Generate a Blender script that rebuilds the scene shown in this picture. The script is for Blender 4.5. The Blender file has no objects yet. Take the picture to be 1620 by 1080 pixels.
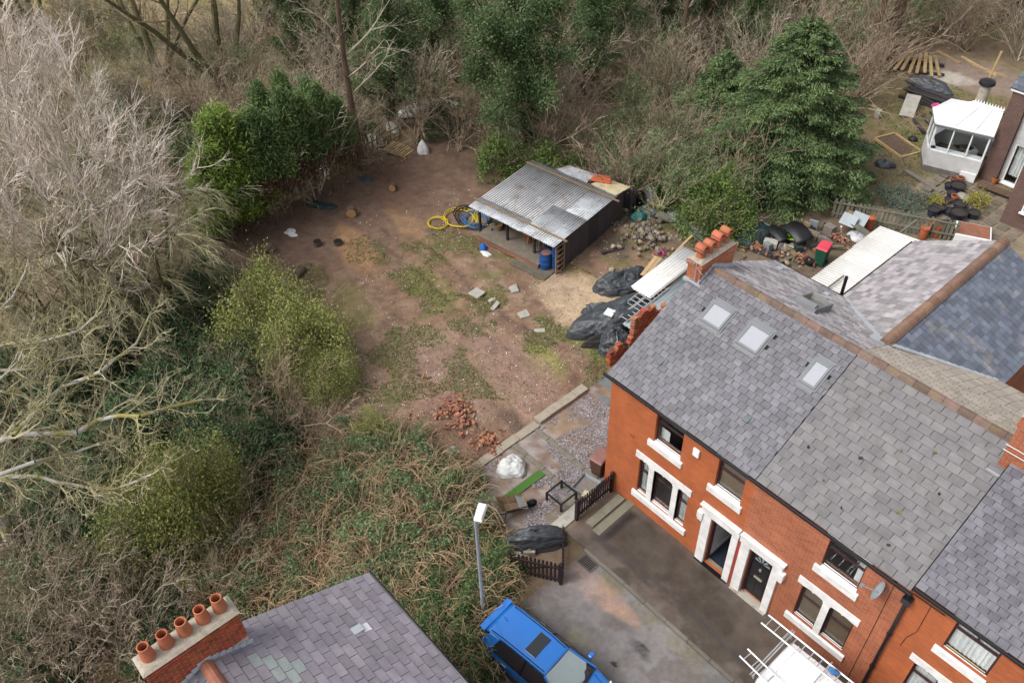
import bpy, bmesh, math, random
import numpy as np
from mathutils import Vector, Matrix
random.seed(7); rng = np.random.default_rng(7)
S = bpy.context.scene
COL = S.collection
# ---------------------------------------------------------------- camera
CAM = np.array([13.10, -15.32, 25.60]); FPX = 1378.09
YAW, PIT, ROL = [math.radians(a) for a in (-49.71564, 42.81343, -1.78882)]
_f = np.array([math.sin(YAW)*math.cos(PIT), math.cos(YAW)*math.cos(PIT), -math.sin(PIT)])
_r = np.array([math.cos(YAW), -math.sin(YAW), 0.0]); _u = np.cross(_r, _f)
_R = math.cos(ROL)*_r + math.sin(ROL)*_u; _U = -math.sin(ROL)*_r + math.cos(ROL)*_u
cd = bpy.data.cameras.new('camera'); cam = bpy.data.objects.new('camera', cd); COL.objects.link(cam)
m = Matrix.Identity(4)
for i in range(3):
    m[i][0], m[i][1], m[i][2], m[i][3] = _R[i], _U[i], -_f[i], CAM[i]
cam.matrix_world = m
cd.sensor_fit = 'HORIZONTAL'; cd.sensor_width = 36; cd.lens = 36*FPX/1620; cd.clip_end = 4000; cd.clip_start = .5
S.camera = cam
# ---------------------------------------------------------------- daylight (overcast)
W = bpy.data.worlds.new('World'); S.world = W; W.use_nodes = True
nt = W.node_tree; nt.nodes.clear()
SUN_EL, SUN_AZ = math.radians(52), math.radians(200)      # azimuth clockwise from +Y
sky = nt.nodes.new('ShaderNodeTexSky'); sky.sky_type = 'NISHITA'; sky.sun_disc = False
sky.sun_elevation = SUN_EL; sky.sun_rotation = SUN_AZ; sky.air_density = 1.0; sky.dust_density = 4.0; sky.ozone_density = 1.0
hs = nt.nodes.new('ShaderNodeHueSaturation'); hs.inputs['Saturation'].default_value = .22
bg = nt.nodes.new('ShaderNodeBackground'); bg.inputs[1].default_value = .15
wo = nt.nodes.new('ShaderNodeOutputWorld')
nt.links.new(sky.outputs[0], hs.inputs['Color']); nt.links.new(hs.outputs[0], bg.inputs[0]); nt.links.new(bg.outputs[0], wo.inputs[0])
sd = bpy.data.lights.new('sun', 'SUN'); sd.energy = 1.3; sd.angle = math.radians(24); sd.color = (1, .97, .93)
so = bpy.data.objects.new('sun', sd); COL.objects.link(so)
_sv = Vector((math.sin(SUN_AZ)*math.cos(SUN_EL), math.cos(SUN_AZ)*math.cos(SUN_EL), math.sin(SUN_EL)))
so.rotation_euler = _sv.to_track_quat('Z', 'Y').to_euler(); so.location = (0, -20, 40)
S.view_settings.view_transform = 'Standard'; S.view_settings.look = 'None'
S.view_settings.exposure = 0.55; S.view_settings.gamma = 1.0; S.view_settings.use_curve_mapping = False
# ---------------------------------------------------------------- pixel -> place helpers
def ray(px, py):
    d = (px-810)*_R - (py-540)*_U + FPX*_f
    return d/np.linalg.norm(d)
def G(px, py, z=0.0):
    d = ray(px, py); return Vector(CAM + d*((z-CAM[2])/d[2]))
# ---------------------------------------------------------------- objects
def tag(o, label=None, cat=None, group=None, kind=None):
    if label: o['label'] = label
    if cat: o['category'] = cat
    if group: o['group'] = group
    if kind: o['kind'] = kind
    return o
def wloc(o):
    v = Vector((0, 0, 0))
    while o is not None:
        v += o.location; o = o.parent
    return v
def thing(name, label, cat, loc=(0, 0, 0), rz=0.0, group=None):
    o = bpy.data.objects.new(name, None); COL.objects.link(o); o.empty_display_size = .2
    o.location = loc; o.rotation_euler = (0, 0, rz)
    return tag(o, label, cat, group)
def link(name, me, parent=None, mat=None):
    o = bpy.data.objects.new(name, me); COL.objects.link(o)
    if parent is not None: o.parent = parent
    if mat is not None and not me.materials: me.materials.append(mat)
    return o
def npmesh(name, V, Q, mat=None, smooth=False):
    V = np.asarray(V, np.float32); Q = np.asarray(Q, np.int32); k = Q.shape[1]
    me = bpy.data.meshes.new(name); me.vertices.add(len(V)); me.vertices.foreach_set('co', V.ravel())
    me.loops.add(Q.size); me.loops.foreach_set('vertex_index', Q.ravel())
    me.polygons.add(len(Q)); me.polygons.foreach_set('loop_start', np.arange(0, Q.size, k, dtype=np.int32))
    me.polygons.foreach_set('use_smooth', np.full(len(Q), bool(smooth)))
    me.update(calc_edges=True)
    if mat: me.materials.append(mat)
    return me
class MB:
    def __init__(s): s.v = []; s.f = []
    def add(s, vs, fs):
        o = len(s.v); s.v += [Vector(v) for v in vs]; s.f += [tuple(i+o for i in f) for f in fs]; return s
    def box(s, x0, x1, y0, y1, z0, z1):
        return s.add([(x0,y0,z0),(x1,y0,z0),(x1,y1,z0),(x0,y1,z0),(x0,y0,z1),(x1,y0,z1),(x1,y1,z1),(x0,y1,z1)],
                     [(0,3,2,1),(4,5,6,7),(0,1,5,4),(1,2,6,5),(2,3,7,6),(3,0,4,7)])
    def obox(s, c, size, rz=0, rx=0, ry=0):
        R = Matrix.Rotation(rz,3,'Z') @ Matrix.Rotation(ry,3,'Y') @ Matrix.Rotation(rx,3,'X')
        a, b, d = [q/2 for q in size]; c = Vector(c)
        vs = [c + R @ Vector((x*a, y*b, z*d)) for z in (-1,1) for x, y in ((-1,-1),(1,-1),(1,1),(-1,1))]
        return s.add(vs, [(0,3,2,1),(4,5,6,7),(0,1,5,4),(1,2,6,5),(2,3,7,6),(3,0,4,7)])
    def hexa(s, b4, t4):
        return s.add(list(b4)+list(t4), [(0,3,2,1),(4,5,6,7),(0,1,5,4),(1,2,6,5),(2,3,7,6),(3,0,4,7)])
    def tube(s, pts, r, n=8, cap=True, closed=False):
        pts = [Vector(p) for p in pts]; N = len(pts); rs = r if isinstance(r, (list, tuple)) else [r]*N
        vs = []; ref = None
        for i, p in enumerate(pts):
            if closed: t = pts[(i+1) % N]-pts[i-1]
            else: t = pts[min(i+1, N-1)]-pts[max(i-1, 0)]
            t.normalize()
            if ref is None: ref = Vector((0,0,1)) if abs(t.z) < .9 else Vector((1,0,0))
            a = t.cross(ref)
            if a.length < 1e-4: a = t.orthogonal()
            a.normalize(); b = a.cross(t).normalized(); ref = b
            for k in range(n):
                an = 2*math.pi*k/n; vs.append(p + (a*math.cos(an)+b*math.sin(an))*rs[i])
        fs = []
        for i in range(N if closed else N-1):
            j = (i+1) % N
            for k in range(n):
                fs.append((i*n+k, i*n+(k+1) % n, j*n+(k+1) % n, j*n+k))
        if cap and not closed:
            fs.append(tuple(range(n-1, -1, -1))); fs.append(tuple((N-1)*n+k for k in range(n)))
        return s.add(vs, fs)
    def lathe(s, prof, c=(0,0,0), n=18, cap=False):
        c = Vector(c); vs = []
        for r, z in prof:
            for k in range(n):
                a = 2*math.pi*k/n; vs.append(c+Vector((r*math.cos(a), r*math.sin(a), z)))
        fs = [(i*n+k, i*n+(k+1) % n, (i+1)*n+(k+1) % n, (i+1)*n+k) for i in range(len(prof)-1) for k in range(n)]
        if cap: fs += [tuple(range(n-1, -1, -1)), tuple((len(prof)-1)*n+k for k in range(n))]
        return s.add(vs, fs)
    def prism(s, poly, z0, z1):
        n = len(poly)
        vs = [(x, y, z0) for x, y in poly]+[(x, y, z1) for x, y in poly]
        return s.add(vs, [tuple(range(n-1, -1, -1)), tuple(range(n, 2*n))]+[(i, (i+1) % n, n+(i+1) % n, n+i) for i in range(n)])
    def extr(s, poly, axis, a, b):      # poly in the two other axes, extruded along axis ('x': poly=(y,z); 'y': poly=(x,z))
        n = len(poly)
        f = (lambda p, t: (t, p[0], p[1])) if axis == 'x' else (lambda p, t: (p[0], t, p[1]))
        vs = [f(p, a) for p in poly]+[f(p, b) for p in poly]
        return s.add(vs, [tuple(range(n-1, -1, -1)), tuple(range(n, 2*n))]+[(i, (i+1) % n, n+(i+1) % n, n+i) for i in range(n)])
    def grid(s, P):                      # P[i][j] points
        a, b = len(P), len(P[0])
        return s.add([p for row in P for p in row], [(i*b+j, i*b+j+1, (i+1)*b+j+1, (i+1)*b+j) for i in range(a-1) for j in range(b-1)])
    def build(s, name, mat, parent=None, local=False, bevel=0, smooth=False, solid=0, origin=None):
        vs = s.v
        if parent is not None and not local:
            w = wloc(parent); vs = [v-w for v in vs]; loc = None
        loc = None
        if parent is None and not local:
            xs = [v.x for v in vs]; ys = [v.y for v in vs]; zs = [v.z for v in vs]
            loc = Vector(origin) if origin else Vector(((min(xs)+max(xs))/2, (min(ys)+max(ys))/2, min(zs)))
            vs = [v-loc for v in vs]
        me = bpy.data.meshes.new(name); me.from_pydata([tuple(v) for v in vs], [], s.f)
        bm = bmesh.new(); bm.from_mesh(me); bmesh.ops.recalc_face_normals(bm, faces=bm.faces); bm.to_mesh(me); bm.free()
        if smooth:
            me.polygons.foreach_set('use_smooth', [True]*len(me.polygons))
        me.materials.append(mat)
        o = link(name, me, parent)
        if loc is not None: o.location = loc
        if solid:
            md = o.modifiers.new('solid', 'SOLIDIFY'); md.thickness = solid; md.offset = 0
        if bevel:
            md = o.modifiers.new('bevel', 'BEVEL'); md.width = bevel; md.segments = 2; md.limit_method = 'ANGLE'
        if smooth and bevel == 0:
            try: me.set_sharp_from_angle(angle=math.radians(50))
            except Exception: pass
        return o
def dup(root, loc, rz=0.0, sc=1.0, label=None, group=None, tilt=None):
    r = root.copy(); COL.objects.link(r); r.location = loc
    r.rotation_euler = (tilt[0] if tilt else 0, tilt[1] if tilt else 0, rz)
    r.scale = sc if isinstance(sc, (tuple, list)) else (sc, sc, sc)
    if label: r['label'] = label
    if group: r['group'] = group
    for ch in root.children:
        c = ch.copy(); COL.objects.link(c); c.parent = r
        for g in ch.children:
            d = g.copy(); COL.objects.link(d); d.parent = c
    return r
# ---------------------------------------------------------------- materials
def N(nt, t, **k):
    n = nt.nodes.new(t)
    for a, b in k.items(): setattr(n, a, b)
    return n
def mixrgb(nt, mode, fac, a, b):
    n = nt.nodes.new('ShaderNodeMix'); n.data_type = 'RGBA'; n.blend_type = mode; n.clamp_factor = True
    for sock, v in ((n.inputs[0], fac), (n.inputs[6], a), (n.inputs[7], b)):
        if hasattr(v, 'node'): nt.links.new(v, sock)
        elif isinstance(v, (tuple, list)): sock.default_value = (*v[:3], 1)
        else: sock.default_value = v
    return n.outputs[2]
def M(name, col, rough=.8, col2=None, scale=3.0, bump=.15, bscale=30.0, var=.25, island=0.0, objr=0.0, metal=0.0, spec=.35,
      attr=None, stain=None, sscale=1.2, strength=.5, trans=0.0, contrast=(.35, .7), coat=0):
    mt = bpy.data.materials.new(name); mt.use_nodes = True; nt = mt.node_tree; nt.nodes.clear()
    out = N(nt, 'ShaderNodeOutputMaterial'); b = N(nt, 'ShaderNodeBsdfPrincipled')
    tc = N(nt, 'ShaderNodeNewGeometry')
    n1 = N(nt, 'ShaderNodeTexNoise'); n1.inputs['Scale'].default_value = scale; n1.inputs['Detail'].default_value = 6; n1.inputs['Roughness'].default_value = .65
    nt.links.new(tc.outputs['Position'], n1.inputs['Vector'])
    mr = N(nt, 'ShaderNodeMapRange'); mr.inputs[1].default_value, mr.inputs[2].default_value = contrast
    nt.links.new(n1.outputs['Fac'], mr.inputs[0])
    if col2 is None: col2 = tuple(c*(1-var) for c in col)
    base = mixrgb(nt, 'MIX', mr.outputs[0], col2, col)
    if attr:
        at = N(nt, 'ShaderNodeAttribute'); at.attribute_name = attr
        base = mixrgb(nt, 'MULTIPLY', 1.0, at.outputs['Color'], base)
    if stain:
        n2 = N(nt, 'ShaderNodeTexNoise'); n2.inputs['Scale'].default_value = sscale; n2.inputs['Detail'].default_value = 8; n2.inputs['Roughness'].default_value = .7
        nt.links.new(tc.outputs['Position'], n2.inputs['Vector'])
        m2 = N(nt, 'ShaderNodeMapRange'); m2.inputs[1].default_value = .52; m2.inputs[2].default_value = .66; m2.inputs[4].default_value = strength
        nt.links.new(n2.outputs['Fac'], m2.inputs[0])
        base = mixrgb(nt, 'MIX', m2.outputs[0], base, stain)
    if island or objr:
        add = None
        hsv = N(nt, 'ShaderNodeHueSaturation')
        if objr and island:
            g = N(nt, 'ShaderNodeNewGeometry'); oi = N(nt, 'ShaderNodeObjectInfo')
            ad = N(nt, 'ShaderNodeMath', operation='ADD'); nt.links.new(g.outputs['Random Per Island'], ad.inputs[0]); nt.links.new(oi.outputs['Random'], ad.inputs[1])
            fr = N(nt, 'ShaderNodeMath', operation='FRACT'); nt.links.new(ad.outputs[0], fr.inputs[0]); rv = fr.outputs[0]; amt = island
        elif island:
            g = N(nt, 'ShaderNodeNewGeometry'); rv = g.outputs['Random Per Island']; amt = island
        else:
            oi = N(nt, 'ShaderNodeObjectInfo'); rv = oi.outputs['Random']; amt = objr
        r2 = N(nt, 'ShaderNodeMapRange'); r2.inputs[3].default_value = 1-amt; r2.inputs[4].default_value = 1+amt
        nt.links.new(rv, r2.inputs[0]); nt.links.new(r2.outputs[0], hsv.inputs['Value'])
        wn = N(nt, 'ShaderNodeTexWhiteNoise', noise_dimensions='1D'); nt.links.new(rv, wn.inputs['W'])
        r3 = N(nt, 'ShaderNodeMapRange'); r3.inputs[3].default_value = .5-.05*amt; r3.inputs[4].default_value = .5+.05*amt
        nt.links.new(wn.outputs[0], r3.inputs[0]); nt.links.new(r3.outputs[0], hsv.inputs['Hue'])
        nt.links.new(base, hsv.inputs['Color']); base = hsv.outputs[0]
    nt.links.new(base, b.inputs['Base Color'])
    b.inputs['Roughness'].default_value = rough; b.inputs['Metallic'].default_value = metal; b.inputs['Specular IOR Level'].default_value = spec
    if coat: b.inputs['Coat Weight'].default_value = coat; b.inputs['Coat Roughness'].default_value = .05
    if bump:
        nb = N(nt, 'ShaderNodeTexNoise'); nb.inputs['Scale'].default_value = bscale; nb.inputs['Detail'].default_value = 4
        nt.links.new(tc.outputs['Position'], nb.inputs['Vector'])
        bp = N(nt, 'ShaderNodeBump'); bp.inputs['Strength'].default_value = bump; bp.inputs['Distance'].default_value = .02
        nt.links.new(nb.outputs['Fac'], bp.inputs['Height']); nt.links.new(bp.outputs[0], b.inputs['Normal'])
    sh = b.outputs[0]
    if trans:
        tr = N(nt, 'ShaderNodeBsdfTranslucent'); nt.links.new(base, tr.inputs['Color'])
        mx = N(nt, 'ShaderNodeMixShader'); mx.inputs[0].default_value = trans
        nt.links.new(sh, mx.inputs[1]); nt.links.new(tr.outputs[0], mx.inputs[2]); sh = mx.outputs[0]
    nt.links.new(sh, out.inputs[0])
    return mt
def brickmat(name, c1, c2, mortar, bw=.225, bh=.075, mo=.012, rough=.75, bump=.3, var=.35):
    mt = bpy.data.materials.new(name); mt.use_nodes = True; nt = mt.node_tree; b = nt.nodes['Principled BSDF']
    ge = N(nt, 'ShaderNodeNewGeometry'); sx = N(nt, 'ShaderNodeSeparateXYZ'); nt.links.new(ge.outputs['Position'], sx.inputs[0])
    ad = N(nt, 'ShaderNodeMath', operation='ADD'); nt.links.new(sx.outputs[0], ad.inputs[0]); nt.links.new(sx.outputs[1], ad.inputs[1])
    cx = N(nt, 'ShaderNodeCombineXYZ'); nt.links.new(ad.outputs[0], cx.inputs[0]); nt.links.new(sx.outputs[2], cx.inputs[1])
    br = N(nt, 'ShaderNodeTexBrick'); nt.links.new(cx.outputs[0], br.inputs['Vector'])
    br.inputs['Color1'].default_value = (*c1, 1); br.inputs['Color2'].default_value = (*c2, 1); br.inputs['Mortar'].default_value = (*mortar, 1)
    br.inputs['Scale'].default_value = 1; br.inputs['Mortar Size'].default_value = mo/2; br.inputs['Mortar Smooth'].default_value = .2
    br.inputs['Brick Width'].default_value = bw; br.inputs['Row Height'].default_value = bh
    n1 = N(nt, 'ShaderNodeTexNoise'); n1.inputs['Scale'].default_value = .7; n1.inputs['Detail'].default_value = 8; n1.inputs['Roughness'].default_value = .7
    nt.links.new(ge.outputs['Position'], n1.inputs['Vector'])
    mr = N(nt, 'ShaderNodeMapRange'); mr.inputs[1].default_value = .3; mr.inputs[2].default_value = .7; mr.inputs[3].default_value = 1-var; mr.inputs[4].default_value = 1+var*.35
    nt.links.new(n1.outputs['Fac'], mr.inputs[0])
    hsv = N(nt, 'ShaderNodeHueSaturation'); nt.links.new(br.outputs['Color'], hsv.inputs['Color']); nt.links.new(mr.outputs[0], hsv.inputs['Value'])
    nt.links.new(hsv.outputs[0], b.inputs['Base Color']); b.inputs['Roughness'].default_value = rough
    bp = N(nt, 'ShaderNodeBump'); bp.inputs['Strength'].default_value = bump; bp.inputs['Distance'].default_value = .01; bp.invert = True
    nt.links.new(br.outputs['Fac'], bp.inputs['Height']); nt.links.new(bp.outputs[0], b.inputs['Normal'])
    return mt
def glassmat(name, tint=(.955, .965, .965), refl=.75):
    mt = bpy.data.materials.new(name); mt.use_nodes = True; nt = mt.node_tree; nt.nodes.clear()
    out = N(nt, 'ShaderNodeOutputMaterial'); t = N(nt, 'ShaderNodeBsdfTransparent'); t.inputs[0].default_value = (*tint, 1)
    g = N(nt, 'ShaderNodeBsdfGlossy'); g.inputs['Roughness'].default_value = .03
    lw = N(nt, 'ShaderNodeLayerWeight'); lw.inputs[0].default_value = .5
    pw = N(nt, 'ShaderNodeMath', operation='POWER'); pw.inputs[1].default_value = 4.0; nt.links.new(lw.outputs['Facing'], pw.inputs[0])
    mu = N(nt, 'ShaderNodeMath', operation='MULTIPLY_ADD'); mu.inputs[1].default_value = .9*refl; mu.inputs[2].default_value = .05*refl; mu.use_clamp = True
    nt.links.new(pw.outputs[0], mu.inputs[0])
    mx = N(nt, 'ShaderNodeMixShader'); nt.links.new(mu.outputs[0], mx.inputs[0]); nt.links.new(t.outputs[0], mx.inputs[1]); nt.links.new(g.outputs[0], mx.inputs[2])
    nt.links.new(mx.outputs[0], out.inputs[0]); return mt
MAT = {}
def mk(name, *a, **k): MAT[name] = M(name, *a, **k)
mk('soil', (1.12, 1.08, 1.02), .95, col2=(.70, .67, .63), scale=2.2, bump=.9, bscale=7, attr='Col', contrast=(.3, .7))
mk('asphalt', (1, 1, 1), .6, col2=(.72, .72, .73), scale=5, bump=.25, bscale=120, attr='Col', spec=.4)
mk('pavement', (1, 1, 1), .42, col2=(.62, .6, .58), scale=2.0, bump=.2, bscale=90, attr='Col', spec=.5)
mk('kerbstone', (.17, .155, .13), .8, scale=3, objr=.15)
mk('concrete', (.36, .31, .245), .9, scale=4, stain=(.16, .12, .08), sscale=2, bump=.4, bscale=18)
mk('oldconcrete', (.2, .18, .145), .9, scale=4, stain=(.09, .085, .05), sscale=2.5, bump=.3)
mk('paleconcrete', (.42, .40, .35), .9, scale=3, stain=(.2, .17, .12), sscale=1.8)
MAT['brick_a'] = brickmat('brick_a', (.44, .122, .038), (.37, .095, .031), (.34, .11, .044), mo=.007, bump=.15, var=.3)
MAT['brick_b'] = brickmat('brick_b', (.43, .12, .05), (.30, .075, .032), (.38, .24, .155), mo=.013, var=.34)
MAT['brick_dark'] = brickmat('brick_dark', (.10, .05, .042), (.14, .065, .05), (.25, .21, .18), mo=.012)
MAT['brick_old'] = brickmat('brick_old', (.30, .10, .055), (.2, .07, .045), (.3, .25, .2), mo=.015)
mk('brick', (.42, .10, .045), .85, var=.3, scale=9, objr=.25, stain=(.14, .06, .05), sscale=5, strength=.6)
mk('brickrubble', (.36, .16, .095), .9, var=.4, scale=9, objr=.45, stain=(.30, .24, .2), sscale=4, strength=.7)
mk('mortar', (.56, .50, .44), .95, scale=8)
mk('slate_a', (.178, .172, .192), .62, col2=(.118, .112, .126), scale=3.5, objr=.19, island=.19, stain=(.215, .225, .215), sscale=2.2, strength=.45, bump=.15, bscale=35)
mk('slate_b', (.182, .173, .176), .66, col2=(.132, .126, .128), scale=2.5, objr=.12, island=.12, stain=(.205, .195, .19), sscale=1.4, strength=.5, bump=.15)
mk('slate_c', (.158, .15, .172), .62, col2=(.102, .098, .115), scale=3, objr=.19, island=.19, stain=(.2, .205, .2), sscale=2, strength=.4)
mk('slate_blue', (.145, .165, .205), .55, col2=(.105, .115, .15), scale=2, objr=.25, island=.28, stain=(.27, .245, .22), sscale=.9, strength=.7)
mk('slate_pale', (.36, .33, .335), .7, col2=(.25, .23, .24), scale=1.5, objr=.3, island=.32, stain=(.36, .34, .33), sscale=1.6, strength=.6)
mk('slate_beige', (.40, .345, .285), .8, col2=(.31, .27, .225), scale=1.5, objr=.14, island=.16)
mk('slate_ll', (.255, .23, .265), .6, col2=(.185, .165, .192), scale=2.6, objr=.15, island=.15, stain=(.27, .24, .23), sscale=1.4, strength=.4)
mk('slate_green', (.30, .33, .325), .7, objr=.12, scale=5)
mk('ridge', (.2, .125, .1), .85, col2=(.12, .085, .07), scale=4, objr=.25, stain=(.17, .15, .06), sscale=3, strength=.7)
mk('ridge_wing', (.27, .15, .105), .85, col2=(.17, .105, .08), scale=4, objr=.25, stain=(.19, .15, .07), sscale=3, strength=.6)
mk('ridge_red', (.36, .15, .085), .85, col2=(.25, .11, .07), scale=4, objr=.2, stain=(.16, .14, .07), sscale=3)
mk('slate_edge', (.05, .05, .052), .95)  # dirty slate tails; the dark colour also stands in for course shadow lines
mk('underlay', (.035, .034, .036), .95)
mk('lead', (.42, .45, .48), .55, scale=2, stain=(.27, .29, .31), sscale=4)
mk('leadflash', (.5, .56, .64), .5, scale=3)
mk('pot', (.50, .165, .085), .8, var=.25, scale=5, objr=.12, stain=(.22, .09, .06), sscale=3, strength=.5)
mk('flaunching', (.42, .37, .30), .95, scale=7, stain=(.18, .17, .1), sscale=5, strength=.7, bump=.6, bscale=25)
mk('soot_and_hole_dark', (.012, .011, .011), .95)
mk('whitepaint', (.80, .79, .77), .6, scale=3, stain=(.5, .47, .42), sscale=2.5, strength=.35, bump=.05)
mk('upvc', (.80, .81, .82), .35, scale=2, var=.06, bump=0)
mk('darkframe', (.045, .016, .02), .35, var=.2, bump=0)
mk('blackpaint', (.012, .012, .014), .3, bump=0)
mk('blackplastic', (.018, .018, .02), .45, scale=6, bump=.05)
mk('blind', (.17, .125, .08), .9)
mk('curtain', (.78, .80, .79), .9, scale=3, bump=0)
mk('darkroom', (.03, .028, .027), .9)
mk('hallfloor', (.03, .037, .055), .35)
mk('hallwall', (.75, .76, .78), .8)
mk('redtrim', (.35, .06, .045), .6)
mk('stonestep', (.45, .41, .35), .9, stain=(.09, .08, .07), sscale=3, strength=.8)
mk('skyblind', (.34, .345, .38), .6, var=.05, bump=0)
mk('skyframe', (.17, .18, .19), .45, var=.1)
mk('tarmacvent', (.16, .18, .18), .6)
def tinmat(name, pitch, rust, lo, hi, ax=0, white=False, off=0.0):  # darkens the troughs: rust on tin, painted corrugation shade on white sheets
    mk(name, (.50, .52, .54), .55, col2=(.40, .42, .44), scale=1.2, metal=.2, bump=0, objr=.1, stain=(.24, .155, .115), sscale=1.5, strength=.75 if lo < .4 else .3)
    if white: mk(name, (.70, .695, .68), .6, col2=(.60, .585, .565), scale=.9, stain=(.42, .39, .35), sscale=1.2, strength=.45, bump=0, objr=.08)
    mt = MAT[name]; nt = mt.node_tree; b = next(n for n in nt.nodes if n.type == 'BSDF_PRINCIPLED'); src = b.inputs['Base Color'].links[0].from_socket
    tc = N(nt, 'ShaderNodeTexCoord'); sx = N(nt, 'ShaderNodeSeparateXYZ'); nt.links.new(tc.outputs['Object'], sx.inputs[0])
    mu = N(nt, 'ShaderNodeMath', operation='MULTIPLY'); mu.inputs[1].default_value = 2*math.pi/pitch; ao = N(nt, 'ShaderNodeMath', operation='ADD'); ao.inputs[1].default_value = off; nt.links.new(sx.outputs[ax], ao.inputs[0]); nt.links.new(ao.outputs[0], mu.inputs[0])
    sn = N(nt, 'ShaderNodeMath', operation='SINE'); nt.links.new(mu.outputs[0], sn.inputs[0])
    lowv = N(nt, 'ShaderNodeMapRange'); lowv.inputs[1].default_value = .15; lowv.inputs[2].default_value = -.75; nt.links.new(sn.outputs[0], lowv.inputs[0])
    nz = N(nt, 'ShaderNodeTexNoise'); nz.inputs['Scale'].default_value = 1.1; nz.inputs['Detail'].default_value = 9; nz.inputs['Roughness'].default_value = .75; nt.links.new(tc.outputs['Object'], nz.inputs['Vector'])
    mr = N(nt, 'ShaderNodeMapRange'); mr.inputs[1].default_value = lo; mr.inputs[2].default_value = hi; nt.links.new(nz.outputs['Fac'], mr.inputs[0])
    f = N(nt, 'ShaderNodeMath', operation='MULTIPLY'); nt.links.new(lowv.outputs[0], f.inputs[0]); nt.links.new(mr.outputs[0], f.inputs[1])
    base = mixrgb(nt, 'MIX', f.outputs[0], src, rust); nt.links.new(base, b.inputs['Base Color'])
mk('galv', (.55, .58, .61), .45, col2=(.42, .44, .47), scale=1.2, metal=.35, stain=(.25, .10, .05), sscale=1.0, strength=.8, bump=0, objr=.1)
mk('galvclean', (.66, .69, .72), .5, col2=(.54, .57, .6), scale=1.5, metal=.25, stain=(.34, .22, .16), sscale=1.2, strength=.4, bump=0, objr=.08)
mk('whitesheet', (.70, .695, .68), .6, col2=(.60, .585, .565), scale=.9, stain=(.42, .39, .35), sscale=1.2, strength=.45, bump=0, objr=.08)
mk('greysheet', (.27, .31, .33), .5, scale=1, bump=0, objr=.2)
mk('alu', (.62, .63, .64), .38, metal=.6, bump=0)
mk('steelpost', (.36, .42, .47), .5, metal=.2, bump=0)
mk('timber', (.25, .175, .10), .85, col2=(.17, .12, .07), scale=5, objr=.25)
mk('freshtimber', (.46, .33, .17), .85, col2=(.36, .25, .12), scale=5, objr=.2)
mk('greytimber', (.20, .185, .145), .9, col2=(.13, .125, .095), scale=4, objr=.22, stain=(.12, .14, .07), sscale=2)
mk('darktimber', (.05, .042, .045), .85, scale=4, objr=.3)
mk('picket', (.032, .018, .02), .6, scale=6, objr=.25)
mk('mosstimber', (.17, .16, .055), .9, col2=(.11, .10, .04), scale=4, objr=.25)
mk('logend', (.42, .25, .11), .9, scale=8)
mk('bark', (.12, .092, .062), .95, col2=(.075, .055, .038), scale=6, bump=.8, bscale=20)
mk('barkmoss', (.15, .135, .055), .95, col2=(.085, .072, .04), scale=3, bump=.8, bscale=14)
mk('barkred', (.15, .095, .062), .95, col2=(.085, .06, .042), scale=5, bump=.8, bscale=14)
mk('barkpale', (.40, .37, .33), .9, col2=(.22, .2, .09), scale=2.5, bump=.5, bscale=16)
mk('lichen', (.45, .435, .40), .9, col2=(.27, .24, .07), scale=1.3, bump=.5, bscale=20, contrast=(.42, .56))
mk('twig_silver', (.64, .56, .50), .9, col2=(.50, .43, .37), scale=1, bump=0, island=.3)
mk('twig_olive', (.31, .285, .165), .9, col2=(.22, .20, .115), scale=.6, bump=0, island=.35)
mk('twig_lichen', (.33, .29, .135), .9, col2=(.27, .245, .17), scale=1, bump=0, island=.3)
mk('twig_brown', (.34, .26, .18), .9, col2=(.24, .18, .125), scale=.6, bump=0, island=.35)
mk('twig_grey', (.38, .325, .245), .9, col2=(.28, .24, .175), scale=.6, bump=0, island=.35)
mk('twig_tan', (.42, .29, .175), .9, col2=(.30, .21, .13), scale=.6, bump=0, island=.3)
def leafmat(n, c, isl=.5, rough=.6, tr=.22, c2=None): mk(n, c, rough, col2=c2 or tuple(x*.6 for x in c), scale=.7, bump=0, island=isl, trans=tr, spec=.25)
leafmat('leaf_ivy', (.115, .175, .062), c2=(.066, .11, .042)); leafmat('leaf_dark', (.085, .140, .058), c2=(.05, .088, .038)); leafmat('leaf_mid', (.155, .225, .055), c2=(.09, .14, .038))
leafmat('leaf_yellow', (.31, .33, .10), c2=(.215, .24, .075)); leafmat('leaf_bramble', (.15, .225, .10), isl=.6, c2=(.10, .16, .068)); leafmat('leaf_conifer', (.175, .245, .095), isl=.5, c2=(.09, .14, .058))
leafmat('leaf_ley', (.25, .33, .062), isl=.45, c2=(.13, .20, .046)); leafmat('leaf_brown', (.31, .215, .135), isl=.5); leafmat('leaf_gold', (.42, .39, .05), isl=.35)
leafmat('leaf_ley2', (.155, .225, .07), isl=.5, c2=(.08, .13, .046)); leafmat('leaf_bluegreen', (.17, .235, .18)); leafmat('grass', (.17, .21, .065), isl=.5); leafmat('leaf_needlebrown', (.19, .12, .075), isl=.4)
mk('turf', (.07, .16, .03), .9, scale=20, bump=.5, bscale=150)
mk('tarp', (.058, .066, .075), .5, col2=(.036, .041, .047), scale=4, bump=.3, bscale=9, spec=.5)
mk('tarpgreen', (.025, .045, .045), .5, scale=4, bump=.3, bscale=9)
mk('bagwhite', (.62, .63, .62), .7, scale=4, stain=(.35, .42, .36), sscale=4, bump=.4, bscale=12)
mk('sheetwhite', (.72, .72, .73), .6, scale=3, stain=(.5, .48, .45), sscale=3, bump=.2)
mk('blueplastic', (.016, .085, .29), .4, scale=5, bump=.05)
mk('brightblue', (.02, .16, .62), .45, bump=.1)
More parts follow.
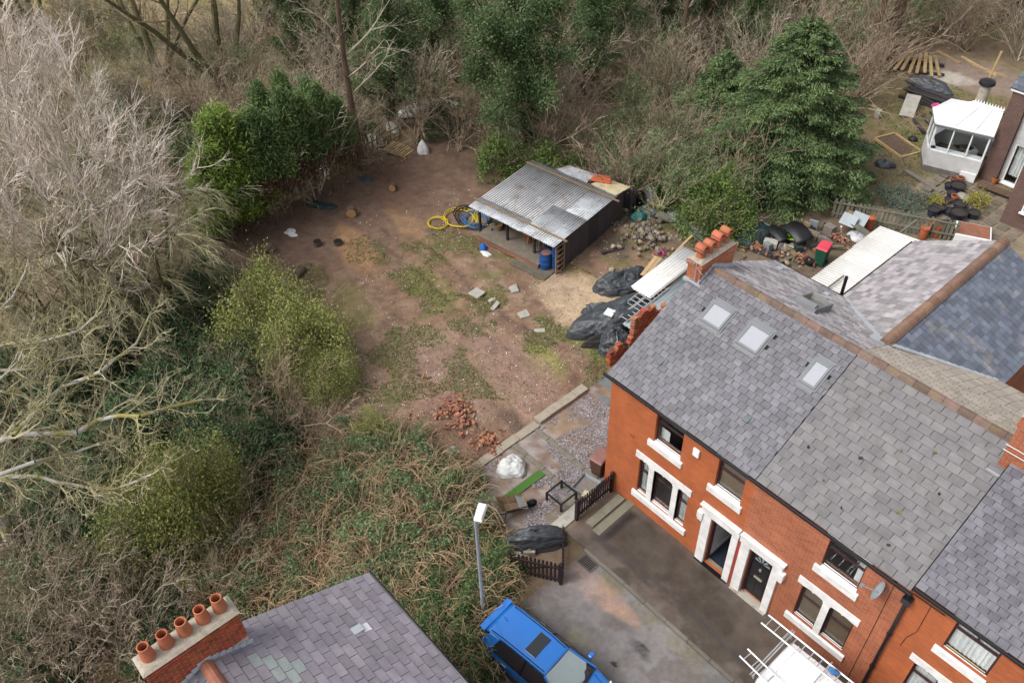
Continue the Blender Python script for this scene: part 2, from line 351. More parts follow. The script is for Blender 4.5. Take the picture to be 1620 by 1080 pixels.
mk('hoseyellow', (.56, .42, .03), .5, bump=0); mk('hoseblue', (.04, .15, .34), .5, bump=0)
mk('red', (.55, .02, .02), .45, bump=0); mk('redlid', (.62, .06, .09), .5, bump=0); mk('greenbin', (.015, .09, .055), .5, bump=0)
mk('brownbin', (.105, .052, .034), .55, bump=0); mk('brownlid', (.24, .12, .10), .6, bump=0)
mk('orangesheet', (.52, .12, .045), .6, scale=3); mk('creamboard', (.50, .43, .27), .8, scale=3); mk('limegreen', (.28, .62, .03), .5, bump=0); mk('pink', (.62, .09, .25), .5, bump=0)
mk('teal', (.02, .14, .13), .55, bump=.2); mk('rust', (.27, .105, .045), .9, scale=5, stain=(.12, .05, .03), sscale=4)
mk('iron', (.12, .105, .095), .7, scale=8)
mk('stone', (.30, .245, .18), .95, col2=(.19, .155, .12), scale=5, objr=.4, bump=.5, bscale=12)
mk('darkstone', (.16, .14, .125), .95, scale=5, objr=.4, bump=.5, bscale=12)
mk('chips', (.27, .24, .25), .85, scale=3, island=.55)
mk('litter', (.2, .115, .075), .95, scale=3, island=.5)
mk('glasspane_dark', (.02, .02, .02), .1)
mk('carblue', (.018, .19, .64), .28, var=.06, bump=0, metal=.25, coat=1.0, spec=.5)
mk('tyre', (.014, .014, .015), .8, bump=.2); mk('alloy', (.45, .46, .48), .3, metal=.8, bump=0)
mk('carglass', (.02, .024, .028), .06, bump=0, spec=.8); mk('screen', (.30, .36, .37), .08, bump=0, spec=.8, var=.1)
mk('taillight', (.55, .01, .015), .15, bump=0); mk('headlight', (.75, .77, .8), .1, bump=0)
mk('vanwhite', (.80, .80, .81), .4, var=.04, bump=0)
mk('render', (.62, .62, .615), .85, scale=1.2, stain=(.42, .40, .36), sscale=1.4, strength=.6)
mk('consroof', (.74, .75, .76), .35, var=.05, bump=0)
mk('terracotta', (.42, .13, .05), .75, objr=.25, bump=.05); mk('darkpot', (.03, .035, .055), .45, objr=.3, bump=.05); mk('compost', (.05, .038, .03), .95)
mk('paving', (.20, .165, .13), .9, col2=(.13, .11, .085), scale=3, objr=.3, stain=(.09, .10, .05), sscale=2)
mk('doorblack', (.010, .010, .012), .25, bump=0); mk('brass', (.5, .45, .35), .35, metal=.5, bump=0)
mk('aquaglass', (.03, .28, .28), .15, bump=0)
MAT['glass'] = glassmat('glass'); MAT['glass_cons'] = glassmat('glass_cons', (.92, .94, .94))
# ================================================================ ground
def _lat(seed):
    return np.random.default_rng(seed).random((256, 256))
_L = [_lat(s) for s in range(6)]
def vnoise(x, y, seed=0):
    L = _L[seed % 6]; xi = np.floor(x).astype(int); yi = np.floor(y).astype(int); fx = x-xi; fy = y-yi
    fx = fx*fx*(3-2*fx); fy = fy*fy*(3-2*fy); g = lambda a, b: L[a % 256, b % 256]
    return (g(xi, yi)*(1-fx)+g(xi+1, yi)*fx)*(1-fy)+(g(xi, yi+1)*(1-fx)+g(xi+1, yi+1)*fx)*fy
def fbm(x, y, sc=1.0, o=5, seed=0):
    t = 0; a = .5; tot = 0
    for k in range(o):
        t = t+a*vnoise(x*sc*2**k+17.3*k+seed*31, y*sc*2**k+9.1*k+seed*57, seed+k); tot += a; a *= .55
    return t/tot
def sm(a, b, x): t = np.clip((x-a)/(b-a), 0, 1); return t*t*(3-2*t)
def gz(x, y):
    x = np.asarray(x, float); y = np.asarray(y, float)
    inplot = sm(-24.6, -23.4, x)*sm(.6, -.2, x)*sm(-4.8, -3.8, y)*sm(21, 19, y)
    drop = sm(-4.6, -10, y)*sm(-1, -5, x)
    far = sm(-24, -34, x)
    z = -2.2*drop-1.0*far*(1-drop)
    z = z+(fbm(x, y, .5, 5, 1)-.5)*.55*sm(-.4, -1.5, x)*sm(.2, 1, np.abs(y-99))*(.35+.65*(1-inplot))
    z = z+inplot*((fbm(x, y, 1.1, 4, 3)-.5)*.22-.12*np.exp(-((np.abs(y-3.2+.25*np.sin(x*.5))-.75)/.22)**2)*sm(-19, -16, x)*sm(-5, -7, x))
    for (px, py, r, h) in ((800, 610, 2.2, .28), (690, 640, 2.0, .25), (1010, 390, 2.6, .45), (900, 600, 1.5, .15), (960, 340, 2.2, .12), (735, 205, 3, .8), (1235, 395, 2.2, .35), (1120, 380, 2.0, .3)):
        p = G(px, py); z = z+h*np.exp(-((x-p.x)**2+(y-p.y)**2)/(r*r))
    house = sm(-.5, -.05, x)
    near = sm(-4.4, -3.6, x)*sm(3.6, 2.6, y)*sm(-6.5, -5, y)
    z = z*(1-house)*(1-.85*near)
    return z-.012
def gz1(x, y): return float(gz(np.array([x]), np.array([y]))[0])
def zone_sheet(name, xs, ys, zf, cf, mat, parent=None):
    X, Y = np.meshgrid(xs, ys, indexing='ij'); Z = zf(X, Y); C = cf(X, Y)
    a, b = X.shape; V = np.stack([X, Y, Z], -1).reshape(-1, 3)
    i, j = np.meshgrid(np.arange(a-1), np.arange(b-1), indexing='ij'); q = i*b+j
    Q = np.stack([q, q+b, q+b+1, q+1], -1).reshape(-1, 4)
    me = npmesh(name, V, Q, mat, smooth=True)
    ca = me.color_attributes.new('Col', 'FLOAT_COLOR', 'POINT')
    ca.data.foreach_set('color', np.concatenate([C.reshape(-1, 3), np.ones((a*b, 1))], 1).astype(np.float32).ravel())
    return link(name, me, parent)
def lay(c, col, m): return c*(1-m[..., None])+np.array(col)*m[..., None]
def blob(x, y, px, py, rx, ry, rot=0.0, n=.5, seed=0):
    p = G(px, py); c, s = math.cos(rot), math.sin(rot); dx = x-p.x; dy = y-p.y
    u = (c*dx+s*dy)/rx; v = (-s*dx+c*dy)/ry
    d = np.sqrt(u*u+v*v)+(fbm(x, y, .9, 5, seed)-.5)*2*n
    return sm(1.15, .6, d)
def ground_col(x, y):
    n1 = fbm(x, y, .35, 5, 0); n2 = fbm(x, y, 1.3, 5, 2); n3 = fbm(x, y, 3.1, 4, 3)
    c = np.zeros(x.shape+(3,))+np.array((.17, .125, .09))
    c = lay(c, (.105, .105, .045), sm(.5, .66, n1)*.7)                       # woods: moss and litter
    c = lay(c, (.19, .135, .085), sm(.52, .68, n2)*.5)
    far = sm(-40, -46, x-.25*y)
    c = lay(c, (.33, .27, .135), far*.9); c = lay(c, (.19, .185, .07), far*sm(.45, .6, n1)*.8)   # rough field beyond
    path = np.exp(-((x-.25*y+52-1.2*np.sin(y*.13))/1.1)**2)
    c = lay(c, (.4, .33, .25), path*.7)
    plot = sm(-24.4, -23.2, x)*sm(.6, .2, x)*sm(-4.8, -3.9, y+.8*(n1-.5))*sm(15, 13, y-.25*(x+10))
    soil = np.zeros(x.shape+(3,))+np.array((.215, .138, .096))
    soil = lay(soil, (.27, .19, .135), sm(.46, .62, n2)*.8)
    soil = lay(soil, (.105, .068, .054), sm(-14, -21, x)*.7)
    soil = lay(soil, (.085, .06, .05), sm(.56, .68, n3)*.5)
    soil = lay(soil, (.145, .14, .052), sm(.50, .64, fbm(x, y, .55, 6, 4))*sm(-19, -15, x)*sm(-3.5, -6, x)*.55)     # weeds
    soil = lay(soil, (.11, .14, .035), sm(.60, .72, fbm(x, y, 1.1, 5, 5))*sm(-17, -14, x)*sm(-3.5, -5, x)*.5)
    for px, py, rx, ry, col, amt in ((560, 395, 2.3, .9, (.32, .19, .10), .8), (640, 350, 2.0, .7, (.29, .185, .105), .6), (925, 480, 3.0, 1.6, (.47, .36, .25), .95), (880, 450, 1.4, 1.0, (.34, .26, .19), .6),
                                    (690, 460, 2.6, .8, (.17, .165, .055), .5), (560, 480, 2.0, .7, (.155, .16, .05), .5), (860, 575, 1.6, .7, (.21, .23, .06), .75), (930, 545, 1.5, .7, (.15, .2, .04), .6),
                                    (960, 390, 1.8, 1.0, (.06, .047, .042), .7), (990, 345, 1.6, .9, (.075, .06, .052), .7), (820, 600, 4.5, 1.5, (.30, .20, .165), .7), (700, 600, 4.0, 1.6, (.265, .185, .155), .6),
                                    (700, 660, 2.2, .9, (.22, .13, .105), .6), (560, 590, 2.5, 1.2, (.255, .18, .15), .55), (620, 300, 2.8, 1.3, (.125, .07, .05), .5), (770, 730, 1, .4, (.10, .065, .055), .6), (810, 668, .7, .35, (.09, .07, .06), .8)):
        soil = lay(soil, col, blob(x, y, px, py, rx, ry, -.2, .45, 1)*amt)
    c = c*(1-plot[..., None])+soil*plot[..., None]
    near = sm(-3.9, -3.6, x)*sm(.6, .3, x)*sm(-6.2, -5.6, y)*sm(3.4, 3.0, y)
    gr = np.zeros(x.shape+(3,))+np.array((.21, .165, .14)); gr = lay(gr, (.33, .30, .30), sm(.46, .58, n3)*.8); gr = lay(gr, (.16, .095, .07), sm(.56, .66, n2)*.6)
    gr = lay(gr, (.27, .19, .125), blob(x, y, 905, 690, 1.6, .8)*.7)
    c = c*(1-near[..., None])+gr*near[..., None]
    yard = sm(-9, -7.5, x)*sm(3, 2, x)*sm(11.5, 12.5, y)*sm(20.5, 19, y)
    c = lay(c, (.13, .105, .075), yard*.8)
    gard = sm(-10, -8, x)*sm(21.5, 23, y-.5*(x+3))*sm(44, 42, y)
    c = lay(c, (.19, .15, .085), gard); c = lay(c, (.135, .15, .05), gard*sm(.45, .6, n2)*.75); c = lay(c, (.2, .14, .09), gard*sm(.45, .58, n1)*.7); c = lay(c, (.15, .115, .08), gard*sm(28.5, 27, y)*.8)
    patio = sm(-3.2, -2.2, x)*sm(21.6, 22.4, y)*sm(28.9, 28.3, y)
    c = lay(c, (.25, .205, .15), patio*.85)
    pad = blob(x, y, 1540, 120, 4.2, 2.6, .3, .3); c = lay(c, (.24, .185, .155), pad); c = lay(c, (.47, .44, .40), blob(x, y, 1500, 122, 1.7, .9, .3, .5)*.9)
    return c
def lines(segs):
    o = []
    for a, b, n in segs: o += list(np.linspace(a, b, n, endpoint=False))
    return np.array(o+[segs[-1][1]])
gx = lines([(-1500, -200, 8), (-200, -70, 14), (-70, -32, 50), (-32, 1, 190), (1, 24, 24), (24, 200, 12), (200, 1500, 8)])
gy = lines([(-1500, -200, 8), (-200, -40, 12), (-40, -14, 30), (-14, 20, 195), (20, 46, 70), (46, 90, 30), (90, 300, 12), (300, 1500, 8)])
tag(zone_sheet('ground', gx, gy, gz, ground_col, MAT['soil']), kind='structure')
def road_col(x, y):
    n1 = fbm(x, y, .5, 5, 1); n2 = fbm(x, y, 2.1, 5, 3)
    c = np.zeros(x.shape+(3,))+np.array((.165, .152, .15))
    c = lay(c, (.24, .225, .22), sm(.45, .62, n1)*.8); c = lay(c, (.125, .10, .075), sm(.5, .65, n2)*.45)
    c = lay(c, (.15, .14, .085), sm(.42, .6, fbm(x, y, .8, 5, 4))*sm(-4.6, -6.5, y)*.5)
    for px, py, rx, ry, col, a in ((950, 935, 1.0, .4, (.42, .27, .20), .6), (985, 965, .8, .25, (.38, .25, .19), .5), (905, 905, 1.0, .5, (.36, .28, .25), .7), (1012, 1025, .38, .2, (.035, .033, .035), .95), (1021, 1041, .2, .12, (.04, .04, .04), .9),
                                  (972, 1050, .17, .11, (.03, .03, .03), .95), (915, 1010, .5, .3, (.2, .19, .12), .6), (1060, 1010, .7, .25, (.3, .27, .24), .5)):
        c = lay(c, col, blob(x, y, px, py, rx, ry, 0, .85, 2)*a*(.5+.9*sm(.4, .6, n2)))
    k = np.exp(-((y+2.85)/.28)**2); c = lay(c, (.2, .18, .11), k*.6*sm(.4, .6, n2))
    e = sm(2.6, 1.7, x+.5*n2); c = lay(c, (.13, .09, .07), e*.7)
    return c
tag(zone_sheet('road', lines([(1.65, 14, 150), (14, 120, 20)]), lines([(-9.0, -2.60, 80)]), lambda x, y: 0*x+.004+.01*(fbm(x, y, .6, 3, 2)-.5), road_col, MAT['asphalt']), kind='structure')
def pave_col(x, y):
    n1 = fbm(x, y, .45, 5, 2); n2 = fbm(x, y, 2.2, 5, 4)
    c = np.zeros(x.shape+(3,))+np.array((.082, .066, .052)); c = lay(c, (.125, .10, .082), sm(.48, .62, n1)*.8); c = lay(c, (.055, .043, .034), sm(.52, .66, n2)*.6)
    s = np.exp(-((y+1.85+.05*np.sin(x))/.09)**2); c = lay(c, (.06, .055, .055), s*.8)              # patched trench scar
    s2 = sm(-2.0, -2.2, y); c = lay(c, (.15, .125, .11), s2*sm(.4, .6, n2)*.8)
    w = sm(-.35, -.05, y); c = lay(c, (.16, .13, .11), w*.5)
    b = np.exp(-((x-(1.75+.02*np.sin(3*y)))/.16)**4)*sm(-2.0, -1.6, y)*sm(-.15, -.4, y); c = lay(c, (.022, .02, .021), b*.95)      # dark tar strip
    c = lay(c, (.19, .14, .115), sm(1.5, .9, x)*.6)
    return c
pv = tag(zone_sheet('pavement', lines([(.62, 14, 150), (14, 120, 20)]), lines([(-2.56, 0, 40)]), lambda x, y: .10*sm(.6, 1.9, x)+.006+.008*(fbm(x, y, .7, 3, 1)-.5), pave_col, MAT['pavement']), kind='structure')
kb = thing('kerb', None, None, (1.6, -2.6, 0)); kb['kind'] = 'structure'
x = 1.6
while x < 30:
    L = .92+random.uniform(-.03, .03); h = .03+.085*min(1, max(0, (x-.8)/1.5))
    MB().box(x, x+L-.012, -2.66, -2.54, -.1, h+.01+random.uniform(-.004, .004)).build('kerb_stone', MAT['kerbstone'], kb, bevel=.012); x += L
dg = tag(MB().obox((0, 0, 0), (.01, .01, .01)).build('x', MAT['rust']), None); bpy.data.objects.remove(dg)
g0 = G(931, 887); grate = thing('drain_grate', 'rusty iron drain grate set in the road by the kerb', 'drain', (g0.x+.05, -2.88, .012), 0)
b = MB()
for s in (-1, 1): b.box(-.3, .3, s*.2-.02, s*.2+.02, 0, .02); b.box(s*.3-.02, s*.3+.02, -.18, .18, 0, .02)
b.build('frame', MAT['iron'], grate, local=True)
for k in range(9): MB().box(-.265+k*.066-.014, -.265+k*.066+.014, -.18, .18, 0, .016).build('bar', MAT['iron'], grate, local=True)
MB().box(-.28, .28, -.18, .18, -.006, -.001).build('shaft', MAT['soot_and_hole_dark'], grate, local=True)  # flat black sheet in place of the shaft's unlit depth
# ================================================================ terrace
KZ = (7.78-5.5)/4.45
def frontz(y): return 5.5+KZ*(y+.15)
unit = MB().obox((0, 0, 0), (1, 1, 1)); _um = bpy.data.meshes.new('slate'); _um.from_pydata([tuple(v) for v in unit.v], [], unit.f)
_UMC = {}
def unitmesh(mat):
    if mat.name not in _UMC:
        me = _um.copy(); me.materials.append(mat)
        if mat.name.startswith('slate'):
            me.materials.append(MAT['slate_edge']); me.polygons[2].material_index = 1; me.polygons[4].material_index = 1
        _UMC[mat.name] = me
    return _UMC[mat.name]
BOXV = np.array([tuple(v) for v in unit.v]); BOXF = np.array(unit.f)
def boxes_mesh(name, mats4, mat):
    V = np.concatenate([BOXV @ m[:3, :3].T+m[:3, 3] for m in mats4]); n = len(mats4)
    F = (BOXF[None]+8*np.arange(n)[:, None, None]).reshape(-1, 4)
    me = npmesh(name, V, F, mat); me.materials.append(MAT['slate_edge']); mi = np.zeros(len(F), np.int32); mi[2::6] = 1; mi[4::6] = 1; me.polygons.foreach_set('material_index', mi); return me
def slope(house, part, mat, P0, U, Vd, lo, hi, lv, sw, g, nobj, holes=(), odd=None, oddmat=None):
    """slates on a roof plane: P0 eave origin, U along eave, Vd up the slope, lo(v)/hi(v) the left/right bounds"""
    P0, U, Vd = Vector(P0), Vector(U).normalized(), Vector(Vd).normalized(); Nn = U.cross(Vd).normalized()
    if Nn.z < 0: Nn = -Nn
    v0 = MB(); n = 12; rows = []
    for i in range(n+1):
        v = lv*i/n; rows.append([P0+U*lo(v)+Vd*v-Nn*.03, P0+U*hi(v)+Vd*v-Nn*.03])
    v0.grid(rows); rp = v0.build(part, MAT['underlay'], house)
    w0 = wloc(rp); rs = []
    v = 0.0; i = 0
    while v < lv-.04:
        a, c = lo(v+g/2), hi(v+g/2); u = a-(sw/2 if i % 2 else 0)+random.uniform(-.01, .01)
        while u < c-.03:
            wdt = sw*random.uniform(.93, 1.0); ua, ub = max(u, a), min(u+wdt, c); u += wdt+.004
            if ub-ua < .05: continue
            um = (ua+ub)/2
            if any(h[0] < um < h[1] and h[2] < v+g/2 < h[3] for h in holes): continue
            L = min(g*1.3, lv-v+.03)
            til = .024/g*.7+random.uniform(-.012, .012); rot = random.gauss(0, .008)
            up = (Vd*math.cos(til)-Nn*math.sin(til)); nn = (Nn*math.cos(til)+Vd*math.sin(til)); uu = U*math.cos(rot)+up*math.sin(rot); up2 = nn.cross(uu)
            c0 = P0+U*um+Vd*(v+L/2-.01)+Nn*(.014+random.uniform(-.003, .004))-w0
            m4 = np.eye(4)
            for k in range(3): m4[k, 0] = uu[k]*(ub-ua-.011); m4[k, 1] = up2[k]*L; m4[k, 2] = nn[k]*.022; m4[k, 3] = c0[k]
            rs.append((um, v, m4))
        v += g; i += 1
    camd = lambda r: np.linalg.norm(r[2][:3, 3]+np.array(w0)-CAM)
    rs.sort(key=camd)
    um_ = unitmesh(mat)
    for u_, v_, m4 in rs[:nobj]:
        me = um_
        if odd and odd(u_, v_): me = unitmesh(oddmat)
        o = link('slate', me, rp); o.matrix_local = Matrix(m4.tolist())
    if rs[nobj:]:
        o = link('slating', boxes_mesh('slating', [r[2] for r in rs[nobj:]], mat), rp); o['kind'] = 'stuff'
    return rp
def tilerow(parent, name, a, b, mat, L=.45, r=.13, nose=True):
    a, b = Vector(a), Vector(b); d = (b-a).normalized(); n = max(1, round((b-a).length/L)); st = (b-a)/n
    side = d.cross(Vector((0, 0, 1))).normalized(); up = side.cross(d)
    prof = [(-r*1.15, -.075), (-r*.75, .03), (-r*.3, .085), (r*.3, .085), (r*.75, .03), (r*1.15, -.075)]
    for i in range(n):
        p0 = a+st*i; mb = MB(); vs = []
        e = .004; t = random.uniform(-.006, .006); k = .012 if i % 2 else 0
        for q in (p0+d*e, p0+st-d*e): vs += [q+side*x*(1+k)+up*(z+t+k) for x, z in prof]
        mb.add(vs, [(j, j+1, 7+j, 6+j) for j in range(5)]+[(0, 1, 2, 3, 4, 5)[::-1], tuple(range(6, 12))])
        mb.build(name, mat, parent)
def wall_open(x0, x1, z0, z1, ops, y=0.0, dep=.28):
    xs = sorted({x0, x1, *[o[0] for o in ops], *[o[1] for o in ops]}); zs = sorted({z0, z1, *[o[2] for o in ops], *[o[3] for o in ops]})
    b = MB()
    for i in range(len(xs)-1):
        for j in range(len(zs)-1):
            xm, zm = (xs[i]+xs[i+1])/2, (zs[j]+zs[j+1])/2
            if any(o[0] < xm < o[1] and o[2] < zm < o[3] for o in ops): continue
            b.add([(xs[i], y, zs[j]), (xs[i+1], y, zs[j]), (xs[i+1], y, zs[j+1]), (xs[i], y, zs[j+1])], [(0, 1, 2, 3)])
    for a, c, d, e in ops:
        b.add([(a, y, d), (a, y, e), (a, y+dep, e), (a, y+dep, d)], [(0, 1, 2, 3)]); b.add([(c, y, d), (c, y, e), (c, y+dep, e), (c, y+dep, d)], [(0, 1, 2, 3)])
        b.add([(a, y, e), (c, y, e), (c, y+dep, e), (a, y+dep, e)], [(0, 1, 2, 3)]); b.add([(a, y, d), (c, y, d), (c, y+dep, d), (a, y+dep, d)], [(0, 1, 2, 3)])
    return b
def window(house, x0, x1, z0, z1, tr=.68, split=False, blind=None, bdrop=.0, y=.10, fr=.055, fmat='darkframe', curtain=False):
    zt = z0+(z1-z0)*tr; b = MB()
    for a, c, d, e in ((x0, x0+fr, z0, z1), (x1-fr, x1, z0, z1), (x0+fr, x1-fr, z0, z0+fr*1.3), (x0+fr, x1-fr, z1-fr, z1), (x0+fr, x1-fr, zt-fr*.6, zt+fr*.6)):
        b.box(a, c, y, y+.06, d, e)
    if split: xm = (x0+x1)/2; b.box(xm-fr*.5, xm+fr*.5, y+.002, y+.058, zt+fr*.6, z1-fr)
    w = b.build('window', MAT[fmat], house, bevel=.006)
    for d, e in ((z0+fr*1.3, zt-fr*.6), (zt+fr*.6, z1-fr)):
        MB().box(x0+fr, x1-fr, y+.026, y+.034, d, e).build('pane', MAT['glass'], w)
    MB().box(x0+fr, x1-fr, y-.02, y-.004, z0+fr*1.3, z0+fr*1.3+.03).build('bead', MAT['upvc'] if not curtain else MAT['creamboard'], w)
    if blind: MB().box(x0+fr+.02, x1-fr-.02, y+.09, y+.10, z0+(z1-z0)*bdrop, z1-.05).build('blind', MAT[blind], w)
    if curtain:
        P = []
        for i in range(41):
            xx = x0+fr+(x1-x0-2*fr)*i/40; yy = y+.10+.022*math.sin(i*1.35)+.01*math.sin(i*3.1); P.append([(xx, yy, z0+.02), (xx, yy, z1-.03)])
        MB().grid(P).build('curtain', MAT['curtain'], w, smooth=True)
    return w
def sill(w, x0, x1, z0, z1, p=.08): MB().extr([(-p, z0), (.12, z0), (.12, z1+.03), (-p, z1-.02)], 'x', x0, x1).build('sill', MAT['whitepaint'], w, bevel=.012)
def lintel(w, x0, x1, z0, z1, spans):
    pts = [(x0, z1), (x0, z0)]
    for a, c in spans:
        m = (a+c)/2; wd = c-a
        pts += [(a, z0), (a+.02, z0-.012), (a+wd*.22, z0+.022), (m-.05, z0+.035), (m-.02, z0-.002), (m+.02, z0-.002), (m+.05, z0+.035), (c-wd*.22, z0+.022), (c-.02, z0-.012), (c, z0)]
    pts += [(x1, z0), (x1, z1)]
    MB().extr(pts, 'y', -.045, .14).build('lintel', MAT['whitepaint'], w)
def topstrip(w, x0, x1, z): MB().box(x0, x1, -.035, .1, z, z+.10).build('lintel', MAT['whitepaint'], w); MB().box((x0+x1)/2-.04, (x0+x1)/2+.04, -.05, .1, z-.05, z-.002).build('keystone', MAT['whitepaint'], w)
def mullion(w, x0, x1, z0, z1): MB().box(x0, x1, -.03, .16, z0, z1).box(x0-.02, x1+.02, -.045, .14, z1-.09, z1-.003).build('mullion', MAT['whitepaint'], w, bevel=.008)
def skylight(roof, x0, x1, y0, y1, mat='skyblind'):
    Ud = Vector((1, 0, 0)); Vd = Vector((0, 1, KZ)).normalized(); Nn = Ud.cross(Vd)
    def P(x, y, h): return Vector((x, y, frontz(y)))+Nn*h
    b = MB(); t = .07; ty = .07
    def bar(xa, xb, ya, yb, h0, h1): b.hexa([P(xa, ya, h0), P(xb, ya, h0), P(xb, yb, h0), P(xa, yb, h0)], [P(xa, ya, h1), P(xb, ya, h1), P(xb, yb, h1), P(xa, yb, h1)])
    bar(x0, x0+t, y0, y1, 0, .085); bar(x1-t, x1, y0, y1, 0, .085); bar(x0+t, x1-t, y0, y0+ty, 0, .08); bar(x0+t, x1-t, y1-ty*1.8, y1, 0, .1)
    bar(x0-.06, x0-.004, y0-.05, y1+.05, 0, .05); bar(x1+.004, x1+.06, y0-.05, y1+.05, 0, .05); bar(x0, x1, y0-.13, y0-.004, .0, .048); bar(x0-.05, x1+.05, y1+.003, y1+.1, 0, .05)
    s = b.build('skylight', MAT['skyframe'], roof)
    s.matrix_local = Matrix.Identity(4)
    w = wloc(roof)
    def flat(xa, xb, ya, yb, h0, h1, nm, mt):
        q = MB(); q.hexa([P(xa, ya, h0)-w, P(xb, ya, h0)-w, P(xb, yb, h0)-w, P(xa, yb, h0)-w], [P(xa, ya, h1)-w, P(xb, ya, h1)-w, P(xb, yb, h1)-w, P(xa, yb, h1)-w])
        return q.build(nm, MAT[mt], roof, local=True)
    o = flat(x0+t, x1-t, y0+ty, y1-ty*1.8, .055, .062, 'skylight_pane', mat)
    return s
def rvent(house, pos, n, up, size=.3, mat='tarmacvent'):
    up = Vector(up).normalized(); n = Vector(n).normalized(); u = up.cross(n); p = Vector(pos)
    b = MB(); h = .1
    b.hexa([p-u*size*.4-up*size*.5, p+u*size*.4-up*size*.5, p+u*size*.4+up*size*.5, p-u*size*.4+up*size*.5],
           [p-u*size*.35-up*size*.5+n*h, p+u*size*.35-up*size*.5+n*h, p+u*size*.33+up*size*.45+n*.03, p-u*size*.33+up*size*.45+n*.03])
    b.build('roof_vent', MAT[mat], house, bevel=.01)
def potmesh(h=.55, r=.15, hood=True):
    b = MB(); b.lathe([(r*1.05, 0), (r*1.05, .05), (r*.95, .07), (r*.86, h*.75), (r*.9, h*.78), (r*.98, h*.8), (r*.98, h), (r*.8, h), (r*.75, h*.2)], n=18)
    return b
SUP = Vector((0, 1, KZ)).normalized(); SN = Vector((0, -KZ, 1)).normalized()
LSL = math.hypot(4.45, 7.78-5.5)
# ---- left end house
h1 = thing('brick_house', 'end terrace house of smooth orange brick with three roof windows and an open door', 'house', (0, 0, 0), group='red brick terrace houses')
ops1 = [(1.96, 3.06, 3.95, 5.36), (1.50, 1.94, .95, 2.74), (2.16, 2.97, .95, 2.74), (3.19, 3.60, .95, 2.74), (4.42, 5.40, 3.95, 5.40), (4.64, 5.43, .12, 2.55)]
wall_open(0, 5.72, -.1, 5.5, ops1).build('front_wall', MAT['brick_a'], h1)
gb = MB(); gb.add([(0, 0, -.1), (0, 8.75, -.1), (0, 8.75, 5.45), (0, 4.3, 7.7), (0, 0, 5.45)], [(0, 1, 2, 3, 4)]); gb.add([(0, 8.75, -.1), (5.72, 8.75, -.1), (5.72, 8.75, 5.5), (0, 8.75, 5.5)], [(0, 1, 2, 3)])
gb.build('gable_wall', MAT['brick_a'], h1)
w = window(h1, 1.96, 3.06, 3.97, 5.36, .66); sill(w, 1.76, 3.18, 3.70, 3.96); topstrip(w, 1.86, 3.14, 5.365); MB().box(2.0, 2.35, .3, .31, 4.0, 4.45).build('curtain', MAT['curtain'], w)
w = window(h1, 1.50, 1.94, .96, 2.73, .62, curtain=True); sill(w, 1.34, 3.74, .66, .94); lintel(w, 1.34, 3.71, 2.72, 3.02, [(1.5, 1.94), (2.16, 2.97), (3.19, 3.6)]); mullion(w, 1.94, 2.16, .945, 2.72); mullion(w, 2.97, 3.19, .945, 2.72)
window(h1, 2.16, 2.97, .96, 2.73, .7, split=True); window(h1, 3.19, 3.60, .96, 2.73, .62, curtain=True)
w = window(h1, 4.42, 5.40, 3.97, 5.40, .6, blind='blind', bdrop=.0); sill(w, 4.22, 5.50, 3.66, 3.95); topstrip(w, 4.32, 5.48, 5.40)
MB().box(0, 5.72, .85, .87, .0, .06).build('hall_step', MAT['darkroom'], h1)
def surround(house, a, b_, pil, end):
    b = MB(); b.box(a, b_, -.10, .12, 2.58, 2.93); b.box(a-(.05 if end < 0 else 0), b_+(.05 if end > 0 else 0), -.17, .12, 2.932, 3.0)
    s = b.build('door_surround', MAT['whitepaint'], house, bevel=.01)
    for c, d in pil: MB().box(c, d, -.09, .2, .10, 2.578).box(c-.02, d+.02, -.12, .2, .02, .098).build('pilaster', MAT['whitepaint'], s, bevel=.008)
    e = a if end < 0 else b_
    MB().box(e-.11, e+.11, -.16, .05, 2.25, 2.577).box(e-.09, e+.09, -.13, .05, 2.12, 2.248).build('bracket', MAT['whitepaint'], s, bevel=.02)
    return s
s1 = surround(h1, 4.22, 5.70, [(4.30, 4.63), (5.44, 5.68)], -1)
b = MB()
for a, c, d, e in ((4.64, 4.70, .12, 2.55), (5.37, 5.43, .12, 2.55), (4.70, 5.37, 2.49, 2.55)): b.box(a, c, .12, .2, d, e)
d1 = b.build('door_frame', MAT['darkframe'], h1)
MB().box(4.70, 5.37, .1, .22, .13, .16).build('threshold', MAT['brass'], d1)
MB().box(4.3, 5.68, -.16, .12, -.02, .115).build('doorstep', MAT['blackpaint'], h1)
MB().box(4.64, 5.6, .22, 5, .09, .12).build('hall_floor', MAT['hallfloor'], h1); MB().box(4.56, 4.62, .3, 4, .12, 2.6).build('hall_wall', MAT['hallwall'], h1); MB().box(4.622, 4.64, .3, 4, .12, .3).build('skirting', MAT['upvc'], h1)
MB().box(5.31, 5.36, .2, .93, .14, 2.45).build('door', MAT['darkframe'], h1, bevel=.01)
MB().box(3.5, 3.74, -.08, 0, 4.7, 5.04).build('alarm_box', MAT['upvc'], h1, bevel=.03)
MB().box(1.0, 1.17, -.012, .05, 3.42, 3.52).build('air_brick', MAT['redtrim'], h1)
for zz in (3.1, 5.0): MB().lathe([(.001, 0), (.05, .02), (.05, .08), (.001, .1)], (-.05, .4, zz), 8).build('light_fitting', MAT['upvc'], h1)
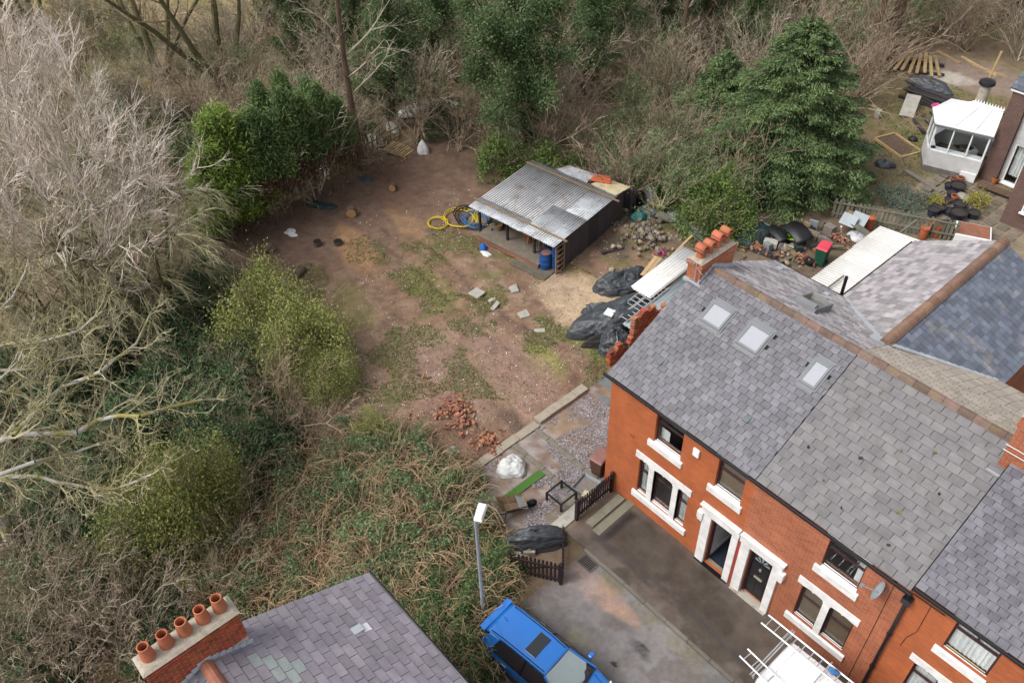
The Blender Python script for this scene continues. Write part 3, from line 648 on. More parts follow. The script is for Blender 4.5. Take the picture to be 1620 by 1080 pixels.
# roof windows leave holes: u measured from x = -.15, v along the slope
VL = [(1.10, 1.90, 2.75, 3.50), (2.54, 3.34, 2.73, 3.53), (4.85, 5.40, 2.75, 3.58)]
def ytov(y): return (y+.06)/math.cos(math.atan(KZ))
holes = [(a+.15-.02, c+.15+.02, ytov(y0)-.02, ytov(y1)-.1) for a, c, y0, y1 in VL]
r1 = slope(h1, 'front_roof', MAT['slate_a'], (-.15, -.06, frontz(-.06)), (1, 0, 0), SUP, lambda v: 0, lambda v: 5.865, LSL-.15, .285, .212, 300, holes)
for a, c, y0, y1 in VL: skylight(r1, a, c, y0, y1)
for px in ((1.03, 1.12), (4.39, 1.14)): rvent(h1, (px[0], px[1], frontz(px[1])), SN, SUP, .26)
RDN = Vector((0, 1, -KZ)).normalized()
def vall(v): return v
rear_e = Vector((-.15, 8.85, frontz(-.15-.1)))
def backz(y): return 7.78-KZ*(y-4.3)
LB = math.hypot(8.9-4.3, backz(8.9)-7.78); CB = math.cos(math.atan(KZ))
def yv(v): return 8.9-v*CB                       # v up from the rear eave
def leftvalley_x(y): return 2.75+(9.0-y)*(5.6-2.75)/(9.0-6.3) if y > 6.3 else 5.74
slope(h1, 'rear_roof', MAT['slate_pale'], (-.15, 8.9, backz(8.9)), (1, 0, 0), (0, -1, KZ), lambda v: 0, lambda v: min(5.72, leftvalley_x(yv(v)))+.145, LB-.05, .30, .21, 0, [(2.85, 3.75, (8.9-6.5)/CB, (8.9-5.3)/CB)])
tilerow(h1, 'ridge_tile', (.35, 4.3, 7.80), (5.72, 4.3, 7.80), MAT['ridge'])
# raised rear roof window
def RQ(x, y, h): return Vector((x, y, backz(y)))+Vector((0, KZ, 1)).normalized()*h
b = MB()
for xa, xb, ya, yb in ((2.7, 2.77, 5.35, 6.45), (3.48, 3.55, 5.35, 6.45), (2.77, 3.48, 5.35, 5.45), (2.77, 3.48, 6.37, 6.45)):
    b.hexa([RQ(xa, ya, 0), RQ(xb, ya, 0), RQ(xb, yb, 0), RQ(xa, yb, 0)], [RQ(xa, ya, .16), RQ(xb, ya, .16), RQ(xb, yb, .3), RQ(xa, yb, .3)])
rw = b.build('skylight', MAT['skyframe'], h1)
MB().add([RQ(2.75, 5.4, .15), RQ(3.5, 5.4, .15), RQ(3.5, 6.42, .28), RQ(2.75, 6.42, .28)], [(0, 1, 2, 3)]).build('pane', MAT['glass'], rw)
MB().add([RQ(2.75, 5.4, -.02), RQ(3.5, 5.4, -.02), RQ(3.5, 6.42, -.02), RQ(2.75, 6.42, -.02)], [(0, 1, 2, 3)]).build('blind', MAT['mosstimber'], rw)
for xx in (.53, 2.5): rvent(h1, (xx, 8.1, backz(8.1)), (0, KZ, 1), (0, -1, KZ), .28, 'lead')
# rear wing, left half belongs to the end house, right half to the middle one
WZ, WX = 6.9, 5.65; WK = (WZ-5.3)/(WX-2.7); WL = math.hypot(WX-2.7, WZ-5.3); WC = (WX-2.7)/WL
def wl_lo(v):                                    # along +Y from y=6 ; near bound is the valley
    xx = 2.7+v*WC; yy = 9.0-(xx-2.75)*(2.7/2.85); return max(0, yy-6.0)
slope(h1, 'wing_roof', MAT['slate_pale'], (2.7, 6.0, 5.3), (0, 1, 0), (1, 0, WK), wl_lo, lambda v: 7.95, WL-.04, .30, .21, 0)
wl = MB(); wl.add([(2.8, 8.7, -.1), (2.8, 13.85, -.1), (2.8, 13.85, 5.3), (2.8, 8.7, 5.3)], [(0, 1, 2, 3)]); wl.add([(2.8, 13.85, -.1), (5.65, 13.85, -.1), (5.65, 13.85, 6.8), (2.8, 13.85, 5.25)], [(0, 1, 2, 3)])
wl.build('wing_wall', MAT['brick_b'], h1)
vb = MB(); a = Vector((2.75, 9.0, 5.36)); c = Vector((5.6, 6.3, 6.86)); sd_ = Vector((.09, .09, 0))
vb.hexa([a-sd_, a+sd_, c+sd_, c-sd_], [a-sd_*1+Vector((0, 0, .035)), a+sd_+Vector((0, 0, .035)), c+sd_+Vector((0, 0, .04)), c-sd_+Vector((0, 0, .04))]); vb.build('lead_valley', MAT['lead'], h1)
tilerow(h1, 'ridge_tile', (WX, 6.2, WZ+.05), (WX, 13.95, WZ+.05), MAT['ridge_wing'], .42, .17)
MB().obox((5.5, 6.28, 6.82), (.75, .42, .04), 0, -.3).build('lead_saddle', MAT['lead'], h1, bevel=.01)
MB().tube([(-.2, 8.97, backz(8.9)-.04), (2.75, 8.97, backz(8.9)-.04)], .055).tube([(2.62, 9.05, 5.22), (2.62, 13.9, 5.22)], .055).build('rear_gutter', MAT['blackpaint'], h1)
MB().tube([(2.55, 9.25, 4.6), (2.55, 9.25, 6.05)], .06, 10).build('soil_pipe', MAT['blackpaint'], h1)
MB().tube([(-.28, -.115, 5.49), (5.72, -.115, 5.49)], .055, 8).build('gutter', MAT['blackpaint'], h1)
for i in range(6): MB().box(.55+i*.98, .62+i*.98, -.1, 0, 5.37, 5.44).build('gutter_bracket', MAT['blackpaint'], h1)
# chimney with four hooded pots
ch = MB().box(-.3, .25, 3.68, 5.42, 5.0, 8.2).build('chimney', MAT['brick_b'], h1)
for k, (zz, e) in enumerate(((7.99, .03), (8.065, .055), (8.14, .03))): MB().box(-.3-e, .25+e, 3.68-e, 5.42+e, zz, zz+.07).build('band_course', MAT['brick_b'], ch)
MB().hexa([(-.33, 3.65, 8.212), (.28, 3.65, 8.212), (.28, 5.45, 8.212), (-.33, 5.45, 8.212)], [(-.22, 3.76, 8.29), (.17, 3.76, 8.29), (.17, 5.34, 8.29), (-.22, 5.34, 8.29)]).build('flaunching', MAT['flaunching'], ch)
for i, yy in enumerate((3.93, 4.33, 4.74, 5.16)):
    r = .135; hh = (.34, .30, .42, .4)[i]; b = MB(); b.lathe([(r*1.08, 0), (r*1.02, .05), (r*.95, hh), (r*.75, hh), (r*.7, .05)], (-.03, yy, 8.26), 16)
    zc = 8.26+hh+.02; P = []
    for t in range(9):
        an = math.pi*t/8; P.append([(-.03-.17, yy-math.cos(an)*r*1.05, zc+math.sin(an)*r*1.05), (-.03+.19, yy-math.cos(an)*r*1.05, zc+math.sin(an)*r*1.05)])
    b.grid(P); b.add([(-.2, yy-r, zc-.03), (-.2, yy+r, zc-.03), (.16, yy+r, zc-.03), (.16, yy-r, zc-.03)], [(0, 1, 2, 3)])
    b.grid([[(-.2, yy-r*1.02, zc), (.16, yy-r*1.02, zc)], [(-.2, yy-r*1.0, zc-.12), (.14, yy-r*1.0, zc-.12)]]); b.grid([[(-.2, yy+r*1.02, zc), (.16, yy+r*1.02, zc)], [(-.2, yy+r*1.0, zc-.12), (.14, yy+r*1.0, zc-.12)]])
    b.build('chimney_pot', MAT['pot'], ch, smooth=True, solid=.02)
MB().box(-.34, .36, 3.56, 3.675, 7.36, 7.46).build('lead_apron', MAT['lead'], ch)
fb = MB(); yy = 3.68
for i in range(5):
    y0, y1 = 3.6+i*.16, 3.6+i*.16+.17
    fb.box(.252, .275, y0, y1, frontz(y0)-.02, frontz(y1)+.1)
fb.build('lead_flashing', MAT['leadflash'], ch)
fb = MB()
for i in range(7): fb.box(.252, .28, 4.36+i*.16, 4.53+i*.16, backz(4.5+i*.16)-.05, backz(4.36+i*.16)+.12)
fb.build('lead_flashing', MAT['leadflash'], ch)
ab = MB(); ab.tube([(.1, 3.6, 7.5), (.1, 3.6, 8.25)], .018, 6); ab.tube([(.1, 3.6, 8.22), (-.55, 3.35, 8.3)], .008, 5)
for i in range(7): q = Vector((.1, 3.6, 8.22)).lerp(Vector((-.55, 3.35, 8.3)), .15+i*.14); ab.tube([q+Vector((-.06, .15, 0)), q+Vector((.06, -.15, 0))], .005, 4)
ab.tube([(.1, 3.6, 8.1), (.45, 3.5, 8.02)], .006, 5); ab.build('aerial', MAT['alu'], ch)
# ---- middle house
h2 = thing('brick_house', 'middle terrace house of mortar-jointed red brick with a black panelled front door', 'house', (5.72, 0, 0), group='red brick terrace houses')
ops2 = [(8.22, 9.37, 3.95, 5.40), (7.96, 8.69, 1.02, 2.70), (8.91, 9.68, 1.02, 2.70), (6.14, 6.95, .12, 2.55)]
wall_open(5.72, 10.60, -.1, 5.5, ops2).build('front_wall', MAT['brick_b'], h2)
MB().add([(5.72, 8.75, -.1), (10.6, 8.75, -.1), (10.6, 8.75, 5.5), (5.72, 8.75, 5.5)], [(0, 1, 2, 3)]).add([(5.73, .02, 0), (5.73, 8.7, 0), (5.73, 8.7, 5.4), (5.73, 4.3, 7.6), (5.73, .02, 5.4)], [(0, 1, 2, 3, 4)]).build('party_wall', MAT['brick_b'], h2)
w = window(h2, 8.22, 9.37, 3.97, 5.40, .6); sill(w, 8.07, 9.47, 3.66, 3.95); topstrip(w, 8.12, 9.47, 5.40); MB().box(9.1, 9.3, .3, .31, 3.98, 5.3).build('curtain', MAT['curtain'], w)
w = window(h2, 7.96, 8.69, 1.03, 2.70, .6, blind='blind', bdrop=0); sill(w, 7.76, 9.82, .72, 1.0); lintel(w, 7.80, 9.80, 2.69, 3.0, [(7.96, 8.69), (8.91, 9.68)]); mullion(w, 8.69, 8.91, 1.005, 2.69)
window(h2, 8.91, 9.68, 1.03, 2.70, .6, blind='blind', bdrop=0)
s2 = surround(h2, 5.74, 7.30, [(5.80, 6.12), (6.97, 7.22)], 1)
MB().box(5.685, 5.795, -.06, .1, .05, 2.57).build('red_strip', MAT['redtrim'], s2)
b = MB()
for a, c, d, e in ((6.14, 6.20, .12, 2.55), (6.89, 6.95, .12, 2.55), (6.20, 6.89, 2.49, 2.55)): b.box(a, c, .10, .2, d, e)
b.build('door_frame', MAT['darkframe'], h2)
dr = MB().box(6.20, 6.89, .15, .19, .16, 2.49).build('door', MAT['doorblack'], h2)
for a, c, d, e in ((6.27, 6.51, .35, 1.0), (6.58, 6.82, .35, 1.0), (6.27, 6.51, 1.3, 1.85), (6.58, 6.82, 1.3, 1.85)): MB().box(a, c, .135, .149, d, e).build('door_panel', MAT['doorblack'], dr, bevel=.012)
MB().box(6.40, 6.69, .12, .149, 1.10, 1.17).build('letter_box', MAT['brass'], dr); kn = MB().lathe([(.001, 0), (.05, 0), (.05, .03), (.001, .035)], (0, 0, 0), 10).tube([(-.03, -.03, .02), (0, -.09, .02), (.03, -.03, .02)], .012, 6).build('knocker', MAT['brass'], dr, local=True)
kn.location = (6.545-5.72, .145, 1.62); kn.rotation_euler = (math.pi/2, 0, 0)
fl = MB()
for k in range(5):
    an = math.pi*(k+.5)/5; fl.add([(6.545+.06*math.cos(an-.15), .146, 1.93+.06*math.sin(an-.15)), (6.545+.28*math.cos(an-.18), .146, 1.93+.28*math.sin(an-.18)), (6.545+.28*math.cos(an+.18), .146, 1.93+.28*math.sin(an+.18)), (6.545+.06*math.cos(an+.15), .146, 1.93+.06*math.sin(an+.15))], [(0, 1, 2, 3)])
fl.build('fanlight', MAT['greysheet'], dr)
MB().box(5.82, 7.2, -.18, .12, -.02, .125).build('doorstep', MAT['stonestep'], h2, bevel=.01)
slope(h2, 'front_roof', MAT['slate_b'], (5.72, -.06, frontz(-.06)), (1, 0, 0), SUP, lambda v: .006, lambda v: 4.84, LSL-.15, .40, .25, 230)
for mx, my in ((6.6, 2.9), (7.6, 1.9), (8.3, 2.6), (7.2, .9), (9.2, 1.3), (9.0, 3.0), (8.0, .6), (6.9, 3.6), (9.7, 2.2), (6.3, 1.4), (9.5, .5)):
    q = Vector((mx, my, frontz(my)+.03)); MB().obox(q, (random.uniform(.06, .16), random.uniform(.04, .09), .05), random.uniform(0, 3), math.atan(KZ)).build('moss_clump', MAT['mosstimber'] if random.random() < .4 else MAT['compost'], h2, bevel=.015)
def rightvalley_x(y): return 5.7+(y-6.3)*(8.35-5.7)/(9.0-6.3) if y > 6.3 else 5.7
slope(h2, 'rear_roof', MAT['slate_beige'], (5.72, 8.9, backz(8.9)), (1, 0, 0), (0, -1, KZ), lambda v: max(0, rightvalley_x(yv(v))-5.72), lambda v: 4.84, LB-.05, .33, .2, 0)
wz2 = WX*2-2.7
slope(h2, 'wing_roof', MAT['slate_blue'], (wz2, 6.0, 5.3), (0, 1, 0), (-1, 0, WK), lambda v: max(0, 9.0-(wz2-.05-(wz2-v*WC)-0)*(2.7/2.65)-6.0), lambda v: 7.95, WL-.04, .26, .19, 70)
MB().add([(wz2-.1, 8.7, -.1), (wz2-.1, 13.85, -.1), (wz2-.1, 13.85, 5.3), (wz2-.1, 8.7, 5.3)], [(0, 1, 2, 3)]).add([(5.65, 13.85, -.1), (wz2-.1, 13.85, -.1), (wz2-.1, 13.85, 5.25), (5.65, 13.85, 6.8)], [(0, 1, 2, 3)]).build('wing_wall', MAT['brick_b'], h2)
a = Vector((8.4, 9.0, 5.40)); c = Vector((5.72, 6.3, 6.87)); sd_ = Vector((.09, -.09, 0))
vb = MB(); vb.hexa([a-sd_, a+sd_, c+sd_, c-sd_], [q+Vector((0, 0, .035)) for q in (a-sd_, a+sd_, c+sd_, c-sd_)]); vb.build('lead_valley', MAT['lead'], h2)
tilerow(h2, 'ridge_tile', (5.72, 4.3, 7.80), (10.55, 4.3, 7.80), MAT['ridge'])
MB().tube([(5.725, -.115, 5.49), (10.62, -.115, 5.46)], .055, 8).build('gutter', MAT['blackpaint'], h2)
for i in range(5): MB().box(6.2+i*.98, 6.27+i*.98, -.1, 0, 5.37, 5.44).build('gutter_bracket', MAT['blackpaint'], h2)
MB().tube([(10.15, -.012, 5.4), (10.16, -.012, 3), (10.15, -.012, .1)], .008, 5).build('cable', MAT['blackpaint'], h2)
dp = MB(); dp.tube([(10.6, -.115, 5.45), (10.6, -.1, 5.2), (10.6, -.09, 5.0), (10.6, -.09, .05)], .05, 10); dp.box(10.48, 10.72, -.22, -.02, 5.1, 5.32)
for zz in (1.6, 3.4): dp.tube([(10.6, -.09, zz), (10.6, -.09, zz+.1)], .07, 10)
dp.build('downpipe', MAT['blackpaint'], h2)
dsh = thing('satellite_dish', 'small grey satellite dish on an arm under the gutter of the middle house', 'satellite dish', (9.95, 0, 5.02))
b = MB(); b.lathe([(.001, .0), (.14, .02), (.24, .065), (.29, .1)], (0, 0, 0), 20); o = b.build('dish', MAT['greysheet'], dsh, local=True, smooth=True, solid=.012); o.rotation_euler = (math.radians(70), 0, math.radians(-75)); o.location = (.05, -.28, 0)
MB().tube([(.12, 0, -.05), (.10, -.22, -.02), (-.02, -.28, -.05), (-.40, -.36, -.12)], .014, 6).box(-.47, -.37, -.4, -.33, -.16, -.08).build('arm', MAT['greysheet'], dsh, local=True)
# ---- right house
h3 = thing('brick_house', 'terrace house with net curtains beyond the black downpipe', 'house', (10.6, 0, 0), group='red brick terrace houses')
dz = .28
ops3 = [(11.78, 12.93, 4.28, 5.68), (11.45, 12.15, 1.35, 3.05), (12.35, 13.05, 1.35, 3.05), (14.0, 14.85, .3, 2.7)]
wall_open(10.602, 16.0, -.1, 5.5+dz, ops3).build('front_wall', MAT['brick_a'], h3)
w = window(h3, 11.78, 12.93, 4.30, 5.68, .66, split=True, curtain=True); sill(w, 11.62, 13.0, 3.98, 4.26); topstrip(w, 11.68, 13.0, 5.68)
w = window(h3, 11.45, 12.15, 1.37, 3.05, .66, curtain=True); sill(w, 11.2, 13.25, 1.05, 1.34); lintel(w, 11.28, 13.2, 3.04, 3.3, [(11.45, 12.15), (12.35, 13.05)]); mullion(w, 12.15, 12.35, 1.345, 3.04)
window(h3, 12.35, 13.05, 1.37, 3.05, .66, curtain=True)
MB().box(14.0, 14.85, .15, .2, .3, 2.7).build('door', MAT['darkframe'], h3)
slope(h3, 'front_roof', MAT['slate_c'], (10.58, -.06, frontz(-.06)+dz), (1, 0, 0), SUP, lambda v: .02, lambda v: 5.4, LSL-.15, .27, .2, 250)
slope(h3, 'rear_roof', MAT['slate_c'], (10.58, 8.9, backz(8.9)+dz), (1, 0, 0), (0, -1, KZ), lambda v: 0, lambda v: 5.4, LB-.05, .4, .25, 0)
tilerow(h3, 'ridge_tile', (10.9, 4.3, 7.80+dz), (16, 4.3, 7.80+dz), MAT['ridge'])
vg = MB(); vg.add([(10.58, -.06, 5.50), (10.58, 4.3, 7.73), (10.58, 4.3, 7.75+dz), (10.58, -.06, 5.52+dz)], [(0, 1, 2, 3)]); vg.add([(10.58, 8.9, backz(8.9)-.1), (10.58, 4.3, 7.70), (10.58, 4.3, 7.75+dz), (10.58, 8.9, backz(8.9)+dz)], [(0, 1, 2, 3)]); vg.build('verge', MAT['lead'], h3)
MB().tube([(10.62, -.115, 5.49+dz), (16, -.115, 5.49+dz)], .055, 8).build('gutter', MAT['blackpaint'], h3)
MB().tube([(10.62, -.11, 5.58), (11.5, -.11, 5.60)], .02, 6).tube([(11.12, -.015, 5.5), (11.13, -.015, 4.2), (10.98, -.015, 3.7), (10.95, -.015, 3.2)], .007, 5).build('cable', MAT['blackpaint'], h3)
MB().add([(16, 0, -.1), (16, 8.75, -.1), (16, 8.75, 5.5), (16, 4.3, 7.9), (16, 0, 5.5)], [(0, 1, 2, 3, 4)]).add([(10.6, 8.75, -.1), (16, 8.75, -.1), (16, 8.75, 5.6), (10.6, 8.75, 5.6)], [(0, 1, 2, 3)]).build('side_wall', MAT['brick_a'], h3)
ch3 = MB().box(10.35, 10.95, 3.55, 5.1, 5.5, 9.3).build('chimney', MAT['brick_b'], h3)
for zz, e in ((8.9, .03), (8.975, .05)): MB().box(10.35-e, 10.95+e, 3.55-e, 5.1+e, zz, zz+.07).build('band_course', MAT['brick_b'], ch3)
MB().hexa([(10.3, 3.5, 9.302), (11, 3.5, 9.302), (11, 5.15, 9.302), (10.3, 5.15, 9.302)], [(10.45, 3.65, 9.38), (10.85, 3.65, 9.38), (10.85, 5, 9.38), (10.45, 5, 9.38)]).build('flaunching', MAT['flaunching'], ch3)
MB().box(10.2, 11.1, 3.30, 3.545, 7.2, 7.33).build('lead_apron', MAT['lead'], ch3)
for zz in (8.05, 8.25): MB().tube([(10.3, 3.5, zz), (11, 3.5, zz)], .012, 5).build('strap', MAT['alu'], ch3)
# ---- opposite house, lower left
h4 = thing('brick_house', 'house across the road with a lilac slate roof and a row of round chimney pots', 'house', (.85, -14.55, 0))
HY, HE, HZ, HEZ = -14.55, -10.08, 7.5, 5.5; LK = (HZ-HEZ)/(HE-HY); LL = math.hypot(HE-HY, HZ-HEZ); LC = (HE-HY)/LL
def ghz(y): return HEZ+(HE-y)*LK
PALE = []
for px, py in ((395.5, 1043), (416.7, 1045.5), (436.7, 1047.8), (456.7, 1050), (427.8, 1061), (449, 1063), (470, 1065.5), (459, 1076.7)):
    d = ray(px, py); t = (HEZ+HE*LK-LK*CAM[1]-CAM[2])/(d[2]+LK*d[1]); q = CAM+t*d; PALE.append((q[0]-.70, (HE-q[1])/LC))
slope(h4, 'roof', MAT['slate_ll'], (.70, HE, HEZ), (1, 0, 0), (0, -1, LK), lambda v: 0, lambda v: 7.5, LL-.04, .40, .255, 300, [], lambda u, v: any(abs(u-a) < .19 and abs(v+.14-b) < .13 for a, b in PALE), MAT['slate_green'])
slope(h4, 'far_roof', MAT['slate_blue'], (.70, HY-(HE-HY), HEZ), (1, 0, 0), (0, 1, LK), lambda v: 0, lambda v: 7.5, LL-.04, .31, .20, 0)
b = MB(); b.add([(.85, HE-.15, -.1), (.85, 2*HY-HE+.15, -.1), (.85, 2*HY-HE+.15, HEZ), (.85, HY, HZ-.06), (.85, HE-.15, HEZ)], [(0, 1, 2, 3, 4)]); b.add([(.85, HE-.15, -.1), (8.2, HE-.15, -.1), (8.2, HE-.15, HEZ), (.85, HE-.15, HEZ)], [(0, 1, 2, 3)]); b.add([(8.2, HE-.15, -.1), (8.2, 2*HY-HE+.15, -.1), (8.2, 2*HY-HE+.15, HEZ), (8.2, HY, HZ-.06), (8.2, HE-.15, HEZ)], [(0, 1, 2, 3, 4)]); b.build('wall', MAT['brick_b'], h4)
MB().tube([(.66, HE+.06, HEZ-.02), (8.2, HE+.06, HEZ-.02)], .055, 8).build('gutter', MAT['blackpaint'], h4)
tilerow(h4, 'ridge_tile', (1.42, HY, HZ+.03), (8.2, HY, HZ+.03), MAT['ridge_red'], .45, .14)
rvent(h4, (2.2, -11.35, ghz(-11.35)), (0, LK, 1), (0, -1, LK), .3, 'lead')
MB().obox((2.24, -11.1, ghz(-11.1)+.03), (.24, .2, .03), 0, math.atan(LK)*-1).build('lead_patch', MAT['sheetwhite'], h4)
core = MB().box(.87, 1.36, -15.66, -13.52, 5.5, 8.38).build('chimney', MAT['mortar'], h4)
bm_ = unitmesh(MAT['brick']); w0 = wloc(core)
for ci in range(13):
    zz = 8.345-ci*.077; off = .1125 if ci % 2 else 0; e = .024 if ci in (1, 2) else .0
    for side, (fx, fy, L, ux, uy) in enumerate(((1.36+e, -15.66, 2.14, 0, 1), (.87-e, -15.66, 2.14, 0, 1), (.87, -13.52+e, .49, 1, 0), (.87, -15.66-e, .49, 1, 0))):
        if side in (1, 3) and ci > 4: continue
        u = -off
        while u < L-.03:
            a, c = max(u, 0), min(u+.209, L); u += .225
            if c-a < .04: continue
            mx, my = fx+ux*(a+c)/2, fy+uy*(a+c)/2
            o = link('brick', bm_, core); o.location = Vector((mx, my, zz))-w0; o.scale = ((c-a) if ux else .03, (c-a) if uy else .03, .059)
MB().hexa([(.82, -15.71, 8.385), (1.41, -15.71, 8.385), (1.41, -13.47, 8.385), (.82, -13.47, 8.385)], [(.90, -15.63, 8.44), (1.33, -15.63, 8.44), (1.33, -13.55, 8.44), (.90, -13.55, 8.44)]).build('flaunching', MAT['flaunching'], core)
for yy in (-15.42, -15.0, -14.58, -14.15, -13.75):
    p = MB().lathe([(.15, 0), (.155, .08), (.148, .2), (.125, .36), (.125, .44), (.105, .445), (.10, .43), (.115, .1)], (1.06, yy, 8.43), 20).build('chimney_pot', MAT['pot'], core, smooth=True)
    MB().lathe([(.001, 0), (.108, .0)], (1.06, yy, 8.62), 14).build('flue', MAT['soot_and_hole_dark'], core)
fb = MB()
for i in range(7):
    for s in (1, -1):
        y0 = HY+s*(.0+i*.155); y1 = y0+s*.165; fb.box(1.376, 1.40, min(y0, y1), max(y0, y1), HZ-abs(y1-HY)*LK-.05, HZ-abs(y0-HY)*LK+.12)
fb.build('lead_flashing', MAT['leadflash'], core)
# ================================================================ vegetation
def tubes_np(P0, P1, R0, R1, n=3):
    P0, P1 = np.asarray(P0, float), np.asarray(P1, float); R0, R1 = np.asarray(R0, float), np.asarray(R1, float)
    d = P1-P0; d /= np.linalg.norm(d, axis=1, keepdims=True)+1e-9
    ref = np.where(np.abs(d[:, 2:3]) < .9, np.array([[0, 0, 1.]]), np.array([[1., 0, 0]]))
    a = np.cross(d, ref); a /= np.linalg.norm(a, axis=1, keepdims=True)+1e-9; b = np.cross(d, a)
    an = 2*np.pi*np.arange(n)/n; ring = a[:, None]*np.cos(an)[None, :, None]+b[:, None]*np.sin(an)[None, :, None]
    V = np.stack([P0[:, None]+ring*R0[:, None, None], P1[:, None]+ring*R1[:, None, None]], 1).reshape(-1, 3)
    m = len(P0); k = np.arange(n); base = (np.arange(m)*2*n)[:, None]
    F = np.stack([base+k, base+(k+1) % n, base+n+(k+1) % n, base+n+k], -1).reshape(-1, 4)
    return V, F
def leaves_np(C, size, rg, up=.4, asp=.55, axis=None, drop=0.0):
    n = len(C); nrm = rg.normal(size=(n, 3)); nrm[:, 2] = np.abs(nrm[:, 2])+up; nrm /= np.linalg.norm(nrm, axis=1, keepdims=True)
    t = rg.normal(size=(n, 3)) if axis is None else axis+rg.normal(size=(n, 3))*.35
    t[:, 2] -= drop
    t -= nrm*np.sum(t*nrm, 1, keepdims=True); t /= np.linalg.norm(t, axis=1, keepdims=True)+1e-9; b = np.cross(nrm, t)
    s = (size*rg.uniform(.6, 1.3, n))[:, None]
    V = np.stack([C-t*s*.5, C+b*s*asp*.5+t*s*.05, C+t*s*.5, C-b*s*asp*.5+t*s*.05], 1).reshape(-1, 3)
    return V, np.arange(4*n).reshape(-1, 4)
def join(*vf):
    V = []; F = []; o = 0
    for v, f in vf: V.append(v); F.append(f+o); o += len(v)
    return np.concatenate(V), np.concatenate(F)
def skeleton(rd, stems, lv):
    """stems: list of (p, d, L, r); lv: per level dict(n, wander, trop, kids, ang, ratio, rr, start)"""
    out = [[] for _ in lv]
    def grow(p, d, L, r, k):
        c = lv[k]; n = c['n']; st = L/n; px, py, pz = p; dx, dy, dz = d; seg = out[k]
        nk = c.get('kids', 0); last = k == len(lv)-1; w = c['w']; tr = c['t']
        spawn = [] if last else sorted(rd.uniform(c.get('s', .25), 1.0) for _ in range(int(nk*rd.uniform(.75, 1.25)+.5)))
        si = 0
        for i in range(n):
            dx += rd.gauss(0, w); dy += rd.gauss(0, w); dz += rd.gauss(0, w)+tr
            q = math.sqrt(dx*dx+dy*dy+dz*dz); dx /= q; dy /= q; dz /= q
            r0 = r*(1-.75*i/n); r1 = r*(1-.75*(i+1)/n); a = (px, py, pz); px += dx*st; py += dy*st; pz += dz*st
            seg.append((a, (px, py, pz), r0, r1))
            while si < len(spawn) and spawn[si] <= (i+1)/n:
                f = spawn[si]; si += 1; an = math.radians(rd.gauss(c['a'], c['a']*.25)); ax = Vector((rd.gauss(0, 1), rd.gauss(0, 1), rd.gauss(0, 1)))
                dv = Vector((dx, dy, dz)); ax = dv.cross(ax)
                if ax.length < 1e-3: continue
                nd = Matrix.Rotation(an, 3, ax.normalized()) @ dv
                grow((px, py, pz), tuple(nd), L*c['q']*rd.uniform(.7, 1.25)*(1-.35*f), max(r1*c.get('rr', .55), c.get('rm', .008)), k+1)
    for p, d, L, r in stems: grow(p, d, L, r, 0)
    return out
def segmesh(name, segs, mat, n):
    P0 = np.array([s[0] for s in segs]); P1 = np.array([s[1] for s in segs]); R0 = np.array([s[2] for s in segs]); R1 = np.array([s[3] for s in segs])
    return npmesh(name, *tubes_np(P0, P1, R0, R1, n), mat)
def tree_obj(name, label, cat, group, parts, loc=(0, 0, 0), rz=0):
    t = thing(name, label, cat, loc, rz, group)
    for nm, me in parts: link(nm, me, t)
    return t
def bare_parts(seed, stems, lv, barkmat, twigmat, ntr=7, ncr=3, split=2):
    rd = random.Random(seed); sk = skeleton(rd, stems, lv)
    tr = [s for k in sk[:split] for s in k]; cr = [s for k in sk[split:] for s in k]
    return sk, [('trunk', segmesh('trunk', tr, MAT[barkmat], ntr)), ('crown', segmesh('crown', cr, MAT[twigmat], ncr))]
def cluster_leaves(rg, centers, per, spread, size, **k):
    C = np.repeat(np.asarray(centers), per, 0); sp = np.asarray(spread)
    C = C+rg.normal(size=C.shape)*sp
    return leaves_np(C, size, rg, **k)
def mound(rg, n, rx, ry, h, lump=.25, low=0.05):
    """cluster centres on a lumpy dome"""
    th = rg.uniform(0, 2*np.pi, n); ph = np.arccos(rg.uniform(low, 1, n)); rad = 1+lump*(np.sin(3*th+1)*np.sin(2*ph)+.6*np.sin(5*th+2+3*ph))*.6
    rad = rad*rg.uniform(.62, 1.02, n)**.6
    return np.stack([rx*rad*np.sin(ph)*np.cos(th), ry*rad*np.sin(ph)*np.sin(th), h*rad*np.cos(ph)], 1)
def bush_proto(name, seed, leaf, r, h, ncl, per, size, spread, label, cat, group, stems=40, twig='twig_brown', bare=0, fuzz=0):
    rg = np.random.default_rng(seed); rd = random.Random(seed); C = mound(rg, ncl, r, r, h, .35)
    V, F = cluster_leaves(rg, C, per, (spread, spread, spread*.8), size)
    sk = skeleton(rd, [((rd.gauss(0, r*.12), rd.gauss(0, r*.12), 0), tuple(Vector((rd.gauss(0, .6), rd.gauss(0, .6), 1)).normalized()), h*rd.uniform(.8, 1.15), .03) for _ in range(stems)],
                  [dict(n=5, w=.12, t=-.02, kids=4+bare, a=35, q=.55, rr=.6, rm=.009, s=.3), dict(n=4, w=.15, t=.02, kids=3, a=35, q=.5, rm=.008), dict(n=3, w=.2, t=0)][:3 if fuzz else 2])
    return tree_obj(name, label, cat, group, [('foliage', npmesh('foliage', V, F, MAT[leaf])), ('stems', segmesh('stems', [s for k in sk for s in k], MAT[twig], 3))])
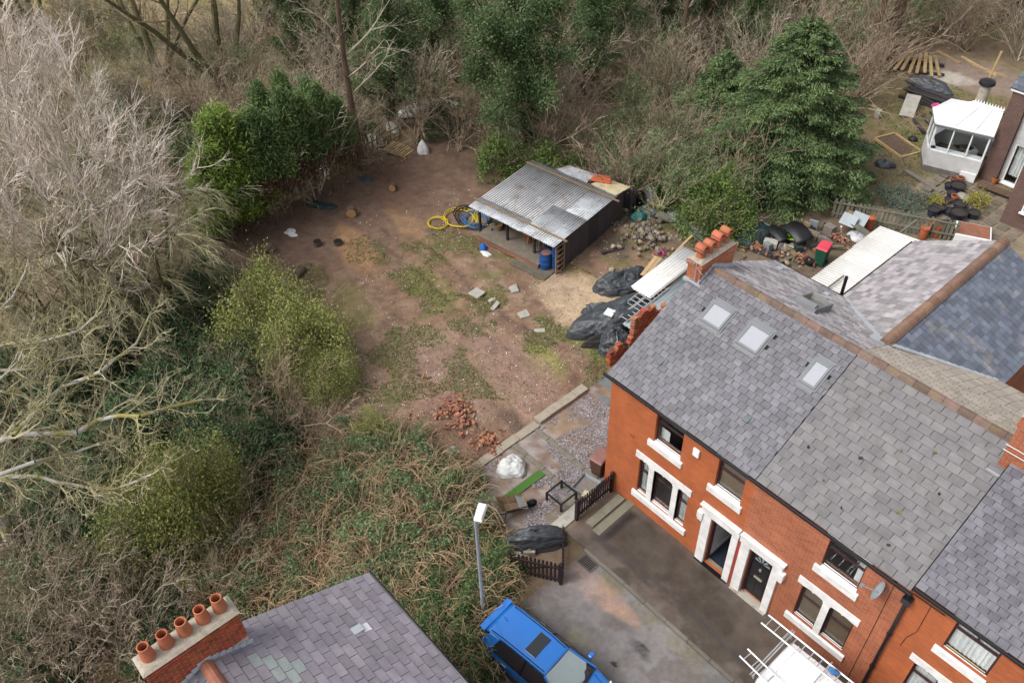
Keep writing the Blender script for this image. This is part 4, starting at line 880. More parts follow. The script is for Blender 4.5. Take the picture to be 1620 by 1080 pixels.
def scrub_proto(name, seed, twig, h, label, cat, group, stems=14, spread=.55, leaf=None, nl=0, size=.09, wd=1.0, lv2=5):
    rd = random.Random(seed); rg = np.random.default_rng(seed)
    st = [((rd.gauss(0, .25*wd), rd.gauss(0, .25*wd), 0), tuple(Vector((rd.gauss(0, spread), rd.gauss(0, spread), 1)).normalized()), h*rd.uniform(.75, 1.1), .035) for _ in range(stems)]
    sk = skeleton(rd, st, [dict(n=6, w=.10, t=-.01, kids=7, a=30, q=.5, rr=.6, rm=.012, s=.2), dict(n=5, w=.13, t=.03, kids=lv2, a=34, q=.5, rr=.6, rm=.010, s=.15), dict(n=4, w=.16, t=.03)])
    parts = [('stems', segmesh('stems', sk[0], MAT[twig], 4)), ('twigs', segmesh('twigs', sk[1]+sk[2], MAT[twig], 3))]
    if leaf:
        E = np.array([s[1] for s in sk[2]]); C = E[rg.integers(0, len(E), nl)]+rg.normal(size=(nl, 3))*.08; C = C[C[:, 2] > 0]
        parts.append(('foliage', npmesh('foliage', *leaves_np(C, size, rg), MAT[leaf])))
    return tree_obj(name, label, cat, group, parts)
def bramble_proto(seed, r, h, leaf, label, group, nl=11000, ns=95, twig='twig_tan'):
    rg = np.random.default_rng(seed); rd = random.Random(seed); segs = []
    for _ in range(ns):
        a = rd.uniform(0, 2*math.pi); q = rd.uniform(0, .55)*r; p = [q*math.cos(a), q*math.sin(a), h*.35*rd.random()]
        b_ = a+rd.gauss(0, .9); L = rd.uniform(.8, 1.7)*r*.75; top = rd.uniform(.75, 1.25)*h-p[2]*.6; n = 9; prev = tuple(p); sw = rd.gauss(0, .5)
        for i in range(1, n+1):
            t = i/n; c = (p[0]+L*t*math.cos(b_+sw*t), p[1]+L*t*math.sin(b_+sw*t), max(.03, p[2]+top*4*t*(1-t)*.85+rd.gauss(0, .03))); segs.append((prev, c, .013*(1-.5*t), .013*(1-.5*t))); 
            if rd.random() < .5:
                e = Vector(c)+Vector((rd.gauss(0, .22), rd.gauss(0, .22), rd.gauss(.05, .12))); segs.append((c, tuple(e), .008, .006))
            prev = c
    C = mound(rg, nl//14, r, r, h*1.05, .4, 0.0); C = C[vnoise(C[:, 0]*1.7+seed, C[:, 1]*1.7+seed*3, seed % 5) > .42]; V, F = cluster_leaves(rg, C, 14, (.14, .14, .09), .105, up=.8)
    return tree_obj('bramble_bush', label, 'bramble', group, [('stems', segmesh('stems', segs, MAT[twig], 3)), ('foliage', npmesh('foliage', V, F, MAT[leaf]))])
def ivy_parts(seed, H, spread, leaf, nleaf=16000, size=.13, twigs=True, bark='bark', twig='twig_grey', low=.12):
    rd = random.Random(seed); rg = np.random.default_rng(seed)
    st = [((0, 0, 0), (rd.gauss(0, .05), rd.gauss(0, .05), 1), H, H*.026)]
    sk = skeleton(rd, st, [dict(n=12, w=.04, t=.03, kids=26, a=52, q=spread, rr=.5, rm=.03, s=low), dict(n=6, w=.1, t=.07, kids=6, a=38, q=.5, rm=.014, s=.2), dict(n=5, w=.14, t=.05, kids=5, a=34, q=.55, rm=.009, s=.2), dict(n=3, w=.16, t=.03)])
    pts = []
    for s in sk[0]:
        for _ in range(5): pts.append(np.array(s[1])+np.array([rd.gauss(0, .35), rd.gauss(0, .35), rd.gauss(0, .3)]))
    for s in sk[1]: pts.append(s[1])
    for s in sk[2][::3]: pts.append(s[1])
    pts = np.array(pts); pts = pts[(pts[:, 2] > H*low*.6) & (pts[:, 2] < H*.97)]
    idx = rg.integers(0, len(pts), nleaf//10)
    V, F = cluster_leaves(rg, pts[idx], 10, (.26, .26, .24), size, up=.3)
    tw = [s for k in sk[2:] for s in k]
    return [('trunk', segmesh('trunk', sk[0]+sk[1], MAT[bark], 6)), ('ivy', npmesh('ivy', V, F, MAT[leaf])), ('twigs', segmesh('twigs', tw, MAT[twig], 3))]
def conifer_parts(seed, H, R, leaf, n=34000, base=.02, size=.30, bark='bark', power=.8, dens=1.0):
    rg = np.random.default_rng(seed); rd = random.Random(seed); segs = [((0, 0, 0), (0, 0, H*.97), H*.022, .02)]; C = []; A = []
    nb = int(250*dens)
    for i in range(nb):
        f = base+(1-base)*(i/nb)**.92; z = H*f; L = R*(1-f)**power*rd.uniform(.68, 1.12)+.15; a = i*2.399+rd.gauss(0, .25)
        d = Vector((math.cos(a), math.sin(a), .28-.25*(1-f))); p = Vector((0, 0, z)); prev = p.copy(); m_ = 7
        for k in range(1, m_+1):
            t = k/m_; q = p+Vector((d.x, d.y, 0))*L*t+Vector((0, 0, L*(d.z*t-.18*t*t))); segs.append((tuple(prev), tuple(q), .03*(1-t)+.008, .03*(1-t)+.006)); prev = q
        cnt = int(n/nb*(.25+1.5*(1-f)))
        t = rg.uniform(.12, 1.05, cnt)**.6; side = rg.normal(size=cnt)*(.10+.16*L*np.sin(np.clip(t, 0, 1)*2.4))*.55
        x = L*t; bx = np.array([d.x, d.y]); sx = np.array([-d.y, d.x])
        xy = x[:, None]*bx+side[:, None]*sx; zz = z+L*(d.z*t-.18*t*t)-np.abs(side)*.25-rg.uniform(0, .14, cnt)
        C.append(np.column_stack([xy, zz])); sg = np.sign(side)
        A.append(np.column_stack([np.tile(bx, (cnt, 1))*.9+sx*sg[:, None]*.55, np.full(cnt, -.30)]))
    C = np.concatenate(C); A = np.concatenate(A)
    V, F = leaves_np(C, size, rg, up=.8, asp=.34, axis=A)
    return [('trunk', segmesh('trunk', segs[:1], MAT[bark], 9)), ('branches', segmesh('branches', segs[1:], MAT[bark], 3)), ('foliage', npmesh('foliage', V, F, MAT[leaf]))]
def ley_parts(seed, H, R, leaf, n=9000, bare=.3, brown=.1):
    rg = np.random.default_rng(seed); rd = random.Random(seed); segs = []
    C = []; A = []
    pts = [(0, 0, 0)]
    for k in range(1, 9): pts.append((rd.gauss(0, .06), rd.gauss(0, .06), H*k/8*.97))
    tr = [(pts[k], pts[k+1], .075*(1-k/9), .075*(1-(k+1)/9)) for k in range(8)]
    for i in range(85):
        f = bare*.75+(1-bare*.75)*(i/85); z = H*f; L = R*(.35+.75*rd.random())*(1 if f < .6 else max(.1, (1-f)/.4)); a = rd.uniform(0, 2*math.pi)
        d = Vector((math.cos(a), math.sin(a), .75)).normalized(); segs.append(((0, 0, z-.25), tuple(Vector((0, 0, z))+d*L), .02, .006))
        cnt = int(n/85*(1.15 if f > bare else .35)); t = rg.uniform(.3, 1.05, cnt)
        c = np.array([0, 0, z])+t[:, None]*L*np.array(d)+rg.normal(size=(cnt, 3))*np.array([.2, .2, .26]); C.append(c); A.append(np.tile(np.array([d.x*.7, d.y*.7, .9]), (cnt, 1)))
    C = np.concatenate(C); A = np.concatenate(A); nb = int(len(C)*brown); low = np.argsort(C[:, 2])[:nb]; mask = np.ones(len(C), bool); mask[low] = False
    parts = [('trunk', segmesh('trunk', tr, MAT['barkred'], 6)), ('branches', segmesh('branches', segs, MAT['barkred'], 3)), ('foliage', npmesh('foliage', *leaves_np(C[mask], .25, rg, up=.4, asp=.2, axis=A[mask]), MAT[leaf]))]
    if nb: parts.append(('dead_foliage', npmesh('dead_foliage', *leaves_np(C[low], .2, rg, up=.2, asp=.3, axis=A[low]), MAT['leaf_needlebrown'])))
    return parts
def at(px, py, h=0.0):
    """ground point of something whose height-h point shows at the pixel"""
    z = h
    for _ in range(6):
        p = G(px, py, z); z = h+gz1(p.x, p.y)
    return (p.x, p.y, gz1(p.x, p.y)-.03)
RV = random.Random(11)
def spread(proto, items, used=[], where=None):
    """items: (px, py, h, scale[, zscale]); the first placement takes the prototype itself; where(px, py) -> phrase that ends the label"""
    base = proto['label']; gr = proto.get('group')
    for k, it in enumerate(items):
        loc = at(it[0], it[1], it[2]); sc = it[3]; zs = it[4] if len(it) > 4 else 1.0
        if proto.name not in used:
            used.append(proto.name); o = proto; o.location = loc; o.rotation_euler = (0, 0, RV.uniform(0, 6.28)); o.scale = (sc, sc, sc*zs)
        else: o = dup(proto, loc, RV.uniform(0, 6.28), (sc, sc, sc*zs))
        if where:
            ph = where(it[0], it[1]); o['label'] = base+' '+ph; o['group'] = gr+' '+ph
    return o
def region(px, py):
    if py > 860: return 'near the round-potted chimney'
    if py > 400: return 'below the lichen-crusted limbs' if px < 340 else 'beside the bramble bank'
    if px < 330: return 'at the pale silver tree'
    if px < 560: return 'behind the cypress row'
    if px < 720: return 'by the white sheet on the bank'
    if px < 930: return 'around the broad ivy-covered tree'
    if px < 1120: return 'between ivy tree and small conifer'
    if px < 1400: return 'behind the large conifer'
    return 'beyond the garden timber stack'
# ---- tall bare trees on the left
LV_SIL = [dict(n=9, w=.06, t=.02, kids=9, a=36, q=.62, rr=.55, rm=.05, s=.18), dict(n=7, w=.09, t=.06, kids=10, a=34, q=.52, rr=.55, rm=.022, s=.15), dict(n=5, w=.12, t=.07, kids=11, a=32, q=.52, rm=.013, s=.1), dict(n=4, w=.14, t=.05, kids=0, a=30, q=.5)]
sk, pr = bare_parts(3, [((0, 0, 0), (.05, .1, 1), 11.5, .2), ((.4, .2, 0), (.28, .05, 1), 10.5, .16), ((-.3, .2, 0), (-.25, -.2, 1), 10.5, .17), ((0, -.3, 0), (-.05, -.35, 1), 9.5, .14)], LV_SIL, 'barkpale', 'twig_silver', 6, 3, 2)
silver = tree_obj('bare_tree', 'leafless tree with pale silver-pink twigs', 'tree', 'pale silver leafless trees', pr)
spread(silver, [(100, 215, 9.0, .92), (5, 330, 9.0, .9), (70, 130, 6.0, .6)], where=lambda x, y: 'beside the lichen-limbed tree' if x < 50 else 'standing tallest below the rough field' if y > 150 else 'smaller and close to the rough field')
LV_OL = [dict(n=8, w=.07, t=-.01, kids=9, a=38, q=.62, rr=.55, rm=.045, s=.25), dict(n=8, w=.09, t=-.05, kids=11, a=30, q=.62, rr=.5, rm=.018, s=.15), dict(n=6, w=.10, t=-.13, kids=9, a=24, q=.55, rm=.010, s=.1), dict(n=4, w=.10, t=-.14)]
sk, pr = bare_parts(5, [((.2*math.cos(a), .2*math.sin(a), 0), (.33*math.cos(a), .33*math.sin(a), 1), 7.0, .15) for a in (0, 1.2, 2.5, 3.7, 5.0)], LV_OL, 'barkmoss', 'twig_olive', 6, 3, 2)
olive = tree_obj('bare_tree', 'domed leafless tree with drooping olive twigs', 'tree', 'drooping olive leafless trees', pr)
spread(olive, [(205, 425, 4.6, 1.08), (85, 480, 4.2, .9)], where=lambda x, y: 'overlooking the bare plot' if x > 150 else 'behind the lichen-crusted limbs')
# lichen-covered limbs reaching in from the left
lt = at(-70, 700, 6.0); rd = random.Random(9); limbs = []
LIMBS = [([(-70, 700), (0, 693), (22, 687), (122, 684), (155, 664), (189, 657), (222, 658), (267, 644), (320, 632)], 6.3, .11), ([(-70, 760), (0, 750), (55, 730), (84, 723), (120, 715), (160, 700)], 5.7, .08),
         ([(-70, 760), (0, 754), (62, 753), (89, 762), (142, 771), (184, 773), (222, 758), (240, 750)], 5.2, .075), ([(-70, 720), (20, 690), (67, 639), (100, 611), (138, 597), (160, 587), (178, 571), (215, 544), (231, 511)], 7.2, .085),
         ([(-70, 560), (0, 543), (33, 547), (67, 540), (100, 531), (127, 522), (150, 500)], 7.6, .08), ([(-70, 610), (0, 618), (40, 627), (64, 642), (90, 650)], 6.9, .06), ([(-70, 520), (0, 490), (20, 470), (40, 430), (45, 410)], 8.2, .06),
         ([(-70, 590), (0, 586), (55, 584), (90, 570), (140, 560)], 7.3, .06), ([(-70, 640), (0, 600), (30, 570), (55, 500)], 7.9, .05)]
trs = []; tws = []
hub = G(-70, 690, 5.0)
base = Vector((hub.x-.5, hub.y-.6, gz1(hub.x, hub.y)-.1))
q0 = base
for k in range(1, 7):
    q1 = base.lerp(Vector((hub.x, hub.y, 5.0)), k/6)+Vector((rd.gauss(0, .05), rd.gauss(0, .05), 0)); trs.append((tuple(q0-base), tuple(q1-base), .3-.02*k, .28-.02*k)); q0 = q1
for pts, z, r in LIMBS:
    P = [Vector((hub.x, hub.y, 5.0))]+[G(x, y, z+.5*math.sin(i*1.3+z)*.6) for i, (x, y) in enumerate(pts)]; n = len(P)
    stn = []
    for i in range(n-1):
        ra, rb = r*(1-.7*i/n), r*(1-.7*(i+1)/n); trs.append((tuple(P[i]-base), tuple(P[i+1]-base), ra, rb)); dv = (P[i+1]-P[i]).normalized()
        for _ in range(4 if i > 0 else 0):
            nd = (dv*.6+Vector((rd.gauss(0, .7), rd.gauss(0, .7), rd.gauss(.25, .6)))).normalized(); pp = P[i].lerp(P[i+1], rd.random())-base; stn.append((tuple(pp), tuple(nd), rd.uniform(.9, 1.9), max(.02, ra*.45)))
    stn.append((tuple(P[-1]-base), tuple(dv), 1.3, r*.3))
    s = skeleton(rd, stn, [dict(n=6, w=.2, t=.03, kids=6, a=45, q=.5, rm=.014, s=.1), dict(n=5, w=.22, t=.04, kids=3, a=45, q=.55, rm=.010, s=.1), dict(n=3, w=.2, t=.05)]); tws += s[0]+s[1]+s[2]
tree_obj('lichen_tree', 'leafless tree with white and mustard lichen-crusted limbs spreading sideways', 'tree', None, [('trunk', segmesh('trunk', trs, MAT['lichen'], 8)), ('crown', segmesh('crown', tws, MAT['twig_lichen'], 3))], tuple(base))
# ---- multi-stemmed trees at the field edge
LV_F = [dict(n=10, w=.05, t=.02, kids=8, a=38, q=.45, rr=.5, rm=.05, s=.35), dict(n=6, w=.1, t=.05, kids=8, a=38, q=.5, rm=.02, s=.2), dict(n=5, w=.13, t=.04, kids=6, a=36, q=.5, rm=.014, s=.15), dict(n=3, w=.15, t=.03)]
_, pr = bare_parts(21, [((0, 0, 0), (.1, .15, 1), 12, .30), ((.3, -.2, 0), (-.05, -.35, 1), 11, .25), ((-.3, .1, 0), (-.2, -.75, 1), 11, .24), ((.2, .3, 0), (.25, .4, 1), 10, .2)], LV_F, 'barkmoss', 'twig_brown', 8, 3, 1)
field = tree_obj('field_tree', 'mossy leafless tree of several leaning trunks at the field edge', 'tree', 'mossy leaning trees at the field edge', pr)
field.location = at(352, 138); dup(field, at(258, 128), 2.3, .9); dup(field, at(60, 60), 1.0, .9); dup(field, at(430, 40), 4.0, .8)
_, pr = bare_parts(22, [((0, 0, 0), (.05, .02, 1), 13, .24)], [dict(n=12, w=.03, t=.03, kids=12, a=50, q=.3, rr=.4, rm=.04, s=.3)]+LV_F[1:], 'barkred', 'twig_grey', 8, 3, 1)
tall = tree_obj('woodland_tree', 'tall straight leafless tree', 'tree', 'tall leafless trees', pr)
TALL = [(575, 268, 0, 1.0), (660, 120, 0, .9), (700, 90, 0, .8), (985, 70, 0, .9), (1075, 120, 0, .8), (1180, 70, 0, .9), (1370, 110, 0, 1.0), (1390, 106, 0, .95), (1405, 98, 0, .9), (1250, 60, 0, .9), (1330, 60, 0, .8), (520, 130, 0, .85), (1120, 40, 0, .9), (1480, 30, 0, .8), (1560, 40, 0, .85), (870, 60, 0, .8)]
spread(tall, TALL, where=region)
# ---- ivy-clad trees
iv = tree_obj('ivy_tree', 'ivy-wrapped tall tree', 'tree', 'ivy-wrapped trees', ivy_parts(31, 9.5, .28, 'leaf_ivy', 26000))
spread(iv, [(622, 205, 0, .95), (500, 130, 0, .85), (955, 105, 0, .95), (660, 60, 0, .95), (1045, 95, 0, .9), (1105, 60, 0, .8), (1300, 50, 0, .8), (1440, 40, 0, .75), (1215, 30, 0, .8), (590, 60, 0, .8), (880, 40, 0, .9), (750, 60, 0, .9), (1590, 30, 0, .75), (460, 60, 0, .9), (560, 120, 0, .85), (690, 130, 0, .9), (920, 150, 0, .8), (980, 30, 0, .9), (790, 10, 0, 1.0), (1080, 10, 0, .9), (1160, 120, 0, .7), (620, 10, 0, .95), (1380, 10, 0, .8)], where=region)
iv2 = tree_obj('ivy_tree', 'broad evergreen ivy-covered tree rising behind the tin-roofed shed', 'tree', None, ivy_parts(33, 9.6, .46, 'leaf_ivy', 52000, .14, low=.06)); iv2.location = at(828, 232); iv2.rotation_euler.z = 1
# ---- conifers
cf = tree_obj('conifer', 'large spreading green conifer behind the junk-filled yard', 'conifer', None, conifer_parts(41, 8.7, 5.1, 'leaf_conifer', 190000, .03, .17, power=.66)); cf.location = at(1234, 280)
cs = tree_obj('conifer', 'small conifer with drooping sprays at the big conifer\'s side', 'conifer', None, conifer_parts(42, 5.0, 2.9, 'leaf_conifer', 46000, .06, .18, dens=.6, power=.7)); cs.location = at(1132, 212)
ley = tree_obj('cypress_tree', 'bright green cypress in the row along the plot\'s paling fence', 'conifer', 'cypress row along the paling fence', ley_parts(51, 6.2, 1.35, 'leaf_ley', 13500, .10, .03))
spread(ley, [(355, 388, 0, .88, .9), (378, 378, 0, 1.0, 1.05), (402, 368, 0, .95, 1.12), (385, 350, 0, 1.0, 1.0), (425, 352, 0, .9, 1.05), (345, 370, 0, .85, .8)])
ley2 = tree_obj('cypress_tree', 'dark cypress with bare stems and browned lower branches by the fence', 'conifer', 'dark thinning cypresses by the fence', ley_parts(52, 6.3, 1.15, 'leaf_ley2', 9500, .36, .16))
spread(ley2, [(440, 356, 0, .95, 1.05), (462, 346, 0, 1.0, .9), (484, 334, 0, .95, 1.1), (506, 322, 0, 1.0, .95), (530, 304, 0, .9, 1.05), (552, 288, 0, .9, .85), (450, 322, 0, .95, 1.1), (512, 274, 0, .9, .95), (480, 300, 0, .9, 1.15)])
# ---- evergreen bushes
lau = bush_proto('laurel_bush', 61, 'leaf_mid', 1.5, 1.9, 420, 13, .13, .16, 'rounded mid-green laurel bush near the tin-roofed shed', 'bush', 'laurel bushes round the shed and yard')
spread(lau, [(852, 262, .8, 1.05, 1.0), (790, 248, 1.0, .9, 1.4), (1115, 345, .7, .9), (1140, 318, 1.2, 1.1, 1.3), (1012, 285, .8, .8, 1.2), (1085, 300, 1.0, .9, 1.3), (1165, 350, .7, .8), (905, 262, .6, .7)])
yb = bush_proto('privet_bush', 62, 'leaf_yellow', 1.8, 2.4, 900, 16, .085, .20, 'yellow-green feathery bush', 'bush', 'yellow-green boundary bushes', stems=14)
spread(yb, where=region, items=[(425, 495, 1.8, 1.2, 1.35), (475, 540, 1.4, 1.1, 1.25), (515, 590, .8, .75), (280, 775, 2.8, 1.2, 1.7), (222, 830, 2.4, 1.1, 1.5), (305, 745, 3.6, .85, 2.0), (590, 690, .3, .55), (340, 900, .8, .5), (400, 450, .8, .6)])
dk = bush_proto('holly_bush', 63, 'leaf_dark', 1.9, 2.2, 640, 13, .13, .17, 'dark green glossy bush', 'bush', 'dark bushes')
spread(dk, [(290, 640, .3, 1.3), (230, 690, .4, 1.2), (360, 720, -.3, 1.1), (310, 560, .2, 1.1), (90, 830, 1.2, 1.25), (160, 880, 1.0, 1.1), (60, 760, .6, 1.0), (180, 560, .2, 1.3), (120, 640, .3, 1.3), (30, 640, .3, 1.3), (400, 620, -.2, 1.1), (400, 700, -.5, 1.1), (160, 250, 2.6, .45), (200, 170, .2, .8), (280, 190, .3, .8), (310, 240, .6, .8), (700, 200, .2, .7), (570, 215, .3, .7), (440, 740, -.4, 1.0), (340, 480, .2, 1.0), (270, 1000, .8, .8), (60, 1030, .6, .9)], where=region)
gd = bush_proto('golden_shrub', 64, 'leaf_gold', .55, .9, 70, 14, .09, .12, 'golden yellow shrub among the plant pots on the patio', 'shrub', 'golden patio shrubs', stems=10)
spread(gd, [(1480, 318, .4, .85), (1546, 318, .4, 1.05)])
gf = bush_proto('flowering_shrub', 65, 'leaf_gold', .9, 1.2, 110, 14, .10, .15, 'yellow flowering shrub beside the round chimney pots', 'shrub', None, stems=14); gf.location = at(305, 925, .9)
tg = G(122, 245, 6.4); dup(lau, (tg.x, tg.y, 5.8), 1.0, .42, 'tuft of bright green ivy growing in the crown of the drooping olive tree')['group'] = 'ivy tuft in the tree crown'
# ---- bare scrub
sb = scrub_proto('scrub_bush', 71, 'twig_brown', 2.9, 'tangled leafless brown scrub', 'bush', 'brown scrub', 13)
sg = scrub_proto('scrub_bush', 72, 'twig_grey', 3.4, 'leafless grey-tan thicket', 'bush', 'grey thickets', 12, .42, 'leaf_brown', 500, .08)
so_ = scrub_proto('scrub_bush', 73, 'twig_olive', 2.6, 'olive scrub with sparse leaves', 'bush', 'olive scrub', 12, .5, 'leaf_bramble', 1700, .10)
items = {0: [], 1: [], 2: []}; occ = []
def blocked(x, y):
    if -23.2 < x < 1.5 and -3.6 < y < 12.5+.22*(x+12): return True
    if x > -8.6 and y < 44 and y > 12: return True
    if x > -1: return True
    return False
tries = 0
while sum(len(v) for v in items.values()) < 290 and tries < 9000:
    tries += 1; px, py = RV.uniform(-40, 1640), RV.uniform(-70, 340)
    p = G(px, py)
    if blocked(p.x, p.y) or any((p.x-a)**2+(p.y-b)**2 < 2.0 for a, b in occ): continue
    if px < 380 and py < 45 and RV.random() < .75: continue
    occ.append((p.x, p.y)); g = RV.random(); k = (1 if g < .5 else 0 if g < .85 else 2) if px < 700 else (0 if g < .45 else 1 if g < .7 else 2)
    items[k].append((px, py, 0, RV.uniform(.85, 1.45), RV.uniform(.75, 1.1)))
items[0] += [(455, 668, .8, 1.15), (430, 620, .6, .9), (500, 700, .4, .8), (180, 910, 1.0, 1.0), (420, 770, .3, .7)]
items[1] += [(60, 950, 1.0, 1.1), (350, 880, .8, .8), (130, 1000, 1, 1.0), (210, 960, .8, .8), (395, 830, .4, .8), (20, 1040, 1, 1.0), (380, 610, .6, .9), (120, 930, 1, 1.1), (40, 900, 1, 1.1), (170, 1010, .9, 1.0), (90, 1060, .8, 1.0), (60, 860, 1.2, .9), (230, 1040, .6, .9), (150, 950, 1, 1.0), (330, 960, .6, .8)]
items[2] += [(140, 800, 1, 1.0), (350, 760, .3, .8), (100, 900, .8, 1.0), (20, 980, .8, 1.0), (200, 920, .8, .9), (310, 690, .4, .9), (380, 660, .3, .9), (430, 580, .3, .8), (330, 620, .4, 1.0)]
spread(sb, items[0], where=region); spread(sg, items[1], where=region); spread(so_, items[2]+[(930, 250, .4, .8), (990, 240, .4, .9), (1040, 230, .5, .9), (1075, 255, .5, .9), (1100, 200, .5, 1.0), (1010, 180, .4, 1.0), (1035, 290, .3, .7)], where=region)
# ---- bramble bank
br = bramble_proto(81, 1.7, 1.3, 'leaf_bramble', 'sprawling tan-caned bramble bush', 'tan-caned brambles')
BR = [(430, 800, .6, 1.1), (500, 770, .6, 1.1), (565, 745, .5, 1.1), (620, 735, .4, 1.0), (600, 815, .6, 1.15), (665, 770, .4, 1.0), (535, 855, .7, 1.2), (680, 845, .6, 1.15), (620, 895, .6, 1.2), (715, 800, .4, .95), (480, 865, .7, 1.15), (410, 885, .7, 1.1), (450, 930, .7, 1.1), (380, 935, .7, 1.0), (570, 700, .3, .8), (720, 760, .2, .6), (520, 930, .7, 1.1), (600, 940, .6, 1.1), (640, 700, .2, .6), (690, 740, .2, .6), (555, 800, .5, 1.1)]
spread(br, BR, where=lambda x, y: 'near the round-potted chimney' if x < 500 else 'along the lilac slate roof' if y > 850 else 'bordering the bare plot' if y < 780 else 'on the open bank')
b2 = bramble_proto(82, 1.5, 1.4, 'leaf_ivy', 'dense ivy-green bramble bush crowding the lamp post and blue car', 'ivy-green brambles near the car', 8200, 60)
spread(b2, [(770, 900, .5, .75), (740, 930, .6, .9), (775, 945, .5, .7), (700, 960, .6, .95), (735, 1000, .5, .9), (680, 1000, .5, .9), (745, 1050, .3, .7), (655, 960, .6, .9), (760, 860, .5, .7), (715, 1050, .3, .7), (760, 1000, .3, .6), (420, 850, .5, .8), (590, 770, .5, .7)])
# ---- loose cover: leaf litter, weeds, field grass
def scatter_px(n, x0, x1, y0, y1, rg, ok):
    P = np.column_stack([rg.uniform(x0, x1, n), rg.uniform(y0, y1, n)]); D = (P[:, :1]-810)*_R-(P[:, 1:]-540)*_U+FPX*_f
    t = -CAM[2]/D[:, 2]; X = CAM+D*t[:, None]; m = ok(X[:, 0], X[:, 1]); X = X[m]; X[:, 2] = gz(X[:, 0], X[:, 1]); return X
rg = np.random.default_rng(5)
inplot = lambda x, y: (x > -23.3) & (x < -3.7) & (y > -4.2) & (y < 11.5)
X = scatter_px(26000, -60, 1660, -80, 420, rg, lambda x, y: ~((x > -23) & (x < 2) & (y > -3.9) & (y < 11)) & (x < -.5) & ~((x > -9) & (y > 12)))
X[:, 2] += rg.uniform(.02, .25, len(X)); o = link('undergrowth', npmesh('undergrowth', *leaves_np(X, .16, rg, up=.7), MAT['leaf_brown'])); tag(o, 'fallen leaves and dead stalks covering the woodland floor', 'leaf litter', None, 'stuff')
X = scatter_px(22000, -60, 900, 380, 1080, rg, lambda x, y: (y < -4.0) & (x < .5) & (y > -30)); X[:, 2] += rg.uniform(.02, .4, len(X)); o = link('undergrowth', npmesh('undergrowth', *leaves_np(X, .17, rg, up=.5), MAT['leaf_brown'])); tag(o, 'dead leaves and low stalks carpeting the shaded bank', 'leaf litter', None, 'stuff')
X = scatter_px(16000, 380, 1000, 250, 700, rg, inplot); X[:, 2] += .015; o = link('leaf_litter', npmesh('leaf_litter', *leaves_np(X, .055, rg, up=2.5, asp=.7), MAT['litter'])); tag(o, 'small brown leaves and debris strewn over the bare plot', 'leaf litter', None, 'stuff')
X = scatter_px(60000, 450, 960, 330, 640, rg, lambda x, y: inplot(x, y)); w = fbm(X[:, 0], X[:, 1], .55, 6, 4); _s = G(925, 480); _t = G(820, 600); X = X[(w > .53) & (X[:, 0] > -19) & (((X[:, 0]-_s.x)/2.6)**2+((X[:, 1]-_s.y)/1.7)**2 > 1) & (((X[:, 0]-_t.x)/3.0)**2+((X[:, 1]-_t.y)/1.3)**2 > 1)]; X[:, 2] += .03; o = link('weeds', npmesh('weeds', *leaves_np(X, .085, rg, up=.5, asp=.4), MAT['grass'])); tag(o, 'patchy weeds and grass growing on the bare plot', 'weeds', None, 'stuff')
X = scatter_px(9000, 1390, 1600, 100, 330, rg, lambda x, y: (x > -8.6) & (x < -2.5) & (y > 22.5) & (y < 38)); X[:, 2] += .04; o = link('rough_grass', npmesh('rough_grass', *leaves_np(X, .13, rg, up=.3, asp=.3), MAT['grass'])); tag(o, 'rough grass round the conservatory garden', 'grass', None, 'stuff')
# ================================================================ plot: footings, paving, fences
fd = thing('concrete_footing', 'pale concrete foundation strips of a demolished wall beside the end house', 'foundation', (-3.7, -1, 0))
def beam(x0, x1, y0, y1, h, n, ax, mat='concrete', par=fd, nm='strip'):
    L = (x1-x0) if ax == 'x' else (y1-y0); cuts = [0]+sorted((i+RV2.uniform(-.2, .2))/n for i in range(1, n))+[1]
    for a, c in zip(cuts, cuts[1:]):
        dx, dy = RV2.uniform(-.012, .012), RV2.uniform(-.012, .012); hh = h+RV2.uniform(-.012, .012)
        if ax == 'x': MB().box(x0+L*a, x0+L*c-.012, y0+dy, y1+dy, -.15, hh).build(nm, MAT[mat], par, bevel=.015)
        else: MB().box(x0+dx, x1+dx, y0+L*a, y0+L*c-.012, -.15, hh).build(nm, MAT[mat], par, bevel=.015)
RV2 = random.Random(4)
beam(-3.92, -3.56, -4.5, .12, .07, 5, 'y'); beam(-4.0, -3.62, .18, 2.85, .17, 4, 'y'); beam(-3.54, -.25, -.22, -.02, .05, 5, 'x', 'oldconcrete'); beam(-3.54, -.55, -1.36, -1.16, .05, 4, 'x', 'oldconcrete')
def pslab(name, px, z0, h, mat, label=None, cat=None, group=None, parent=None, bevel=.01):
    P = [G(x, y, z0) for x, y in px]; b = MB(); b.prism([(p.x, p.y) for p in P], z0-.04, z0+h)
    o = b.build(name, MAT[mat], parent, bevel=bevel)
    if label: tag(o, label, cat, group)
    return o
pslab('concrete_slab', [(922, 600), (962, 578), (985, 600), (962, 645)], 0, .03, 'tarmacvent', 'dark grey concrete slab with round stains at the house corner', 'slab')
pslab('stone_doorstep', [(868, 833), (910, 797), (914, 818), (876, 850)], .0, .06, 'paleconcrete', 'pale stone threshold between the picket fence and the gate', 'threshold')
st = thing('paving_slabs', 'three worn grey paving slabs leading to the garden gate', 'paving', tuple(G(885, 805)))
for q in ([(859, 820), (872, 806), (886, 820), (872, 832)], [(874, 805), (890, 792), (903, 803), (888, 818)], [(890, 790), (903, 780), (914, 789), (903, 801)]): pslab('slab', q, 0, .03, 'paving', parent=st)
sp = thing('timber_step', 'two weathered timber planks laid as a step against the front wall', 'planks', tuple(G(960, 815)))
for q in ([(926, 826), (978, 782), (989, 790), (938, 834)], [(937, 839), (995, 790), (1006, 797), (948, 848)]): pslab('plank', q, .05, .06, 'greytimber', parent=sp)
